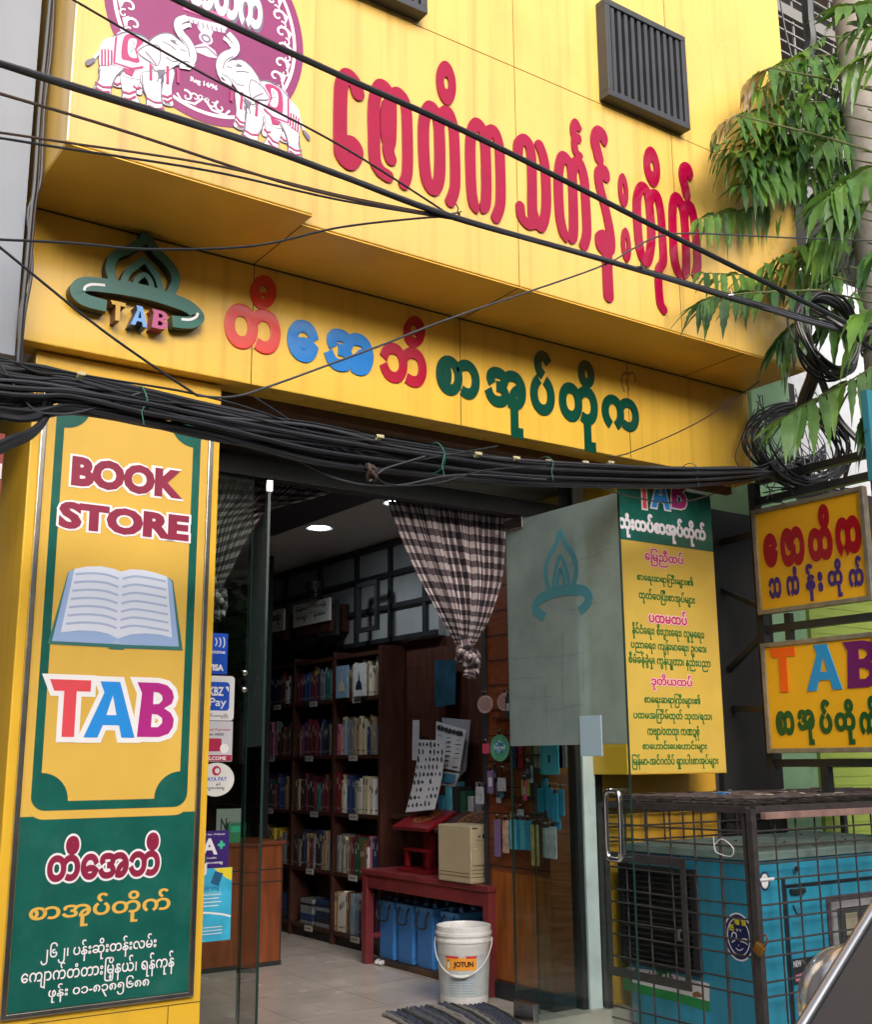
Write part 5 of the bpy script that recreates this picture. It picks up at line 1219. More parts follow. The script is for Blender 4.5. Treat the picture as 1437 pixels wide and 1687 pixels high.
def battery(x, y, label):
    r = thing('battery', label, 'battery', (x, y, 0.03), 'blue batteries under the bench')
    w_, d_, h_ = 0.088, 0.19, 0.335
    b = MB(); b.bbox(0, 0.24, -w_, w_, 0, h_, 0.006); o = obj('case', b, BATB, r, local=True)
    b = MB()
    for k in range(20): z = 0.02+k*0.0145; b.box(-0.004, -0.0003, -w_+0.008, w_-0.008, z, z+0.007); b.box(0.01, 0.23, -w_-0.004, -w_-0.0003, z, z+0.007)
    obj('rib', b, BATB, o, local=True)
    b = MB(); b.bbox(-0.008, 0.248, -w_-0.008, w_+0.008, h_+0.001, h_+0.035, 0.005); l_ = obj('lid', b, BATL, r, local=True)
    b = MB()
    for xx, yy in ((0.05, -0.05), (0.05, 0.05), (0.18, 0.0)): b.lathe([(0.0, h_+0.06), (0.018, h_+0.058), (0.020, h_+0.036)], (xx, yy, 0), 12)
    obj('cap', b, BATL, l_, local=True)
    b = MB(); b.tube(spline([(-0.009, -0.055, h_+0.015), (-0.03, -0.056, h_-0.03), (-0.034, -0.05, h_-0.085), (-0.034, 0.05, h_-0.085), (-0.03, 0.056, h_-0.03), (-0.009, 0.055, h_+0.015)], 5), 0.006, 8)
    obj('handle', b, INKBLK, r, True, local=True)
    b = MB(); b.tube(spline([(0.05, -0.05, h_+0.06), (0.05, -0.05, h_+0.10), (0.10, 0.02, h_+0.13), (0.2, 0.08, h_+0.12)], 5), 0.004, 6); obj('lead', b, mat('red_lead', (0.20, 0.015, 0.012), 0.4), r, True, local=True)
    return r
bt0 = battery(4.325, 1.845, 'blue ribbed battery farthest back in the row under the bench')
for y, lab in ((1.615, 'blue ribbed battery second from the back of the row under the bench'), (1.385, 'blue ribbed battery just behind the one nearest the paint bucket'), (1.10, 'blue ribbed battery nearest the white paint bucket')): dup(bt0, (4.325, y, 0.03), lab)
b = MB(); b.bbox(4.27, 4.60, 0.92, 1.50, 0.001, 0.028, 0.003); tag(obj('wooden_board', b, mat('old_board', (0.10, 0.055, 0.03), 0.7, var=0.3)), 'flat old brown board under the nearest batteries', 'board')
b = MB(); b.bbox(4.27, 4.60, 1.515, 1.96, 0.001, 0.028, 0.003); tag(obj('wooden_board', b, mat('old_board_dark', (0.04, 0.024, 0.016), 0.7, var=0.3)), 'flat dark board under the farthest batteries', 'board')
b = MB(); b.bbox(4.52, 4.535, 0.56, 0.86, 0.05, 0.30, 0.003); t = obj('yellow_notice', b, mat('notice_yellow', (0.42, 0.33, 0.02), 0.5)); tag(t, 'yellow notice with black letters leaning behind the bench leg', 'notice')
b = MB(); put_text(b, 'DANGER', frame_x(4.52), 0.0004, 0.001, -0.84, -0.58, 0.20, 0.27, 0.05); obj('lettering', b, INKBLK, t)

# carved red book stands on the bench
STAND = mat('stand_red', (0.17, 0.008, 0.012), 0.3, var=0.2, coat=0.3); GOLDP = mat('stand_gold', (0.22, 0.10, 0.03), 0.4)
def book_stand(y, label, m_=STAND):
    r = thing('book_stand', label, 'stand', (4.42, y, 0.612), 'carved lacquer book stands on the bench')
    b = MB(); b.bbox(-0.14, 0.12, -0.16, 0.16, 0, 0.025, 0.004); obj('base', b, m_, r, local=True)
    b = MB(); b.bbox(-0.02, 0.03, -0.045, 0.045, 0.026, 0.30, 0.006); obj('post', b, m_, r, local=True)
    b = MB(); b.bbox(-0.11, -0.06, -0.14, 0.14, 0.13, 0.15, 0.004); b.bbox(-0.10, -0.07, -0.14, -0.11, 0.026, 0.129, 0.003); b.bbox(-0.10, -0.07, 0.11, 0.14, 0.026, 0.129, 0.003); obj('rail', b, m_, r, local=True)
    M = Matrix.Translation((0.0, 0, 0.345)) @ Matrix.Rotation(radians(-24), 4, 'Y')
    b = MB(); b.bbox(-0.17, 0.14, -0.21, 0.21, -0.012, 0.012, 0.004, M=M); o = obj('top_board', b, m_, r, local=True)
    b = MB(); b.lathe([(0.085, 0.0135), (0.10, 0.0145), (0.10, 0.0125)], (0, 0, 0), 36)
    for k in range(12):
        a = k*pi/6; b.box(0.03*cos(a)-0.006, 0.03*cos(a)+0.006, 0.03*sin(a)-0.006, 0.03*sin(a)+0.006, 0.0125, 0.0142); b.box(0.065*cos(a)-0.009, 0.065*cos(a)+0.009, 0.065*sin(a)-0.009, 0.065*sin(a)+0.009, 0.0125, 0.0146)
    b.v = [tuple(M @ Vector(p)) for p in b.v]; obj('carved_rosette', b, GOLDP, o, local=True)
    return r
book_stand(1.48, 'red lacquer book stand with a round carved top at the back of the bench')
book_stand(0.98, 'dark lacquer book stand with a round carved top behind the beige unit', mat('stand_dark', (0.045, 0.008, 0.008), 0.35, coat=0.2))
# beige power unit
up = thing('power_unit', 'beige upright power supply unit at the street end of the bench', 'power unit', (4.24, 0.72, 0.612))
BEIGE = mat('beige_plastic', (0.42, 0.34, 0.22), 0.4, var=0.06); BEID = mat('beige_shadow', (0.05, 0.042, 0.03), 0.6)
x0, x1, y0, y1 = 4.165, 4.375, 0.66, 1.0
b = MB(); b.bbox(x0, x1, y0, y1, 0.612, 0.945, 0.008); obj('case', b, BEIGE, up)
b = MB(); b.bbox(x0+0.012, x1-0.06, y0-0.010, y0-0.0005, 0.715, 0.815, 0.006); b.bbox(x0+0.045, x1-0.025, y0-0.006, y0-0.0005, 0.86, 0.905, 0.003); fp = obj('front_relief', b, BEIGE, up)
b = MB(); b.box(x0+0.085, x1-0.065, y0-0.0075, y0-0.006, 0.870, 0.896); b.ellipsoid((x1-0.045, y0-0.006, 0.883), 0.008, 0.003, 0.010, 10, 6); b.box(x0+0.055, x0+0.072, y0-0.0075, y0-0.006, 0.878, 0.888); obj('display', b, INKBLK, fp)
b = MB()
for k in range(3): b.box(x0+0.002, x1-0.002, y0-0.002, y0+0.003, 0.648+k*0.020, 0.651+k*0.020); 
b.box(x0-0.0015, x0+0.003, y0+0.01, y1-0.01, 0.648, 0.651); b.box(x0-0.0015, x0+0.003, y0+0.01, y1-0.01, 0.668, 0.671)
b.box(x0+0.012, x0+0.05, y0-0.002, y0, 0.925, 0.934)
obj('groove', b, BEID, up)
# hanging posters between the bookcase and the display wall
POST = mat('poster_paper', (0.46, 0.45, 0.48), 0.5, var=0.05)
def sheet(label, grid, m_=POST, name='poster', group='paper posters hanging behind the bench'):
    r = thing(name, label, 'poster', tuple(grid[-1][0]), group)
    v = [p for row in grid for p in row]; n = len(grid[0]); f = []
    th = Vector((0.0025, 0.0, 0.0)); N = len(v)
    for i in range(len(grid)-1):
        for j in range(n-1): f.append((i*n+j, i*n+j+1, (i+1)*n+j+1, (i+1)*n+j)); f.append((N+i*n+j, N+(i+1)*n+j, N+(i+1)*n+j+1, N+i*n+j+1))
    b = MB(); b.add(v+[tuple(Vector(p)+th) for p in v], f); o = obj('paper', b, m_, r, True); return r
def quad_grid(c, nu=7, nv=11, bow=0.0, curl=0.0):
    tl, tr_, bl, br = [Vector(p) for p in c]; G = []
    for i in range(nv):
        t = i/(nv-1); row = []
        for j in range(nu):
            s = j/(nu-1); p = (tl*(1-s)+tr_*s)*(1-t)+(bl*(1-s)+br*s)*t
            p = p+Vector((-bow*sin(pi*t)-curl*t*t, 0, 0)); row.append(tuple(p))
        G.append(row)
    return G
def figures(r, c, rows, cols, seed, m_, dx=0.004, s=0.5, skip=0.15, bow=0, curl=0, blocks=False):
    rnd = random.Random(seed); tl, tr_, bl, br = [Vector(p) for p in c]; b = MB()
    for i in range(rows):
        for j in range(cols):
            if rnd.random() < skip: continue
            t = (i+0.6)/(rows+0.4); u = (j+0.5)/cols
            p = (tl*(1-u)+tr_*u)*(1-t)+(bl*(1-u)+br*u)*t+Vector((-bow*sin(pi*t)-curl*t*t-dx, 0, 0))
            w_ = (tr_-tl).length/cols*s*rnd.uniform(0.5, 1.0); h_ = (bl-tl).length/rows*s*rnd.uniform(0.4, 1.1)
            if blocks: w_ = (tr_-tl).length/cols*0.42*rnd.uniform(0.6, 1); h_ *= 0.35
            k = rnd.choice([4, 5, 7, 9]); 
            b.add([(p.x, p.y+w_*cos(2*pi*q/k+0.4)*(0.6+0.4*rnd.random()), p.z+h_*sin(2*pi*q/k+0.4)*(0.6+0.4*rnd.random())) for q in range(k)], [tuple(range(k))])
    return obj('printed_figures', b, m_, r)
A = lambda u, v, x: tuple(at(u, v, x=x))
c = (A(690, 1218, 4.46), A(733, 1220, 4.46), A(668, 1338, 4.36), A(716, 1333, 4.36))
r = sheet('white poster covered with small printed figures, curling out over the red stand', quad_grid(c, curl=0.0, bow=-0.02)); figures(r, c, 9, 7, 3, mat('poster_ink', (0.06, 0.07, 0.08), 0.6, var=0.5, vscale=30), bow=-0.02)
c2 = (A(666, 1336, 4.36), A(700, 1336, 4.36), A(653, 1345, 4.27), A(672, 1342, 4.27))
c = (A(719, 1188, 4.52), A(768, 1200, 4.52), A(730, 1268, 4.5), A(757, 1272, 4.5))
c = (A(719, 1188, 4.52), A(768, 1202, 4.52), A(716, 1262, 4.5), A(757, 1271, 4.5))
r = sheet('white sheet with a boxed row of round pictures, hanging behind the figure poster', quad_grid(c)); figures(r, c, 9, 3, 5, MATS['poster_ink'], blocks=True)
F_ = [(Vector(c[0])*(1-s)+Vector(c[1])*s)*(1-t)+(Vector(c[2])*(1-s)+Vector(c[3])*s)*t+Vector((-0.006, 0, 0)) for t in (0.12,) for s in (0.12, 0.25, 0.38, 0.51, 0.64, 0.77, 0.88)]
b = MB()
for p in F_: b.add([(p.x, p.y+0.024*cos(k*0.785), p.z+0.016*sin(k*0.785)) for k in range(8)], [tuple(range(8))])
obj('round_pictures', b, INKBLK, r)
c = (A(728, 1182, 4.56), A(775, 1186, 4.56), A(740, 1300, 4.55), A(768, 1268, 4.55)); sheet('grey sheet peeking out behind the boxed one', quad_grid(c), mat('sheet_grey', (0.25, 0.25, 0.28), 0.6))
c = (A(727, 1270, 4.50), A(757, 1274, 4.50), A(724, 1293, 4.5), A(750, 1296, 4.5)); r = sheet('small white sheet with a pale blue picture under the boxed sheet', quad_grid(c)); c = (A(729, 1273, 4.49), A(752, 1276, 4.49), A(727, 1288, 4.49), A(748, 1290, 4.49)); sh = quad_grid(c, 3, 3); b = MB(); b.add([p for row in sh for p in row], [(0,1,4,3),(1,2,5,4),(3,4,7,6),(4,5,8,7)]); obj('picture_panel', b, mat('picture_blue', (0.05, 0.20, 0.34), 0.5), r)
c = (A(680, 1186, 4.58), A(691, 1186, 4.58), A(679, 1252, 4.58), A(690, 1252, 4.58)); sheet('narrow white strip of paper left of the posters', quad_grid(c, 3, 5))
c = (A(716, 1088, 4.58), A(752, 1086, 4.58), A(717, 1165, 4.58), A(750, 1160, 4.58)); r = sheet('blue temple picture hanging in the dark corner', quad_grid(c, 4, 5), mat('picture_dark_blue', (0.012, 0.05, 0.085), 0.4, var=0.4, vscale=9)); 
for k in range(7):
    y = 1.45-0.085*k
    b = MB(); b.bbox(4.50, 4.62, y-0.03, y+0.03, 0.96+0.01*(k % 2), 1.10+0.03*((k*3) % 4), 0.003); tag(obj('small_box', b, [BLUE_P, SKY_P, INKBLK, MATS['book_dark_green'], PALEP, MATS['book_grey'], BLUE_P][k]), ['small blue carton right of the poster foot', 'sky blue carton beside the blue one', 'black carton in the dark row behind the stands', 'dark green carton in the dark row behind the stands', 'pale patterned carton in the row behind the stands', 'grey carton in the row behind the stands', 'blue carton nearest the display wall'][k], 'carton', 'cartons behind the book stands')
b = MB(); b.box(4.48, 4.655, 0.62, 2.05, 0.93, 0.955); o = tag(obj('wall_ledge', b, WOODD), 'dark wooden ledge on the wall behind the bench', 'ledge')

# ============================================================ paint bucket
bk = thing('paint_bucket', 'white plastic paint bucket with an orange label and wire handle by the door', 'bucket', (3.99, 0.50, 0.0))
BW = mat('bucket_white', (0.62, 0.61, 0.60), 0.38, var=0.06, damt=0.5, dirt=(0.40, 0.38, 0.35), dscale=14); BGY = mat('bucket_grey_print', (0.40, 0.43, 0.44), 0.4, var=0.12, vscale=20)
bx, by = 3.99, 0.50
b = MB(); b.lathe([(0.0, 0.004), (0.128, 0.004), (0.134, 0.012), (0.136, 0.04), (0.150, 0.315), (0.152, 0.318), (0.152, 0.335), (0.160, 0.337), (0.160, 0.350), (0.153, 0.352), (0.1535, 0.368), (0.161, 0.370), (0.161, 0.386), (0.154, 0.388), (0.155, 0.418), (0.148, 0.420), (0.140, 0.40), (0.138, 0.30), (0.128, 0.03), (0.0, 0.03)], (bx, by, 0), 48); obj('pail', b, BW, bk, True)
def wrap(mb, body, ang0, rad, zz, wdt, hgt, bold, th=0.0008, off=0.0006):
    vs, fs, bb = text_raw(body, bold); out = []
    for x, y, z in vs:
        s_ = (x-bb[0])/(bb[1]-bb[0])*wdt-wdt/2; zq = zz+(y-bb[2])/(bb[3]-bb[2])*hgt; R0 = rad(zq)+off+(z-bb[4])/(bb[5]-bb[4])*th
        a = ang0+s_/rad(zq); out.append((bx+R0*cos(a), by+R0*sin(a), zq))
    mb.add(out, fs)
rad = lambda z: 0.136+(z-0.04)*(0.014/0.275)
af = atan2(-5.0-by, 0.0-bx)-0.12
def wrap_panel(mb, a0, a1, z0, z1, off, n=20, inset=None):
    vs = []
    for i in range(n+1):
        a = a0+(a1-a0)*i/n
        for z in (z0, z1): R0 = rad(z)+off; vs.append((bx+R0*cos(a), by+R0*sin(a), z))
    mb.add(vs, [(2*i, 2*i+2, 2*i+3, 2*i+1) for i in range(n)])
b = MB(); wrap_panel(b, af-1.5, af+1.5, 0.055, 0.275, 0.0005, 40); o = obj('grey_print', b, BGY, bk, True)
b = MB(); wrap_panel(b, af-0.62, af+0.62, 0.195, 0.262, 0.0011); obj('label', b, mat('bucket_orange', (0.72, 0.29, 0.03), 0.4), bk, True)
b = MB(); wrap_panel(b, af-0.62, af-0.08, 0.258, 0.270, 0.0016); wrap_panel(b, af+0.20, af+0.62, 0.258, 0.270, 0.0016); obj('red_band', b, mat('bucket_red', (0.55, 0.02, 0.03), 0.4), bk, True)
b = MB(); wrap(b, 'JOTUN', af+0.10, rad, 0.205, 0.112, 0.038, 0.055, off=0.0014); wrap(b, 'ေ', af-0.50, rad, 0.24, 0.012, 0.012, 0.03, off=0.0014); obj('lettering', b, mat('bucket_brown', (0.06, 0.02, 0.012), 0.4), bk)
b = MB(); wrap_panel(b, af-0.54, af-0.46, 0.205, 0.24, 0.0018); obj('figure_mark', b, BW, bk, True)
b = MB()
for k in range(7): wrap_panel(b, af-0.5, af-0.02, 0.072+k*0.0135, 0.078+k*0.0135, 0.0012); wrap_panel(b, af+0.04, af+0.55-0.05*(k % 3), 0.072+k*0.0135, 0.078+k*0.0135, 0.0012)
obj('small_print', b, mat('bucket_blue_print', (0.25, 0.33, 0.40), 0.5), bk, True)
b = MB(); pts = []
for i in range(25):
    a = af-1.55+3.1*i/24; dr_ = sin(pi*i/24); z = 0.352-0.185*dr_**1.0; R0 = 0.163+0.006*dr_
    pts.append((bx+R0*cos(a), by+R0*sin(a), z))
b.tube(pts, 0.0035, 8)
b.tube(pts[10:15], 0.009, 10)
obj('handle', b, mat('handle_white', (0.6, 0.6, 0.58), 0.4), bk, True)
# crumpled white tissue by the bench leg
b = MB(); rnd = random.Random(4)
for k in range(5): b.ellipsoid((4.26+0.02*rnd.uniform(-1, 1), 1.84+0.05*rnd.uniform(-1, 1), 0.016), 0.022, 0.028, 0.015, 7, 5)
tag(obj('tissue', b, PAPER), 'small crumpled white tissue on the floor by the back bench leg', 'tissue')

# ============================================================ striped rag rug
rg = thing('rag_rug', 'ragged dark grey and blue striped rug just inside the door sill', 'rug', (3.6, 0.15, 0.0))
RUGC = [mat('rug_grey', (0.08, 0.08, 0.09), 0.95, var=0.3, vscale=40), mat('rug_blue', (0.035, 0.042, 0.07), 0.95, var=0.3, vscale=40), mat('rug_pale', (0.20, 0.185, 0.17), 0.95, var=0.25, vscale=40), mat('rug_black', (0.02, 0.02, 0.022), 0.95)]
RR = random.Random(9)
for k in range(22):
    x = 3.28+k*0.028; b = MB(); P = []
    for i in range(16): y = -0.15+i*0.04; P.append((x+0.10*sin(i*0.25)*0.2+RR.uniform(-0.004, 0.004)+i*0.012, y+RR.uniform(-0.004, 0.004), 0.012+RR.uniform(0, 0.004)))
    e = P[-1]; P += [(e[0]+RR.uniform(-0.01, 0.02), e[1]+0.03+RR.uniform(0, 0.02), 0.012+RR.uniform(0, 0.012))]
    b.tube(P, [0.0115]*len(P), 7)
    obj('woven_strip', b, RUGC[RR.choice([0, 1, 3, 0, 2, 1])], rg, True)

# ============================================================ curtains
def gingham():
    m = bpy.data.materials.new('gingham_cloth'); m.use_nodes = True; n = m.node_tree; bs = n.nodes['Principled BSDF']
    uv = n.nodes.new('ShaderNodeUVMap'); uv.uv_map = 'UVMap'; sp = n.nodes.new('ShaderNodeSeparateXYZ'); n.links.new(uv.outputs[0], sp.inputs[0])
    def stripe(o_):
        f = n.nodes.new('ShaderNodeMath'); f.operation = 'FRACT'; n.links.new(o_, f.inputs[0])
        g = n.nodes.new('ShaderNodeMath'); g.operation = 'LESS_THAN'; g.inputs[1].default_value = 0.5; n.links.new(f.outputs[0], g.inputs[0]); return g.outputs[0]
    a = stripe(sp.outputs[0]); c = stripe(sp.outputs[1])
    s = n.nodes.new('ShaderNodeMath'); s.operation = 'ADD'; n.links.new(a, s.inputs[0]); n.links.new(c, s.inputs[1])
    cr = n.nodes.new('ShaderNodeValToRGB'); cr.color_ramp.interpolation = 'CONSTANT'
    d = n.nodes.new('ShaderNodeMath'); d.operation = 'DIVIDE'; d.inputs[1].default_value = 2.0; n.links.new(s.outputs[0], d.inputs[0]); n.links.new(d.outputs[0], cr.inputs[0])
    e = cr.color_ramp.elements; e[0].position = 0; e[0].color = (0.62, 0.53, 0.52, 1); e[1].position = 0.3; e[1].color = (0.17, 0.125, 0.14, 1); q = e.new(0.8); q.color = (0.022, 0.018, 0.024, 1)
    no = n.nodes.new('ShaderNodeTexNoise'); no.inputs['Scale'].default_value = 200
    bp = n.nodes.new('ShaderNodeBump'); bp.inputs['Strength'].default_value = 0.15; n.links.new(no.outputs[0], bp.inputs['Height']); n.links.new(bp.outputs[0], bs.inputs['Normal'])
    n.links.new(cr.outputs[0], bs.inputs['Base Color']); bs.inputs['Roughness'].default_value = 0.9
    tl = n.nodes.new('ShaderNodeBsdfTranslucent'); n.links.new(cr.outputs[0], tl.inputs[0]); mx = n.nodes.new('ShaderNodeMixShader'); mx.inputs[0].default_value = 0.3
    n.links.new(bs.outputs[0], mx.inputs[1]); n.links.new(tl.outputs[0], mx.inputs[2]); n.links.new(mx.outputs[0], n.nodes['Material Output'].inputs[0])
    return m
GING = gingham()
def curtain(label, ledge, redge, knot, y0, NU=150, NV=70, folds=9, cells_u=17, cell=0.062, side_knot=True):
    """hung cloth between a left and a right edge (lists of x,z from top to knot), gathered in folds"""
    t = thing('curtain', label, 'curtain', (knot[0], y0, knot[1]-0.12), 'black and white checked curtains tied in knots behind the door head')
    Ls = spline([(p[0], p[1]) for p in ledge], 20); Rs = spline([(p[0], p[1]) for p in redge], 20)
    def pick(L, tt): f = tt*(len(L)-1); i = min(int(f), len(L)-2); return L[i]*(1-(f-i))+L[i+1]*(f-i)
    b = MB(); b.uv = []; rows = []
    rnd = random.Random(len(label)); ph = [rnd.uniform(0, 6) for _ in range(4)]
    fullw = (Rs[0]-Ls[0]).length*1.55
    for j in range(NV):
        tt = j/(NV-1); l, r_ = pick(Ls, tt), pick(Rs, tt); wd = (r_-l).length
        for i in range(NU):
            s = i/(NU-1)
            w1 = s+0.020*sin(2*pi*3*s+ph[0])+0.012*sin(2*pi*5*s+ph[1]+tt)
            amp = 0.008+0.028*min(1, tt*1.5)*max(0.25, wd/0.8)
            x = l.x+(r_.x-l.x)*s; z = l.y+(r_.y-l.y)*s
            d = amp*sin(2*pi*folds*w1)+amp*0.5*sin(2*pi*folds*2.3*w1+ph[2]) + 0.006*sin(2*pi*23*s+ph[3])*(1-tt)
            z -= 0.03*sin(pi*s)*0.0
            b.v.append((x, y0+d, z)); b.uv.append((s*cells_u/1.0, tt*1.02/cell/2+0.10*sin(2*pi*folds*w1)*0.2))
    for j in range(NV-1):
        for i in range(NU-1): b.f.append((j*NU+i, j*NU+i+1, (j+1)*NU+i+1, (j+1)*NU+i)); b.mi.append(0)
    obj('cloth', b, GING, t, True)
    # knot: twisted coils and a ragged tail
    b = MB(); b.uv = []
    kx, kz = knot; tubes = []
    for q in range(3):
        P = [(kx+0.045*cos(a+q*2)*(1+0.15*sin(3*a)), y0-0.02+0.045*sin(a+q*2), kz+0.035*sin(a*1.0+q)*0.7-0.015*q) for a in [2*pi*k/26 for k in range(26)]]
        tubes.append((P, 0.028-0.003*q, True))
    tubes.append(([(kx-0.02, y0, kz+0.10), (kx-0.012, y0-0.015, kz+0.03), (kx, y0-0.02, kz-0.03), (kx+0.012, y0-0.02, kz-0.09), (kx+0.005, y0-0.02, kz-0.125)], 0.034, False))
    tubes.append(([(kx+0.02, y0-0.02, kz-0.02), (kx+0.045, y0-0.03, kz-0.07), (kx+0.03, y0-0.03, kz-0.11)], 0.024, False))
    for P, r0, cl in tubes:
        P2 = [tuple(q) for q in (spline(P, 4) if not cl else P)]
        rr_ = [r0*(1+0.18*sin(k*2.1)+0.1*sin(k*3.7)) for k in range(len(P2))]
        n0 = len(b.v); b.tube(P2, rr_, 12, closed=cl)
        for k in range(len(b.v)-n0): b.uv.append(((k % 12)/4.0, (k//12)*0.30))
    obj('knot', b, GING, t, True)
YCUR = 0.13
ed = lambda L: [(at(u, v, y=YCUR).x, at(u, v, y=YCUR).z) for u, v in L]
curtain('black and white checked curtain tied in a knot beside the open frosted door', ed([(638, 824), (660, 880), (690, 945), (722, 1005), (742, 1042), (752, 1062)]), ed([(836, 848), (832, 905), (826, 960), (808, 1015), (790, 1050), (778, 1066)]), ed([(768, 1078)])[0], YCUR, cells_u=26, folds=8, cell=0.037)
curtain('black and white checked curtain tied up behind the left glass', ed([(300, 765), (305, 830), (315, 890), (330, 940), (342, 965)]), ed([(560, 806), (520, 820), (450, 840), (415, 880), (385, 935), (368, 965)]), ed([(352, 978)])[0], YCUR+0.02, cells_u=30, folds=8, cell=0.037)
b = MB(); b.tube([(1.98, YCUR, 2.735), (4.38, YCUR, 2.735)], 0.010, 8); tag(obj('curtain_rod', b, BLACKM), 'thin black curtain rod behind the door head', 'rod')

# ============================================================ ceiling lights
for (x, y, lab) in ((3.90, 2.10, 'round recessed ceiling light deeper in the shop'), (3.93, 1.10, 'round recessed ceiling light just above the curtain')):
    t = thing('ceiling_light', lab, 'light', (x, y, 2.96), 'recessed ceiling lights')
    b = MB(); b.lathe([(0.075, 2.984), (0.095, 2.978), (0.098, 2.984)], (x, y, 0), 32); obj('rim', b, WHITEP, t, True)
    b = MB(); b.lathe([(0.0, 2.975), (0.055, 2.976), (0.074, 2.982)], (x, y, 0), 32); L_ = bpy.data.lights.new('ceiling_lamp', 'SPOT'); L_.energy = 11; L_.spot_size = radians(150); L_.spot_blend = 0.6; L_.shadow_soft_size = 0.07; L_.color = (0.9, 0.96, 1.0); lo = bpy.data.objects.new('ceiling_lamp', L_); COL.objects.link(lo); lo.location = (x, y, 2.96); lo.parent = None
    obj('diffuser', b, mat('lamp_glow', (0.9, 0.95, 1.0), 0.5, emit=(0.85, 0.95, 1.0), es=22.0), t, True)
# camera under the lattice
cm = thing('security_camera', 'small black dome camera above the subject board', 'camera', (4.30, 3.0, 2.62))
b = MB(); b.ellipsoid((4.36, 3.0, 2.66), 0.06, 0.07, 0.06, 14, 8); obj('dome', b, mat('black_gloss', (0.01, 0.01, 0.012), 0.1), cm, True)
b = MB(); b.lathe([(0.0, 2.74), (0.075, 2.74), (0.075, 2.69), (0.06, 2.67)], (4.36, 3.0, 0), 20); obj('mount', b, BLACKM, cm, True)
# ============================================================ neighbours
NB = thing('neighbour_building', 'grey rendered building edge on the left of the yellow shop', 'building', (-2.0, 0.5, -0.15))
b = MB(); b.box(-8, 0.985, -0.86, 8, 2.80, 11); obj('upper_wall', b, GREYWALL, NB)
b = MB(); b.box(-8, 0.70, -0.10, 8, -0.15, 2.799); b.box(0.70, 1.12, 0.3, 1.0, -0.15, 2.799); obj('ground_wall', b, mat('dark_render', (0.035, 0.036, 0.04), 0.8, var=0.3), NB)
b = MB(); b.box(0.20, 0.66, -0.62, -0.14, -0.15, 2.3); obj('doorway_screen', b, mat('rust_screen', (0.05, 0.03, 0.028), 0.7, var=0.4), NB)
t = thing('shop_notice', 'red and white notice in the gap left of the banner pillar', 'notice', (0.98, -0.7, 2.2))
n0, n1 = at(-30, 760, y=-0.62), at(4, 760, y=-0.62)
b = MB(); b.box(n0.x, n1.x, -0.63, -0.621, at(0, 815, y=-0.62).z, at(0, 715, y=-0.62).z); obj('board', b, mat('notice_red', (0.22, 0.03, 0.025), 0.6), t)
b = MB(); b.box(n0.x, n1.x-0.003, -0.633, -0.6305, at(0, 790, y=-0.62).z, at(0, 765, y=-0.62).z); obj('white_band', b, PAPER, t)
RN = thing('neighbour_building', 'green columned building with a dark open doorway to the right of the shop', 'building', (7.0, 1.5, -0.15))
LGREEN = mat('pale_green_paint', (0.24, 0.42, 0.24), 0.55, var=0.15, vscale=4, damt=0.55, dirt=(0.06, 0.10, 0.05), dscale=5)
LIME = mat('lime_paint', (0.27, 0.36, 0.06), 0.5, var=0.1, vscale=5, damt=0.3, dirt=(0.2, 0.28, 0.06), dscale=5)
b = MB(); b.bbox(6.19, 6.62, 0.0, 0.5, -0.15, 4.6, 0.02); obj('column', b, LGREEN, RN)
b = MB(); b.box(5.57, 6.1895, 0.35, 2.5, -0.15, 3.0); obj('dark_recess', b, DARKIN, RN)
b = MB(); b.box(5.603, 6.17, -0.06, -0.02, -0.15, 2.93); obj('doorway_shade_sheet', b, MATS.get('doorway_shade') or mat('doorway_shade', (0.009, 0.0085, 0.008), 0.8, var=0.5, vscale=5), RN)  # flat near-black sheet standing in for the shade inside the open doorway
b = MB(); b.box(5.565, 5.60, -0.02, 0.34, -0.15, 3.0); obj('recess_wall', b, mat('dark_recess_wall', (0.045, 0.042, 0.04), 0.85, var=0.4, vscale=4), RN)  # dark mottled tone on the side wall of the recess
b = MB()
for k in range(42): z = -0.1+k*0.062; b.box(6.66, 9.6, 0.055+0.0, 0.075, z, z+0.05); b.box(6.66, 9.6, 0.06, 0.09, z+0.05, z+0.062)
obj('roller_shutter', b, LIME, RN)
b = MB(); b.bbox(6.622, 6.70, -0.02, 0.10, -0.15, 2.5, 0.006); b.bbox(6.70, 9.6, -0.02, 0.11, 2.52, 2.75, 0.006); obj('shutter_guide', b, LIME, RN)
b = MB(); b.box(6.62, 9.6, 0.12, 0.3, -0.15, 2.52); b.box(6.62, 9.6, 0.09, 0.3, 2.76, 3.3); obj('inner_side', b, DARKIN, RN)
b = MB(); b.box(6.62, 12, 0.32, 5, 3.3, 5.2); obj('white_wall', b, mat('white_render', (0.62, 0.64, 0.68), 0.7, var=0.06), RN)
b = MB(); b.box(6.74, 7.05, 0.28, 0.318, 3.45, 4.15); obj('dark_window', b, DARKIN, RN)
b = MB(); b.tube([(5.62, 0.2, -0.1), (5.62, 0.2, 2.95)], 0.035, 10); tag(obj('drain_pipe', b, mat('pipe_blue', (0.08, 0.30, 0.50), 0.4)), 'bright blue pipe at the edge of the right yellow pillar', 'pipe', 'pipes in the dark doorway')
b = MB(); b.tube([(5.80, 0.28, -0.1), (5.76, 0.28, 2.0)], 0.030, 10); tag(obj('drain_pipe', b, mat('pipe_grey', (0.25, 0.33, 0.36), 0.5)), 'pale grey blue pipe leaning in the dark doorway', 'pipe', 'pipes in the dark doorway')
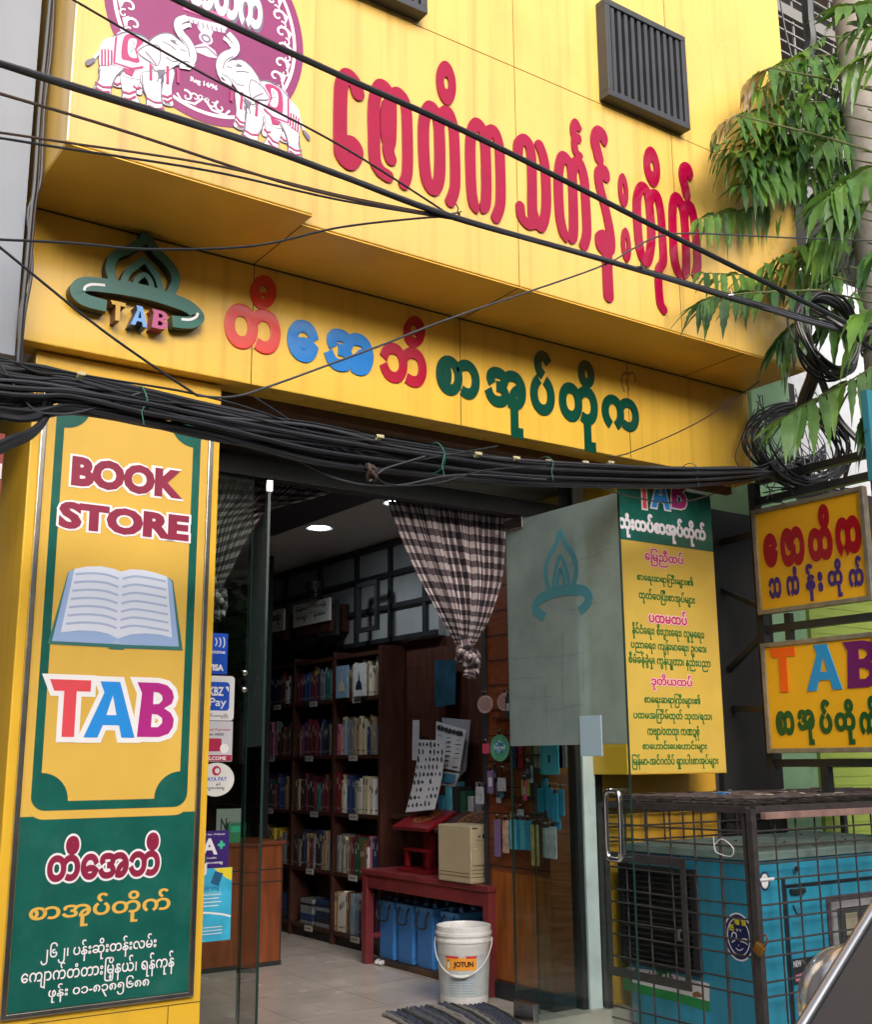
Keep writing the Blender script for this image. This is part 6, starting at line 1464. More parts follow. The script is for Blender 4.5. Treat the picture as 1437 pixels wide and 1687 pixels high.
# balconied block further back, at the top right
TB = thing('apartment_block', 'dark balconied apartment block showing above the tree at the top right', 'building', (11, 3.5, -0.15))
b = MB(); b.box(7.7, 16, 3.2, 9, 5.3, 16); obj('wall', b, mat('tan_render', (0.16, 0.13, 0.09), 0.8, var=0.2, vscale=2), TB)
for z in (7.4, 9.6, 11.8):
    b = MB(); b.box(7.6, 16, 1.95, 3.19, z-0.14, z); obj('balcony_slab', b, mat('slab_grey', (0.16, 0.155, 0.15), 0.8), TB)
    b = MB()
    for k in range(14): b.bar((7.65, 1.97, z+0.12+k*0.145), (16, 1.97, z+0.12+k*0.145), 0.016, 0.016)
    for k in range(12): b.bar((7.65+k*0.72, 1.985, z), (7.65+k*0.72, 1.985, z+2.05), 0.02, 0.02, (0, 1, 0))
    obj('balcony_grille', b, mat('grille_grey', (0.20, 0.20, 0.20), 0.5), TB)
    for q in ((9.2, 10.2, z+0.02, z+1.7), (11.2, 12.4, z+0.7, z+1.7), (7.9, 8.6, z+0.5, z+1.6)):
        b = MB(); b.box(q[0], q[1], 3.17, 3.21, q[2], q[3]); obj('window', b, DARKIN, TB)
# the other side of the street, seen only in reflections
OB = [(-14, -5, 9, 'pale rendered house across the street', (0.36, 0.36, 0.36)), (-4.9, 4, 7, 'tall grey house across the street', (0.28, 0.28, 0.29)), (4.1, 12, 8, 'cream house across the street', (0.40, 0.36, 0.29)), (12.1, 24, 11, 'blue grey house across the street', (0.24, 0.28, 0.32))]
for x0, x1, hh, lab, c in OB:
    t = thing('street_house', lab, 'building', ((x0+x1)/2, -15, -0.3), 'houses across the street')
    b = MB(); b.box(x0, x1, -24, -14, -0.3, hh); obj('wall', b, mat('house_%d' % int(hh*10), c, 0.8, var=0.1), t)
    for fl in range(int(hh//3)):
        for k in range(int((x1-x0)//2.2)):
            b = MB(); b.box(x0+0.7+k*2.2, x0+1.9+k*2.2, -13.99, -13.9, 0.6+fl*3, 2.3+fl*3); obj('window', b, DARKIN, t)

TL_ = MB(); TRR = random.Random(77)
for i, (tx0, ty0) in enumerate(((7.5, -11.5), (11.5, -11.0), (3.0, -12.0))):
    t = thing('roadside_tree', ['bushy roadside tree across the street, middle one', 'bushy roadside tree across the street, far right', 'bushy roadside tree across the street, far left'][i], 'tree', (tx0, ty0, -0.3), 'trees across the street')
    b = MB(); b.tube([(tx0, ty0, -0.3), (tx0+0.1, ty0, 1.5), (tx0, ty0+0.1, 3.2)], [0.14, 0.11, 0.06], 8); obj('trunk', b, mat('far_bark', (0.10, 0.08, 0.06), 0.9), t)
    b = MB()
    for k in range(700):
        a, e, r_ = TRR.uniform(0, 6.28), TRR.uniform(-1, 1), 1.5*TRR.random()**0.4; c = Vector((tx0+r_*cos(a)*sqrt(1-e*e), ty0+r_*sin(a)*sqrt(1-e*e), 3.2+r_*e*0.9)); d = Vector((TRR.uniform(-1, 1), TRR.uniform(-1, 1), TRR.uniform(-1, 1))).normalized(); s_ = d.orthogonal().normalized(); q = TRR.uniform(0.10, 0.2)
        b.add([c-d*q, c+s_*q*0.5, c+d*q, c-s_*q*0.5], [(0, 1, 2, 3)])
    obj('crown', b, mat('far_leaf', (0.05, 0.12, 0.03), 0.6, var=0.4), t)

# ============================================================ generator in its cage
gn = thing('generator', 'turquoise steel generator cabinet inside the rusty barred cage', 'generator', (5.5, -0.6, -0.15))
TQ = mat('turquoise_paint', (0.025, 0.26, 0.40), 0.42, var=0.15, vscale=3, damt=0.45, dirt=(0.03, 0.13, 0.17), dscale=5, streak=0.5, scol=(0.06, 0.10, 0.10), bump=0.15, bscale=4)
TQT = mat('faded_turquoise', (0.15, 0.22, 0.20), 0.7, var=0.25, vscale=5, damt=0.6, dirt=(0.10, 0.085, 0.07), dscale=6)
GX0, GX1, GY0, GY1, GZ = 4.66, 6.3, -1.05, -0.13, 0.855
b = MB(); b.bbox(GX0, GX1, GY0, GY1, -0.08, GZ-0.03, 0.012); obj('cabinet', b, TQ, gn)
b = MB(); b.bbox(GX0-0.012, GX1+0.012, GY0-0.014, GY1+0.012, GZ-0.029, GZ+0.012, 0.006); obj('top', b, TQT, gn)
b = MB(); b.bbox(GX0+0.23, GX1-0.01, GY0-0.012, GY0-0.0005, 0.02, 0.68, 0.004); dgr = obj('door_panel', b, TQ, gn)
b = MB(); b.box(GX0+0.20, GX0+0.227, GY0-0.004, GY0+0.002, -0.05, 0.73); b.box(GX0+0.20, GX1-0.01, GY0-0.0035, GY0+0.002, 0.684, 0.70); obj('seam', b, BLACKM, gn)
b = MB(); b.bbox(4.90, 5.01, GY0-0.035, GY0-0.0125, 0.655, 0.680, 0.006); b.tube([(4.92, GY0-0.016, 0.60), (4.945, GY0-0.016, 0.555), (4.985, GY0-0.016, 0.555)], 0.004, 6); b.lathe([(0.0, 0), (0.014, 0), (0.014, 0.012), (0.0, 0.014)], (4.96, GY0-0.02, 0.775), 12, Matrix.Rotation(pi/2, 3, 'X')); obj('latch', b, BLACKM, dgr)
# control window with a pale frame
b = MB(); q = dict(x0=5.215, x1=5.70, z0=0.26, z1=0.595)
for a in ((q['x0'], q['x0']+0.035, q['z0'], q['z1']), (q['x1']-0.035, q['x1'], q['z0'], q['z1'])): b.bbox(a[0], a[1], GY0-0.03, GY0-0.0125, a[2], a[3], 0.003)
for a in ((q['x0']+0.0355, q['x1']-0.0355, q['z1']-0.035, q['z1']), (q['x0']+0.0355, q['x1']-0.0355, q['z0'], q['z0']+0.035)): b.bbox(a[0], a[1], GY0-0.029, GY0-0.0125, a[2], a[3], 0.003)
cw = obj('control_window', b, mat('grey_frame', (0.32, 0.32, 0.33), 0.5, var=0.2, damt=0.4, dirt=(0.15, 0.1, 0.08)), gn)
b = MB(); b.box(q['x0']+0.02, q['x1']-0.02, GY0-0.018, GY0-0.0123, q['z0']+0.02, q['z1']-0.02); obj('pane', b, mat('dusty_pane', (0.05, 0.055, 0.06), 0.2, var=0.3), cw)
b = MB(); b.bbox(5.33, 5.43, GY0-0.022, GY0-0.0185, 0.42, 0.53, 0.002); obj('gauge', b, mat('gauge_tan', (0.30, 0.27, 0.19), 0.5), cw)
b = MB(); b.bbox(q['x0']-0.03, q['x0']-0.001, GY0-0.02, GY0-0.0125, q['z0']-0.05, q['z1']+0.03, 0.003); b.bbox(q['x0']-0.001, q['x1']+0.02, GY0-0.0195, GY0-0.0125, q['z1']+0.002, q['z1']+0.03, 0.003); obj('seal', b, mat('perished_rubber', (0.06, 0.04, 0.05), 0.8, var=0.4, vscale=20), cw)
# louvre on the left end
b = MB(); b.box(GX0-0.006, GX0-0.0005, -0.66, -0.13, 0.26, 0.735); lv = obj('louvre', b, VENTIN, gn)
b = MB()
for k in range(15):
    z = 0.275+k*0.030
    M = Matrix.Translation((GX0-0.018, -0.395, z)) @ Matrix.Rotation(radians(38), 4, 'Y'); b.box(-0.016, 0.016, -0.25, 0.25, -0.0015, 0.0015, M=M)
obj('louvre_blade', b, mat('dusty_black', (0.035, 0.032, 0.03), 0.7, var=0.5, vscale=12), lv)
b = MB()
for a in ((-0.68, -0.645), (-0.145, -0.11)): b.box(GX0-0.034, GX0-0.0065, a[0], a[1], 0.235, 0.76)
for a in ((0.235, 0.262), (0.733, 0.76)): b.box(GX0-0.033, GX0-0.0065, -0.644, -0.146, a[0], a[1])
obj('louvre_frame', b, BLACKM, lv)
b = MB(); b.box(GX0-0.004, GX0-0.0004, -0.56, -0.12, 0.775, 0.82); obj('dark_plate', b, mat('plate_navy', (0.02, 0.035, 0.09), 0.5, var=0.5, vscale=18), gn)
# banner of the engineering firm
FGX = frame_x(GX0)
t = thing('firm_banner', 'torn white and green banner reading Engineering Group on the generator end', 'banner', (GX0, -0.45, 0.1), None)
pb = lambda X, Y: (-at(960+X/3.0126, 1260+Y/3.0126, x=GX0-0.003).y, at(960+X/3.0126, 1260+Y/3.0126, x=GX0-0.003).z)
b = MB(); b.prism([pb(208, 1000), pb(420, 1040), pb(632, 1085), pb(632, 1195), pb(630, 1225), pb(430, 1165), pb(205, 1115)], FGX, 0.0005, 0.0022); obj('green_field', b, mat('firm_green', (0.015, 0.25, 0.06), 0.5, var=0.1), t)
b = MB(); b.prism([pb(225, 1000), pb(420, 1030), pb(630, 1085), pb(630, 1172), pb(480, 1132), pb(330, 1098), pb(240, 1075)], FGX, 0.0025, 0.0032); obj('white_field', b, PAPER, t)
l0, l1 = pb(330, 1060), pb(498, 1095)
b = MB(); put_text(b, 'Engineering Group', FGX, 0.0034, 0.0042, l0[0], l1[0], base=l0[1]-0.006, bold=0.02, slope=0.0, asp=1.9); obj('lettering', b, SRED, t)
l0, l1 = pb(365, 1050), pb(452, 1050)
b = MB(); put_text(b, 'SMT', FGX, 0.0034, 0.0042, l0[0], l1[0], base=l0[1]+0.004, bold=0.06); obj('lettering', b, mat('firm_dark_green', (0.008, 0.11, 0.03), 0.5), t)
b = MB(); b.prism([pb(545, 1130), pb(570, 1122), pb(598, 1140), pb(590, 1152), pb(550, 1150)], FGX, 0.0034, 0.0042); b.prism([pb(255, 1015), pb(275, 1005), pb(270, 1030)], FGX, 0.0034, 0.0042); obj('picture', b, mat('firm_brown', (0.22, 0.10, 0.04), 0.5), t)
# round stickers
def oval_pts(c, rx, rz, n=40): return [(c[0]+rx*cos(2*pi*k/n), c[1]+rz*sin(2*pi*k/n)) for k in range(n)]
DKB = mat('decal_navy', (0.015, 0.02, 0.10), 0.35)
t = thing('round_decal', 'navy oval decal with yellow Chinese characters and a drawn face on the generator', 'decal', (GX0, -0.92, 0.4))
c = (-at(1217, 1543, x=GX0-0.003).y, at(1217, 1543, x=GX0-0.003).z); rz = 0.115; rx = 0.095
b = MB(); b.prism(oval_pts(c, rx, rz), FGX, 0.0005, 0.0015); obj('white_rim', b, WHITE, t)
b = MB(); b.prism(oval_pts(c, rx-0.007, rz-0.008), FGX, 0.0016, 0.0022); obj('navy_field', b, DKB, t)
b = MB(); b.holed(oval_pts(c, rx-0.022, rz-0.025), oval_pts(c, rx-0.027, rz-0.030), FGX, 0.0023, 0.0029)
b.ribbon(spline([(c[0]-0.045, c[1]-0.005), (c[0]-0.035, c[1]+0.018), (c[0]-0.015, c[1]+0.012), (c[0]-0.018, c[1]-0.012), (c[0]-0.045, c[1]-0.03)], 5), 0.006, FGX, 0.0023, 0.003)
b.ribbon(spline([(c[0]+0.01, c[1]-0.02), (c[0]+0.03, c[1]-0.005), (c[0]+0.055, c[1]-0.008)], 5), 0.005, FGX, 0.0023, 0.003); b.ribbon(spline([(c[0]+0.01, c[1]-0.02), (c[0]+0.035, c[1]-0.022), (c[0]+0.055, c[1]-0.03)], 5), 0.004, FGX, 0.0023, 0.0031)
b.ribbon(spline([(c[0]-0.02, c[1]-0.055), (c[0], c[1]-0.064), (c[0]+0.025, c[1]-0.052)], 5), 0.004, FGX, 0.0023, 0.003); b.ribbon([(c[0]-0.002, c[1]-0.035), (c[0]-0.004, c[1]-0.045)], 0.003, FGX, 0.0023, 0.003)
for dx in (-0.012, 0.008): b.ribbon([(c[0]+dx, c[1]+0.038), (c[0]+dx+0.006, c[1]+0.026), (c[0]+dx+0.012, c[1]+0.038)], 0.0025, FGX, 0.0023, 0.003)
obj('face_drawing', b, WHITE, t)
b = MB()
for ch, dx, dz in (('低', -0.058, 0.025), ('噪', -0.02, 0.056), ('音', 0.022, 0.056)): put_text(b, ch, FGX, 0.0031, 0.0038, c[0]+dx, c[0]+dx+0.033, c[1]+dz, c[1]+dz+0.032, 0.03)
obj('lettering', b, mat('decal_yellow', (0.70, 0.62, 0.02), 0.4), t)
FGY = frame_y(GY0)
t = thing('round_decal', 'small white and navy oval decal on the front of the generator', 'decal', (4.76, GY0, 0.55))
p = at(1260, 1451, y=GY0); c = (p.x, p.z)
b = MB(); b.prism(oval_pts(c, 0.036, 0.046), FGY, 0.0005, 0.0014); obj('navy_rim', b, DKB, t)
b = MB(); b.prism(oval_pts(c, 0.027, 0.036), FGY, 0.0015, 0.002); obj('white_field', b, WHITE, t)
b = MB(); b.ribbon([(c[0]-0.018, c[1]), (c[0]+0.018, c[1])], 0.006, FGY, 0.0021, 0.0026); obj('band', b, DKB, t)
p0, p1 = at(1307, 1587, y=GY0-0.013), at(1352, 1612, y=GY0-0.013); FGD = frame_y(GY0-0.012)
t = thing('fuel_sticker', 'black sticker reading NEW with a pink panel on the generator door', 'sticker', (p0.x, GY0, p1.z))
b = MB(); b.box(p0.x-0.005, p0.x+0.20, GY0-0.0135, GY0-0.0122, p0.z-0.10, p0.z+0.02); obj('sheet', b, INKBLK, t)
b = MB(); put_text(b, 'NEW', FGD, 0.0016, 0.0022, p0.x+0.003, p0.x+0.065, p0.z-0.018, p0.z+0.012, 0.03); b.ribbon([(p0.x+0.075, p0.z+0.012), (p0.x+0.10, p0.z-0.03)], 0.003, FGD, 0.0016, 0.0022); obj('lettering', b, PAPER, t)
b = MB(); b.prism([(p0.x+0.012, p0.z-0.055), (p0.x+0.068, p0.z-0.05), (p0.x+0.064, p0.z-0.083), (p0.x+0.010, p0.z-0.086)], FGD, 0.0016, 0.0022); obj('pink_panel', b, mat('sticker_pinkish', (0.50, 0.18, 0.25), 0.5), t)
# leaf litter and grit on the generator top
LIT = random.Random(5); LM = [mat('litter_brown', (0.10, 0.05, 0.025), 0.9), mat('litter_pale', (0.38, 0.34, 0.28), 0.9), mat('litter_green', (0.06, 0.10, 0.03), 0.9)]
b = MB()
for k in range(90):
    x, y = LIT.uniform(4.68, 6.2), LIT.uniform(-1.03, -0.2); r_ = LIT.uniform(0.004, 0.022); a = LIT.uniform(0, 6); b.cur = LIT.choice([0, 0, 0, 1, 2])
    P = [(x+r_*cos(a+q)*(1 if q < 3 else 0.5), y+r_*0.5*sin(a+q), GZ+0.0135+LIT.uniform(0, 0.008)) for q in (0, 1.6, 3.1, 4.7)]
    b.add(P+[(p_[0], p_[1], p_[2]-0.001) for p_ in P], [(0,1,2,3), (7,6,5,4)])
o = obj('leaf_litter', b, LM); o['kind'] = 'stuff'; o['label'] = 'dry leaf litter and grit on the generator top'

cg = thing('cage', 'rusty black steel bar cage round the turquoise generator', 'cage', (5.4, -0.6, -0.15))
RUST = mat('rusty_black_bar', (0.035, 0.030, 0.030), 0.55, var=0.35, vscale=25, damt=0.5, dirt=(0.075, 0.036, 0.024), dscale=14)
CX0, CX1, CY0, CY1, CT = 4.555, 6.75, -1.14, -0.07, 1.085
zs = [at(1247, v, x=CX0).z for v in (1370, 1396, 1424, 1451, 1492, 1516, 1552, 1577, 1618, 1642)]+[0.02, -0.04, -0.10]
b = MB()
for (x, y) in ((CX0, CY0), (CX0, CY1), (CX1, CY0), (CX1, CY1)): b.bar((x, y, -0.15), (x, y, CT), 0.035, 0.035, (0, 1, 0))
for z in (CT-0.005, -0.13):
    b.bar((CX0+0.018, CY0, z), (CX1-0.018, CY0, z), 0.034, 0.034); b.bar((CX0+0.018, CY1, z), (CX1-0.018, CY1, z), 0.034, 0.034); b.bar((CX0, CY0+0.018, z), (CX0, CY1-0.018, z), 0.034, 0.034); b.bar((CX1, CY0+0.018, z), (CX1, CY1-0.018, z), 0.034, 0.034)
b.bar((CX0-0.004, CY0+0.028, -0.15), (CX0-0.004, CY0+0.045, CT-0.02), 0.012, 0.02, (0, 1, 0))
obj('corner_post', b, RUST, cg)
NPS = 0
for z in zs:
    b = MB(); b.tube([(CX0+0.012, CY0-0.004, z), (CX1-0.012, CY0-0.004, z+random.uniform(-0.004, 0.004))], 0.0052, 6); obj('horizontal_bar', b, RUST, cg)
    b = MB(); b.tube([(CX0-0.004, CY0+0.012, z), (CX0-0.004, (CY0+CY1)/2, z+random.uniform(-0.006, 0.004)), (CX0-0.004, CY1-0.012, z)], 0.0052, 6); obj('horizontal_bar', b, RUST, cg)
for z in zs[:2]+[zs[2]]:
    b = MB(); b.tube([(CX0+0.012, CY1, z+0.05), (CX1-0.012, CY1, z+0.05)], 0.006, 6); obj('horizontal_bar', b, RUST, cg)
k = 0; x = 4.735
while x < CX1-0.05:
    b = MB(); b.tube([(x, CY0+0.004, -0.12), (x+random.uniform(-0.004, 0.004), CY0+0.004, CT-0.02)], 0.0052, 6); obj('vertical_bar', b, RUST, cg)
    if x < 6.2:
        b = MB(); b.tube([(x, CY1, 0.5), (x, CY1, CT-0.02)], 0.006, 6); obj('vertical_bar', b, RUST, cg)
    x += 0.158
for y in (-0.93, -0.76, -0.59, -0.42, -0.25):
    b = MB(); b.tube([(CX0+0.003, y, -0.12), (CX0+0.003, y, CT-0.02)], 0.0052 if y > -0.9 else 0.0085, 6); obj('vertical_bar', b, RUST, cg)
# roof grid of the cage, rusted and littered
b = MB()
for k in range(14): x = CX0+0.10+k*0.155; b.bar((x, CY0+0.018, CT+0.012), (x, CY1-0.018, CT+0.012), 0.012, 0.010)
for k in range(7): y = CY0+0.12+k*0.14; b.bar((CX0+0.018, y, CT+0.022), (CX1-0.018, y, CT+0.022), 0.012, 0.010)
obj('roof_grid', b, RUST, cg)
b = MB()
for k in range(11): x = CX0+0.06+k*0.2; b.tube([(x, CY0+0.02, CT+0.034), (x+random.uniform(-0.05, 0.05), CY1-0.02, CT+0.034)], 0.006, 5)
for k in range(9): y = CY0+0.06+k*0.115; b.tube([(CX0+0.02, y, CT+0.046), (CX1-0.02, y+random.uniform(-0.03, 0.03), CT+0.046)], 0.006, 5)
obj('roof_mesh', b, mat('rust_mesh', (0.055, 0.040, 0.038), 0.8, var=0.5, vscale=22, damt=0.6, dirt=(0.12, 0.08, 0.06), dscale=18), cg)
b = MB()
for k in range(46):
    x, y = random.uniform(4.6, 6.6), random.uniform(-1.1, -0.12); a = random.uniform(0, 3); r_ = random.uniform(0.01, 0.05)
    b.cur = random.choice([0, 0, 1]); b.box(-r_, r_, -r_*0.35, r_*0.35, 0, 0.003, M=Matrix.Translation((x, y, CT+0.053)) @ Matrix.Rotation(a, 4, 'Z') @ Matrix.Rotation(random.uniform(-0.2, 0.2), 4, 'X'))
o = obj('leaf_litter', b, LM[:2]); o['kind'] = 'stuff'; o['label'] = 'dead leaves and scraps caught on the cage roof'
# gate frame of flat bar on the left side, with its bolt
b = MB(); xg = CX0-0.012
b.bar((xg, -0.68, 0.18), (xg, -0.68, 0.80), 0.034, 0.008, (1, 0, 0)); b.bar((xg, -0.115, 0.18), (xg, -0.115, 0.80), 0.034, 0.008, (1, 0, 0)); b.bar((xg-0.001, -0.702, 0.80), (xg-0.001, -0.09, 0.80), 0.008, 0.045); b.bar((xg-0.001, -0.702, 0.20), (xg-0.001, -0.09, 0.20), 0.008, 0.045)
b.tube([(xg-0.012, -0.655, 0.47), (xg-0.03, -0.655, 0.46), (xg-0.03, -0.655, 0.425), (xg-0.012, -0.655, 0.42)], 0.010, 8)
obj('gate', b, RUST, cg)
t = thing('padlock', 'brass padlock hanging on the front corner post of the cage', 'padlock', (CX0, CY0-0.02, 0.4))
pl = at(1255, 1556, x=CX0-0.03)
M = Matrix.Translation(pl) @ Matrix.Rotation(radians(35), 4, 'X')
b = MB(); b.bbox(-0.014, 0.014, -0.026, 0.026, -0.05, 0.0, 0.005, M=M); obj('body', b, mat('brass', (0.35, 0.17, 0.03), 0.4, metal=0.7, var=0.3, vscale=20), t)
b = MB(); b.tube([tuple(M @ Vector(q)) for q in spline([(0, -0.018, 0), (0, -0.018, 0.035), (0, 0, 0.055), (0, 0.018, 0.035), (0, 0.018, 0)], 6)], 0.005, 8); obj('shackle', b, mat('rusty_steel', (0.16, 0.075, 0.06), 0.5, metal=0.4), t, True)
b = MB(); b.bbox(4.60, 6.4, CY0-0.055, CY0-0.022, 1.035, 1.068, 0.003); tag(obj('wooden_batten', b, mat('pink_batten', (0.24, 0.14, 0.12), 0.7, var=0.3, vscale=12)), 'weathered pinkish batten along the front top of the cage', 'batten')
b = MB(); b.tube(spline([(6.05, -0.95, 1.13), (6.15, -0.9, 1.155), (6.28, -0.92, 1.13), (6.2, -1.0, 1.135), (6.1, -0.98, 1.15), (6.4, -0.86, 1.13)], 8), 0.014, 8); tag(obj('cable_lead', b, mat('dusty_lead', (0.08, 0.035, 0.035), 0.6)), 'dusty red brown lead looped on top of the cage', 'cable')
b = MB(); b.bbox(5.03, 5.10, -0.55, -0.50, CT+0.032, CT+0.06, 0.004); tag(obj('rag', b, mat('blue_scrap', (0.03, 0.14, 0.40), 0.7)), 'small bright blue scrap lying on top of the cage', 'scrap')
b = MB(); q0 = at(1178, 1398, x=CX0-0.01); b.tube(spline([(q0.x, q0.y, q0.z+0.02), (q0.x, q0.y-0.05, q0.z+0.05), (q0.x, q0.y-0.12, q0.z+0.01), (q0.x, q0.y-0.10, q0.z-0.03), (q0.x, q0.y-0.02, q0.z-0.02), (q0.x, q0.y, q0.z), (q0.x, q0.y+0.005, q0.z+0.06)], 8), 0.003, 6); tag(obj('string', b, PAPER), 'loop of white string tied to the cage bars', 'string')
b = MB(); b.tube([(CX0+0.01, CY0-0.006, zs[3]+0.002), (CX0+0.13, CY0-0.006, zs[3]+0.002)], 0.008, 6); tag(obj('tape', b, PAPER), 'white tape wrapped round a front bar of the cage by the small decal', 'tape')

# ============================================================ concrete pole
pole = thing('utility_pole', 'grey concrete utility pole behind the leaves at the right edge', 'pole', (6.09, -1.165, -0.15))
b = MB(); b.lathe([(0.185, -0.15), (0.165, 3.0), (0.150, 6.0), (0.125, 10.5), (0.0, 10.5)], (6.09, -1.165, 0), 28); obj('shaft', b, mat('pole_concrete', (0.27, 0.24, 0.215), 0.85, var=0.15, vscale=9, damt=0.5, dirt=(0.15, 0.13, 0.11), dscale=7, bump=0.2, bscale=60), pole, True)
b = MB()
for z in (3.78, 3.83): b.lathe([(0.167, z), (0.176, z), (0.176, z+0.02), (0.167, z+0.02)], (6.09, -1.165, 0), 28)
obj('band', b, BLACKM, pole, True)
n0 = at(1428, 700, y=-1.72)
b = MB(); b.bbox(n0.x, n0.x+0.35, -1.74, -1.70, at(1430, 790, y=-1.72).z, at(1430, 645, y=-1.72).z, 0.004); t = obj('teal_plate', b, mat('plate_teal', (0.02, 0.17, 0.24), 0.5)); tag(t, 'teal plate fixed to the pole at the right edge', 'plate')

# ============================================================ overhead cables
CABK = mat('cable_black', (0.016, 0.017, 0.021), 0.38, var=0.25, vscale=5); CABG = mat('cable_grey', (0.045, 0.046, 0.055), 0.45, var=0.2, vscale=5); CABB = mat('cable_brown', (0.05, 0.03, 0.022), 0.5)
def cable(label, pts, r, m_=CABK, group=None, n=7, k=10, name='cable'):
    """pts: (u, v, y) photo pixel with its distance plane"""
    P = [at(u, v, y=y) for u, v, y in pts]
    b = MB(); b.tube(spline(P, k), r, n); o = obj(name, b, m_, None, True); tag(o, label, 'cable', group); return o
CR_ = random.Random(21)
YT = -1.72
cable('thick black cable crossing diagonally above the main bundle, from the emblem to the pole', [(150,-75,YT),(290,0,YT),(560,125,YT),(740,205,YT),(900,283,YT),(1100,385,YT),(1210,440,YT),(1330,500,YT),(1420,545,YT+0.1)], 0.0125)
main = [(-60,88,YT),(0,105,YT),(140,150,YT),(400,232,YT),(560,290,YT),(745,357,YT),(1000,430,YT),(1200,490,YT),(1300,520,YT),(1400,548,YT)]
for k in range(7):
    du, dv = CR_.uniform(-1, 1), CR_.uniform(-5.5, 5.5)
    pts = [(u, v+dv*(1 if i < 4 else 0.75)+CR_.uniform(-1.2, 1.2), y+CR_.uniform(-0.02, 0.02)) for i, (u, v, y) in enumerate(main)]
    cable('black strand of the tight upper cable bundle across the crimson letters', pts, CR_.uniform(0.006, 0.0095), CABK if k < 5 else CABG, 'upper cable bundle')
for lab, pts, r, m_ in (
 ('thin black cable from the top left corner down to the upper bundle knot', [(60,-40,YT),(120,0,YT),(340,125,YT),(560,240,YT),(745,357,YT)], 0.0042, CABK),
 ('brown cable from the left edge converging on the upper bundle', [(-60,138,YT),(0,155,YT),(200,215,YT),(480,305,YT),(660,345,YT),(745,358,YT)], 0.0052, CABB),
 ('upper of two thin parallel cables below the elephants', [(-60,212,YT),(0,219,YT),(100,234,YT),(350,272,YT),(560,322,YT),(745,359,YT)], 0.0042, CABB),
 ('lower of two thin parallel cables below the elephants', [(-60,222,YT),(0,228,YT),(100,244,YT),(350,283,YT),(560,330,YT),(745,361,YT)], 0.0042, CABK),
 ('slack thin cable crossing the top of the green logo', [(-60,392,YT),(0,395,YT),(120,401,YT),(250,411,YT),(420,405,YT),(560,375,YT),(690,360,YT),(745,357,YT)], 0.0042, CABK),
 ('thin cable slanting down left of the green logo to the lower bundle', [(-60,362,YT),(0,408,YT),(170,545,YT),(325,652,YT)], 0.0042, CABK),
 ('thin grey cable rising across the blue letters to the upper bundle', [(325,652,YT),(380,654,YT),(440,638,YT),(620,572,YT),(750,522,YT),(980,443,YT),(1040,412,YT),(1085,390,YT),(1150,385,YT),(1300,392,YT),(1437,397,YT),(1520,400,YT)], 0.0040, CABG),
 ('thin wire rising at the right end of the lower fascia', [(1000,752,-1.0),(1040,745,-1.0),(1150,696,-0.9),(1235,640,-0.8),(1290,600,-0.8)], 0.0035, CABB),
 ('thin cable hanging just under the pillar top on the left', [(-40,590,-1.55),(30,598,-1.55),(160,622,-1.55),(325,650,-1.55),(460,690,-1.55),(620,760,-1.5)], 0.0040, CABK),
 ('thin black cable over the right part of the upper bundle', [(1050,440,YT),(1150,470,YT),(1280,508,YT),(1400,540,YT)], 0.0050, CABK)):
    cable(lab, pts, r, m_)
def tie(u, v, y, lab, m_, s=0.02, nm='cable_tie'):
    p = at(u, v, y=y); b = MB(); rr_ = random.Random(int(u))
    b.tube([(p.x+0.022*cos(a), p.y+0.022*sin(a), p.z+0.005*cos(a)) for a in [2*pi*k/14 for k in range(14)]], 0.004, 6, closed=True)
    b.tube([(p.x, p.y-0.02, p.z), (p.x+0.006, p.y-0.022, p.z+s), (p.x-0.004, p.y-0.02, p.z+s*1.9)], 0.003, 5); b.tube([(p.x, p.y-0.02, p.z), (p.x+0.02, p.y-0.022, p.z+s*0.6)], 0.003, 5)
    tag(obj(nm, b, m_), lab, 'tie')
tie(748, 355, YT, 'knotted black wire tie on the upper bundle between the fascia and the crimson letters', CABK); tie(1050, 443, YT, 'knotted black wire tie on the upper bundle below the slanting letter', CABK); tie(1199, 489, YT, 'white tie on the upper bundle at the edge of the leaves', PAPER, 0.014)
# the thick lower bundle
lowtop = [(-60,588),(0,597),(60,608),(120,618),(240,646),(350,668),(520,700),(680,728),(850,756),(1000,768),(1130,772),(1240,772)]
lowbot = [(-60,672),(0,690),(60,688),(120,678),(240,698),(350,722),(520,758),(680,778),(850,796),(1000,800),(1130,800),(1240,790)]
NB_ = 36
for k in range(NB_):
    f0 = (k+0.5)/NB_; f1 = min(1, max(0, f0+CR_.uniform(-0.35, 0.35))); f2 = min(1, max(0, f0+CR_.uniform(-0.45, 0.45)))
    pts = []
    yb = CR_.uniform(-0.08, 0.05)
    for i, ((u, v), (u2, v2)) in enumerate(zip(lowtop, lowbot)):
        s = i/11.0; f = f0*(1-s)+f1*s if s < 0.5 else f1*(1-s)*1.0+f2*s
        f = min(1.12, max(-0.08, f+(CR_.uniform(-0.05, 0.05) if (k % 3 == 0 or k > 30) else CR_.uniform(-0.15, 0.15))))
        y = -1.50+yb if i < 7 else -1.50+yb+(i-6)*0.13
        pts.append((u, v*(1-f)+v2*f, y))
    pts += [(1300, 775+CR_.uniform(-25, 25), -0.60+yb), (1360, 770+CR_.uniform(-40, 40), -0.5+yb)]
    big = k % 3 == 0 or k > 30
    cable('thick black cable in the heavy lower bundle sagging over the shop doors' if big else 'thin cable in the heavy lower bundle sagging over the shop doors', pts, CR_.uniform(0.0075, 0.0125) if big else CR_.uniform(0.0032, 0.0066), CABG if (k % 7 == 3) else CABK, 'thick cables of the lower bundle' if big else 'thin cables of the lower bundle', k=8)
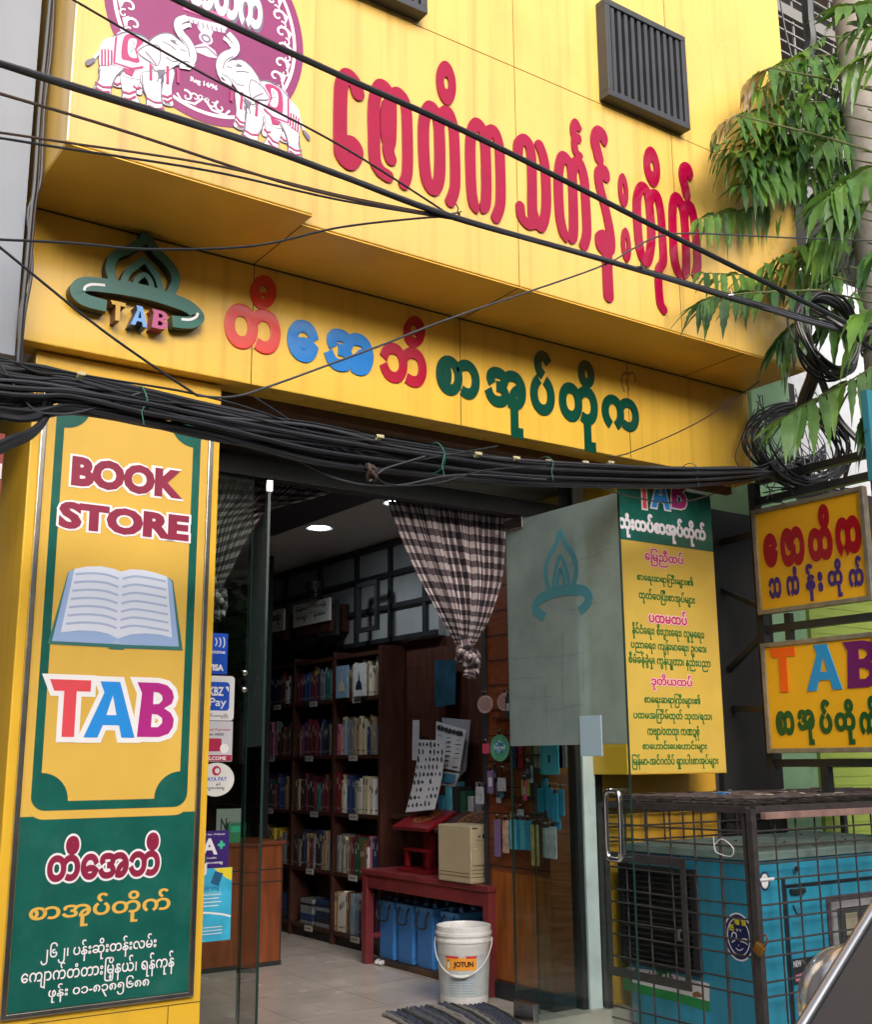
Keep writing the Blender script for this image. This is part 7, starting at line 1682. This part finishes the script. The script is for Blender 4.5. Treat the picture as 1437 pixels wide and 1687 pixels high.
# strays
for i, (lab, pts) in enumerate((
 ('stray wire looping below the lower bundle over the door head', [(480,722,-1.5),(600,770,-1.5),(640,798,-1.5),(720,796,-1.5),(800,775,-1.45),(900,768,-1.35)]),
 ('stray wire fanning from the bundle to a knot above the door', [(430,690,-1.5),(560,740,-1.5),(612,780,-1.5),(640,770,-1.5),(700,752,-1.48)]),
 ('stray wire crossing the lower bundle above the transom', [(420,655,-1.5),(520,720,-1.5),(600,775,-1.5),(680,760,-1.48),(820,735,-1.4)]),
 ('thin wire dipping left of the banner top', [(0,600,-1.56),(50,670,-1.56),(90,682,-1.56),(135,678,-1.56),(175,665,-1.56),(230,648,-1.56)]),
 ('thin wire drooping across the green head of the sign box', [(980,800,-1.2),(1040,818,-1.1),(1110,828,-1.0),(1180,812,-0.9),(1240,775,-0.8)]),
 ('thin wire crossing the transom glass left of the frosted door', [(330,722,-1.5),(450,742,-1.5),(560,790,-1.5),(650,800,-1.48),(760,782,-1.42),(900,790,-1.3)]))):
    cable(lab, pts, 0.0036, CABG if i % 2 else CABK, 'stray wires round the lower bundle')
for i, (off, lab) in enumerate(((0, 'thick bent cable leaving the bundle over the banner pillar edge, upper one'), (9, 'thick bent cable leaving the bundle over the banner pillar edge, lower one'), (-14, 'thick bent cable turning flat to the left edge of the picture'))):
    pts = [(84,655,-1.53),(74,690,-1.54),(50,712+off*0.6,-1.56),(15,725+off,-1.58),(-40,752+off,-1.6)] if i < 2 else [(78,655,-1.53),(66,682,-1.55),(40,690,-1.57),(0,686,-1.58),(-40,682,-1.6)]
    cable(lab, pts, 0.0125, CABK, 'bent cables beside the banner')
# little coloured ties on the lower bundle
GTIE = mat('tie_green', (0.015, 0.13, 0.09), 0.5); YTIE = mat('tie_cream', (0.50, 0.44, 0.26), 0.6)
def wrap_tie(u, v0, v1, y, lab, m_, wd=0.012, nm='cable_tie'):
    p0, p1 = at(u, v0, y=y), at(u+2, v1, y=y); c = (p0+p1)/2; r_ = (p0-p1).length/2+0.012; b = MB()
    P = [(c.x+0.008*sin(a*2), c.y+0.075*sin(a), c.z+r_*cos(a)) for a in [2*pi*k/24 for k in range(24)]]
    b.tube(P, wd/2, 6, closed=True); b.tube([P[18], (P[18][0]-0.02, P[18][1]-0.01, P[18][2]-0.05), (P[18][0]-0.01, P[18][1]-0.01, P[18][2]-0.09)], wd/3, 5)
    tag(obj(nm, b, m_, None, True), lab, 'tie')
wrap_tie(228, 645, 690, -1.5, 'green string tied round the lower bundle above the banner', GTIE, 0.006); wrap_tie(714, 735, 775, -1.42, 'green string tied round the lower bundle over the door middle', GTIE, 0.005); wrap_tie(893, 758, 778, -1.2, 'green string tied round the lower bundle left of the frosted door', GTIE, 0.004); wrap_tie(1132, 768, 790, -0.95, 'green string tied round the bundle over the sign box', GTIE, 0.004)
for i, (u, v, y, lab) in enumerate(((130, 620, -1.58, 'cream tape band on the top cable above the banner'), (783, 750, -1.42, 'cream tape tag on the bundle right of the door middle'), (621, 722, -1.52, 'cream tape knot above the left of the curtain'), (900, 762, -1.22, 'cream tape tag left of the frosted door'), (960, 764, -1.12, 'cream tape tag above the frosted door middle'), (1002, 764, -1.08, 'cream tape tag above the frosted door edge'), (846, 757, -1.3, 'cream tape tag above the right curtain'))):
    p = at(u, v, y=y); b = MB(); b.lathe([(0.010, -0.009), (0.0125, -0.008), (0.0125, 0.008), (0.010, 0.009)], (p.x, p.y-0.01, p.z), 12, Matrix.Rotation(pi/2, 3, 'Y') @ Matrix.Rotation(0.2, 3, 'X')); b.bbox(p.x-0.012, p.x+0.012, p.y-0.034, p.y-0.028, p.z-0.006, p.z+0.006, 0.002)
    tag(obj('tape_tag', b, YTIE), lab, 'tape')
b = MB(); p = at(612, 778, y=-1.52); b.tube([(p.x+0.02*cos(k*0.9), p.y+0.015*sin(k*1.3), p.z+0.03*sin(k*0.7)) for k in range(24)], 0.006, 6); tag(obj('wire_knot', b, CABB, None, True), 'brown tangled wire knot hanging under the bundle above the curtain', 'knot')

# cables running down the joint between the grey building and the shop
for i, (off, m_, r_) in enumerate(((0, CABK, 0.010), (5, CABB, 0.006), (9, CABG, 0.006))):
    pts = [(86+off*0.4,-30,-0.9),(76+off,80,-0.9),(66+off*0.8,180,-0.9),(58+off,300,-0.9),(52+off*(1 if i != 2 else -0.6),350,-0.9),(44+off,440,-0.9),(36+off*(0.5 if i != 1 else -0.8),520,-0.9),(30+off*0.4,600,-0.9)]
    cable(['thick black cable running down the joint by the grey wall', 'thin brown cable running down the joint by the grey wall', 'pale grey cable wandering down the joint by the grey wall'][i], pts, r_, m_, 'cables down the building joint')

# ============================================================ coils and drops by the pole
def coil(lab, u, v, ru, rv, y, n, r_, turns_var, tilt=0.0, group=None):
    c = at(u, v, y=y); ax = (at(u+ru, v, y=y)-c).length; az = (at(u, v+rv, y=y)-c).length
    for k in range(n):
        s1, s2 = 1+CR_.uniform(-turns_var, turns_var*0.4), 1+CR_.uniform(-turns_var, turns_var*0.4); dy = CR_.uniform(-0.05, 0.05); ph = CR_.uniform(0, 6); P = []
        ox, oz = CR_.uniform(-0.02, 0.02), CR_.uniform(-0.02, 0.02)
        for i in range(40):
            a = 2*pi*i/40; xx = ax*s1*cos(a); zz = az*s2*sin(a)*(1+0.04*sin(3*a+ph))
            P.append((c.x+ox+xx*cos(tilt)-zz*sin(tilt), c.y+dy+0.03*sin(2*a+ph), c.z+oz+xx*sin(tilt)+zz*cos(tilt)))
        b = MB(); b.tube(P, r_*CR_.uniform(0.7, 1.2), 6, closed=True); tag(obj('cable_coil', b, CABK if k % 4 else CABG, None, True), lab, 'cable coil', group)
coil('loop of the large black cable coil hanging by the pole', 1363, 555, 44, 66, -1.45, 13, 0.0085, 0.16, 0.15, 'loops of the coil by the pole')
coil('loop of the wide tangled coil above the hanging signs', 1318, 735, 72, 62, -0.75, 18, 0.0065, 0.20, 0.1, 'loops of the coil above the signs')
for k in range(30):
    u0, v0 = CR_.uniform(1242, 1350), CR_.uniform(625, 700); u1, v1 = CR_.uniform(1240, 1420), CR_.uniform(760, 830)
    cable('loose thin wire in the tangle above the hanging signs', [(u0, v0, -0.7), ((u0+u1)/2+CR_.uniform(-40, 40), (v0+v1)/2+CR_.uniform(-20, 40), -0.72), (u1, v1, -0.75)], 0.0032, CABK if k % 3 else CABG, 'loose wires above the signs', n=5, k=6)
for k in range(9):
    u0, v0 = CR_.uniform(1245, 1290), CR_.uniform(790, 830); cable('slack wire lying behind the top rail of the sign frame', [(u0, v0, -0.5), (u0+60, v0+CR_.uniform(-15, 15), -0.55), (1400+CR_.uniform(-10, 25), v0+CR_.uniform(-20, 5), -0.7)], 0.0045, CABG if k % 2 else CABK, 'slack wires behind the sign frame', n=5, k=6)
for i, (lab, pts, r_) in enumerate((
 ('thick twisted cable drop from the pole coil to the lower tangle', [(1325,560,-1.3),(1338,610,-1.2),(1322,660,-1.05),(1312,720,-0.9)], 0.028),
 ('second twisted cable drop beside the pole coil', [(1340,575,-1.3),(1344,620,-1.2),(1330,665,-1.05),(1318,720,-0.9)], 0.022),
 ('straight cable slanting from the coil to the pole foot', [(1345,610,-1.2),(1380,690,-1.2),(1432,745,-1.3),(1480,800,-1.3)], 0.014),
 ('thin straight cable slanting beside the thicker one', [(1350,604,-1.2),(1386,690,-1.2),(1440,742,-1.3)], 0.008),
 ('black cable strapped along the pole towards the right edge', [(1330,505,-1.6),(1390,540,-1.75),(1437,575,-1.75),(1500,600,-1.75)], 0.012),
 ('black cable crossing in front of the pole', [(1400,552,-1.74),(1437,540,-1.76),(1500,530,-1.78)], 0.010),
 ('bundle of black cables climbing the wall at the top right', [(1330,-20,-0.4),(1332,30,-0.4),(1336,70,-0.4),(1330,100,-0.4),(1332,130,-0.4)], 0.045),
 ('pale cable beside the climbing bundle at the top right', [(1284,-10,-0.8),(1292,40,-0.8),(1306,100,-0.8)], 0.006))):
    cable(lab, pts, r_, CABK if i != 7 else CABG, 'cable drops by the pole')
b = MB(); q0, q1 = at(1378, 845, y=-0.6), at(1398, 765, y=-0.75); b.tube([q0, q1], 0.014, 7); tag(obj('stick', b, mat('stick_brown', (0.16, 0.10, 0.06), 0.8)), 'brown stick propped in the wires above the upper hanging sign', 'stick')

# ============================================================ tree with long toothed leaflets
tree = thing('street_tree', 'leafy street tree with long toothed drooping leaflets by the pole', 'tree', (6.5, -1.9, -0.15))
BARK = mat('bark', (0.13, 0.10, 0.075), 0.9, var=0.3, vscale=20, bump=0.3)
TWIG = mat('twig', (0.10, 0.11, 0.04), 0.7)
LEAFM = []
def leaf_mat(name, c1, c2):
    m = mat(name, c1, 0.36, var=0.35, vscale=9, damt=0.35, dirt=c2, dscale=3, bump=0.1, bscale=60)
    n = m.node_tree; b_ = n.nodes['Principled BSDF']; out = n.nodes['Material Output']
    tl = n.nodes.new('ShaderNodeBsdfTranslucent'); tl.inputs[0].default_value = (c1[0]*2.2, c1[1]*2.0, c1[2]*1.0, 1)
    mx = n.nodes.new('ShaderNodeMixShader'); mx.inputs[0].default_value = 0.28
    n.links.new(b_.outputs[0], mx.inputs[1]); n.links.new(tl.outputs[0], mx.inputs[2]); n.links.new(mx.outputs[0], out.inputs[0]); return m
LEAFM = [leaf_mat('leaf_dark', (0.030, 0.085, 0.022), (0.05, 0.11, 0.03)), leaf_mat('leaf_mid', (0.065, 0.15, 0.028), (0.10, 0.19, 0.04)), leaf_mat('leaf_young', (0.10, 0.20, 0.03), (0.15, 0.24, 0.05)), leaf_mat('leaf_bronze', (0.22, 0.15, 0.05), (0.20, 0.20, 0.05))]
b = MB(); b.tube(spline([(6.55, -1.95, -0.15), (6.50, -1.9, 1.5), (6.58, -1.85, 3.0), (6.5, -1.8, 4.2), (6.6, -1.75, 5.4), (6.55, -1.8, 6.6)], 8), [0.12-0.09*i/40 for i in range(41)], 10); obj('trunk', b, BARK, tree, True)
LR = random.Random(31)
def leaflet(mb, base, dirv, up, L, wd, m_):
    """toothed, keeled and drooping leaflet"""
    d = Vector(dirv).normalized(); u = Vector(up); s = d.cross(u)
    if s.length < 0.05: s = d.orthogonal()
    s.normalize(); nrm = s.cross(d).normalized(); n = 11; mb.cur = m_
    droop = LR.uniform(0.15, 0.50); wave = LR.uniform(0, 6); fold = LR.uniform(0.15, 0.5); tw = LR.uniform(-0.8, 0.8)
    C = []; Lf = []; Rt = []
    for i in range(n+1):
        t = i/n; p = Vector(base)+d*(L*t)+Vector((0, 0, -1))*(droop*L*t*t); w_ = wd*(sin(pi*min(1, t*0.92+0.08)**0.75))*(1 if i % 2 == 0 else 0.80)
        if i == n: w_ = 0.0005
        a = tw*t; ss = s*cos(a)+nrm*sin(a); q = nrm*(fold*w_+0.05*wd*sin(t*14+wave))
        C.append(p); Lf.append(p+ss*w_+q); Rt.append(p-ss*w_+q)
    vs = C+Lf+Rt; N = n+1; f = []
    for i in range(n): f += [(i, i+1, N+i+1, N+i), (i+1, i, 2*N+i, 2*N+i+1)]
    mb.add(vs, f)
def spray(pts, y0, y1, n, L, kind='mid', hang=0.7, wd=0.13):
    if not isinstance(pts[0], Vector) and 1300 < pts[0][0] <= 1432 and pts[0][1] < 460: y0 = -0.90; y1 = max(y1, -1.34)
    hang *= 0.7; n = int(n*1.7); roll = LR.choice([-1, 1])*LR.uniform(0.5, 1.25)
    P = []
    for i, q in enumerate(pts):
        t = i/(len(pts)-1); P.append(q if isinstance(q, Vector) else at(q[0], q[1], y=y0*(1-t)+y1*t))
    S_ = spline(P, 12); tw = MB(); tw.tube(S_, [0.006-0.004*i/(len(S_)-1) for i in range(len(S_))], 6); TW.append(tw)
    for k in range(n):
        t = 0.08+0.90*k/(n-1); f = t*(len(S_)-1); i = min(int(f), len(S_)-2); p = S_[i].lerp(S_[i+1], f-i); ax = (S_[min(i+2, len(S_)-1)]-S_[i]).normalized()
        side = 1 if k % 2 else -1
        lat = ax.cross(Vector((0, 0, 1)));
        if lat.length < 0.1: lat = Vector((1, 0, 0))
        lat.normalize(); lat = lat*cos(roll)+ax.cross(lat)*sin(roll)
        d = ax*LR.uniform(0.6, 1.05)+lat*side*LR.uniform(0.25, 0.75)+Vector((0, 0, -1))*hang*LR.uniform(0.3, 0.95)
        if k == n-1: d = ax+Vector((0, 0, -0.4*hang))
        ll = 1.02*L*(0.75+0.35*sin(pi*t))*LR.uniform(0.8, 1.15)
        r_ = LR.random(); base_m = {'dark': 0, 'mid': 1, 'young': 2, 'bronze': 3}[kind]
        m_ = base_m if r_ < 0.72 else LR.choice([max(0, base_m-1), min(3, base_m+1) if base_m < 2 else base_m, 1])
        leaflet(LEAF, p, d, Vector((0, 0, 1))+lat*side*0.3, ll, ll*wd, m_)
LEAF = MB(); TW = []
SP = [ # pts, y0, y1, n, L, kind, hang
 ([(1410,90),(1330,95),(1262,118)], -1.5, -1.35, 17, 0.23, 'mid', 0.9), ([(1380,110),(1300,130),(1245,150)], -1.45, -1.3, 13, 0.20, 'young', 1.0),
 ([(1400,170),(1300,170),(1208,196)], -1.5, -1.4, 19, 0.24, 'mid', 0.75), ([(1390,190),(1290,215),(1180,240)], -1.55, -1.45, 19, 0.25, 'mid', 0.6),
 ([(1395,220),(1300,240),(1215,262)], -1.5, -1.4, 17, 0.24, 'dark', 0.7), ([(1400,262),(1320,270),(1232,292)], -1.5, -1.4, 17, 0.25, 'mid', 0.6),
 ([(1415,300),(1320,298),(1212,307)], -1.6, -1.5, 16, 0.22, 'dark', 1.2), ([(1400,340),(1280,340),(1200,350),(1148,362)], -1.6, -1.6, 18, 0.21, 'mid', 1.4),
 ([(1420,360),(1340,398),(1262,438)], -1.6, -1.5, 17, 0.25, 'mid', 0.5), ([(1370,455),(1280,458),(1210,452),(1152,450)], -1.65, -1.65, 15, 0.19, 'mid', 1.3),
 ([(1350,478),(1250,482),(1180,490),(1150,502)], -1.6, -1.55, 14, 0.18, 'dark', 1.3), ([(1330,520),(1300,545),(1285,560)], -1.35, -1.3, 9, 0.22, 'dark', 1.2),
 ([(1480,500),(1437,510),(1410,520)], -1.8, -1.8, 5, 0.30, 'young', 1.2), ([(1460,590),(1405,625),(1340,660),(1290,690)], -1.5, -1.4, 13, 0.26, 'mid', 0.9),
 ([(1500,0),(1437,8),(1385,12)], -1.9, -1.8, 11, 0.24, 'mid', 0.5), ([(1500,30),(1450,40),(1405,55)], -1.9, -1.8, 9, 0.23, 'mid', 0.6),
 ([(1500,95),(1440,92),(1395,110)], -1.9, -1.8, 9, 0.22, 'young', 1.0),
 ([(1470,265),(1410,290),(1360,330)], -1.8, -1.7, 15, 0.26, 'mid', 0.8),
 ([(1430,400),(1370,420),(1320,452)], -1.7, -1.6, 15, 0.25, 'mid', 0.7),
 ([(1490,395),(1450,410),(1425,430)], -1.85, -1.8, 9, 0.22, 'dark', 1.2), ([(1400,440),(1360,470),(1330,500)], -1.5, -1.4, 13, 0.22, 'dark', 0.9),
 ([(1420,250),(1370,300),(1340,350)], -1.35, -1.3, 15, 0.24, 'dark', 0.9), ([(1400,330),(1360,380),(1345,430)], -1.35, -1.3, 15, 0.24, 'dark', 0.9),
 ([(1390,140),(1340,200),(1320,250)], -1.35, -1.3, 15, 0.22, 'dark', 0.8), ([(1360,60),(1320,90),(1290,125)], -1.3, -1.25, 10, 0.17, 'young', 0.8),
 ([(1480,640),(1450,660),(1425,690)], -1.7, -1.65, 9, 0.24, 'dark', 1.2), ([(1410,480),(1385,510),(1370,530)], -1.4, -1.35, 9, 0.22, 'dark', 1.0),
 ([(1270,112),(1245,125),(1228,150)], -1.35, -1.3, 8, 0.14, 'bronze', 1.1), ([(1215,190),(1190,205),(1175,225)], -1.4, -1.38, 6, 0.12, 'bronze', 1.0),
 ([(1430,180),(1385,215),(1350,245)], -1.75, -1.6, 15, 0.25, 'mid', 0.6), ([(1440,330),(1390,352),(1350,395)], -1.75, -1.65, 15, 0.24, 'mid', 0.7),
 ([(1380,130),(1330,150),(1290,190)], -1.6, -1.5, 14, 0.23, 'young', 0.6)]
for q in SP: spray(*q)
for q in [SP[0], SP[2], SP[3], SP[3], SP[4], SP[4], SP[5], SP[8]]:
    off = LR.uniform(8, 22); spray([(u+LR.uniform(0, 25), v+off) for u, v in q[0]], q[1], q[2]+0.05, max(6, int(q[3]*0.75)), q[4]*0.9, LR.choice(['mid', 'young', 'dark', 'mid']), q[6])
for k in range(26):          # the rest of the crown round the trunk, outside the picture
    a = LR.uniform(-2.4, 1.2); z = LR.uniform(3.2, 6.4); o_ = Vector((6.55, -1.82, z)); e_ = o_+Vector((cos(a)*LR.uniform(0.5, 0.9), sin(a)*LR.uniform(0.5, 0.9), LR.uniform(-0.15, 0.25)))
    spray([o_, o_.lerp(e_, 0.5)+Vector((0, 0, 0.08)), e_], 0, 0, 12, 0.24, LR.choice(['mid', 'dark', 'young']), 0.8)
tw = MB()
for q in TW: tw.add(q.v, q.f)
# limbs from the trunk to the sprays
for i, (pts, y0, *_r2) in enumerate(SP):
    p = at(*pts[0], y=y0); zt = max(2.2, min(6.0, p.z-0.25)); a = Vector((6.53, -1.83, zt)); m_ = Vector((6.5, -1.12, zt+0.12)) if p.y > -1.2 else a.lerp(p, 0.5)+Vector((0, 0, 0.10)); tw.tube(spline([a, m_, p], 6), [0.012-0.008*j/12 for j in range(13)], 6)
obj('limb', tw, TWIG, tree, True)
obj('crown', LEAF, LEAFM, tree, True)

# ============================================================ car at the lower right corner
car = thing('parked_car', 'dark parked car with bright window trim and a chrome mirror', 'car', (3.6, -4.5, -0.3))
PAINT = mat('car_paint', (0.025, 0.027, 0.032), 0.25, coat=0.8); CGL = mat('car_glass', (0.05, 0.052, 0.06), 0.3, spec=0.25); TYRE = mat('tyre', (0.015, 0.015, 0.016), 0.8)
ya, yb = -3.70, -5.35      # shop side, street side
A0 = at(1437, 1505, y=ya); A1 = at(1325, 1687, y=ya); sl = (A0-A1)/(A0.z-A1.z)
base = A1-sl*(A1.z-0.62); top = A0+sl*(1.22-A0.z)
bx0, bz0, tx, tz_ = base.x, base.z, top.x, top.z
prof = [(bx0-0.95, -0.02), (bx0-1.0, 0.25), (bx0-0.92, 0.42), (bx0-0.5, 0.56), (bx0, 0.62), (bx0+4.0, 0.66), (bx0+4.05, 0.0)]
FCY = lambda a, b_, d: (a, ya-d, b_)
b = MB(); b.prism(prof, FCY, yb*-1+ya, 0.0) if False else None
w_ = ya-yb
b = MB(); b.prism(prof, lambda a, z, d: (a, ya-d, z), 0.0, w_); obj('body', b, PAINT, car)
gp = [(bx0, 0.621), (tx, tz_), (tx+0.25, tz_+0.06), (bx0+3.2, tz_+0.04), (bx0+3.9, 0.661)]
b = MB(); b.prism(gp, lambda a, z, d: (a, ya-0.012-d, z), 0.0, w_-0.024); obj('window_glass', b, CGL, car)
b = MB(); rp = [(tx+0.02, tz_+0.005), (tx+0.25, tz_+0.064), (bx0+3.2, tz_+0.045), (bx0+3.25, tz_+0.01), (bx0+3.2, tz_+0.085), (tx+0.25, tz_+0.10)]
b.prism([(tx+0.0, tz_+0.0), (tx+0.25, tz_+0.062), (bx0+3.2, tz_+0.042), (bx0+3.15, tz_+0.09), (tx+0.25, tz_+0.105)], lambda a, z, d: (a, ya-d, z), 0.0, w_); obj('roof', b, PAINT, car)
b = MB(); b.tube([(bx0, ya+0.002, 0.62), (tx, ya+0.002, tz_)], 0.0105, 10); obj('pillar_trim', b, mat('trim_silver', (0.42, 0.42, 0.44), 0.3, metal=0.9), car, True)
b = MB(); b.tube([(bx0, yb-0.002, 0.62), (tx, yb-0.002, tz_)], 0.0125, 10); obj('pillar_trim', b, STEEL, car, True)
b = MB(); b.bar((bx0+0.022, ya-0.008, 0.622), (tx+0.022, ya-0.008, tz_), 0.02, 0.03, (0, 1, 0)); obj('window_seal', b, INKBLK, car)
for x in (bx0-0.35, bx0+2.9):
    for y in (ya-0.10, yb+0.10):
        b = MB(); b.lathe([(0.19, -0.10), (0.30, -0.095), (0.32, -0.06), (0.32, 0.06), (0.30, 0.095), (0.19, 0.10)], (x, y, 0.02), 28, Matrix.Rotation(pi/2, 3, 'X')); wh = obj('wheel', b, TYRE, car, True)
        b = MB(); b.lathe([(0.0, -0.09), (0.06, -0.092), (0.185, -0.075), (0.188, 0.075), (0.06, 0.092), (0.0, 0.09)], (x, y, 0.02), 20, Matrix.Rotation(pi/2, 3, 'X')); obj('rim', b, STEEL, wh, True)
mc = at(1416, 1664, y=ya+0.20)
M = Matrix.Rotation(radians(12), 3, 'Z')
b = MB(); b.ellipsoid(mc, 0.085, 0.125, 0.125, 32, 20, M=M)
for i, q in enumerate(b.v):      # flatten the side that carries the mirror glass
    v = Vector(q)-mc
    if v.x > 0.035: v.x = 0.035+(v.x-0.035)*0.3
    b.v[i] = tuple(mc+v)
mr_ = obj('mirror', b, mat('dull_chrome', (0.68, 0.69, 0.72), 0.16, metal=0.7, var=0.1, coat=0.8), car, True)
b = MB(); b.bar((mc.x+0.02, ya-0.01, mc.z-0.05), (mc.x, mc.y-0.05, mc.z-0.05), 0.04, 0.03); obj('mirror_arm', b, INKBLK, mr_)
b = MB()
for y in (ya-0.25, yb+0.25): b.ellipsoid((bx0-0.93, y, 0.30), 0.05, 0.17, 0.07, 16, 10)
obj('headlight', b, mat('lamp_glass', (0.5, 0.5, 0.52), 0.1), car, True)
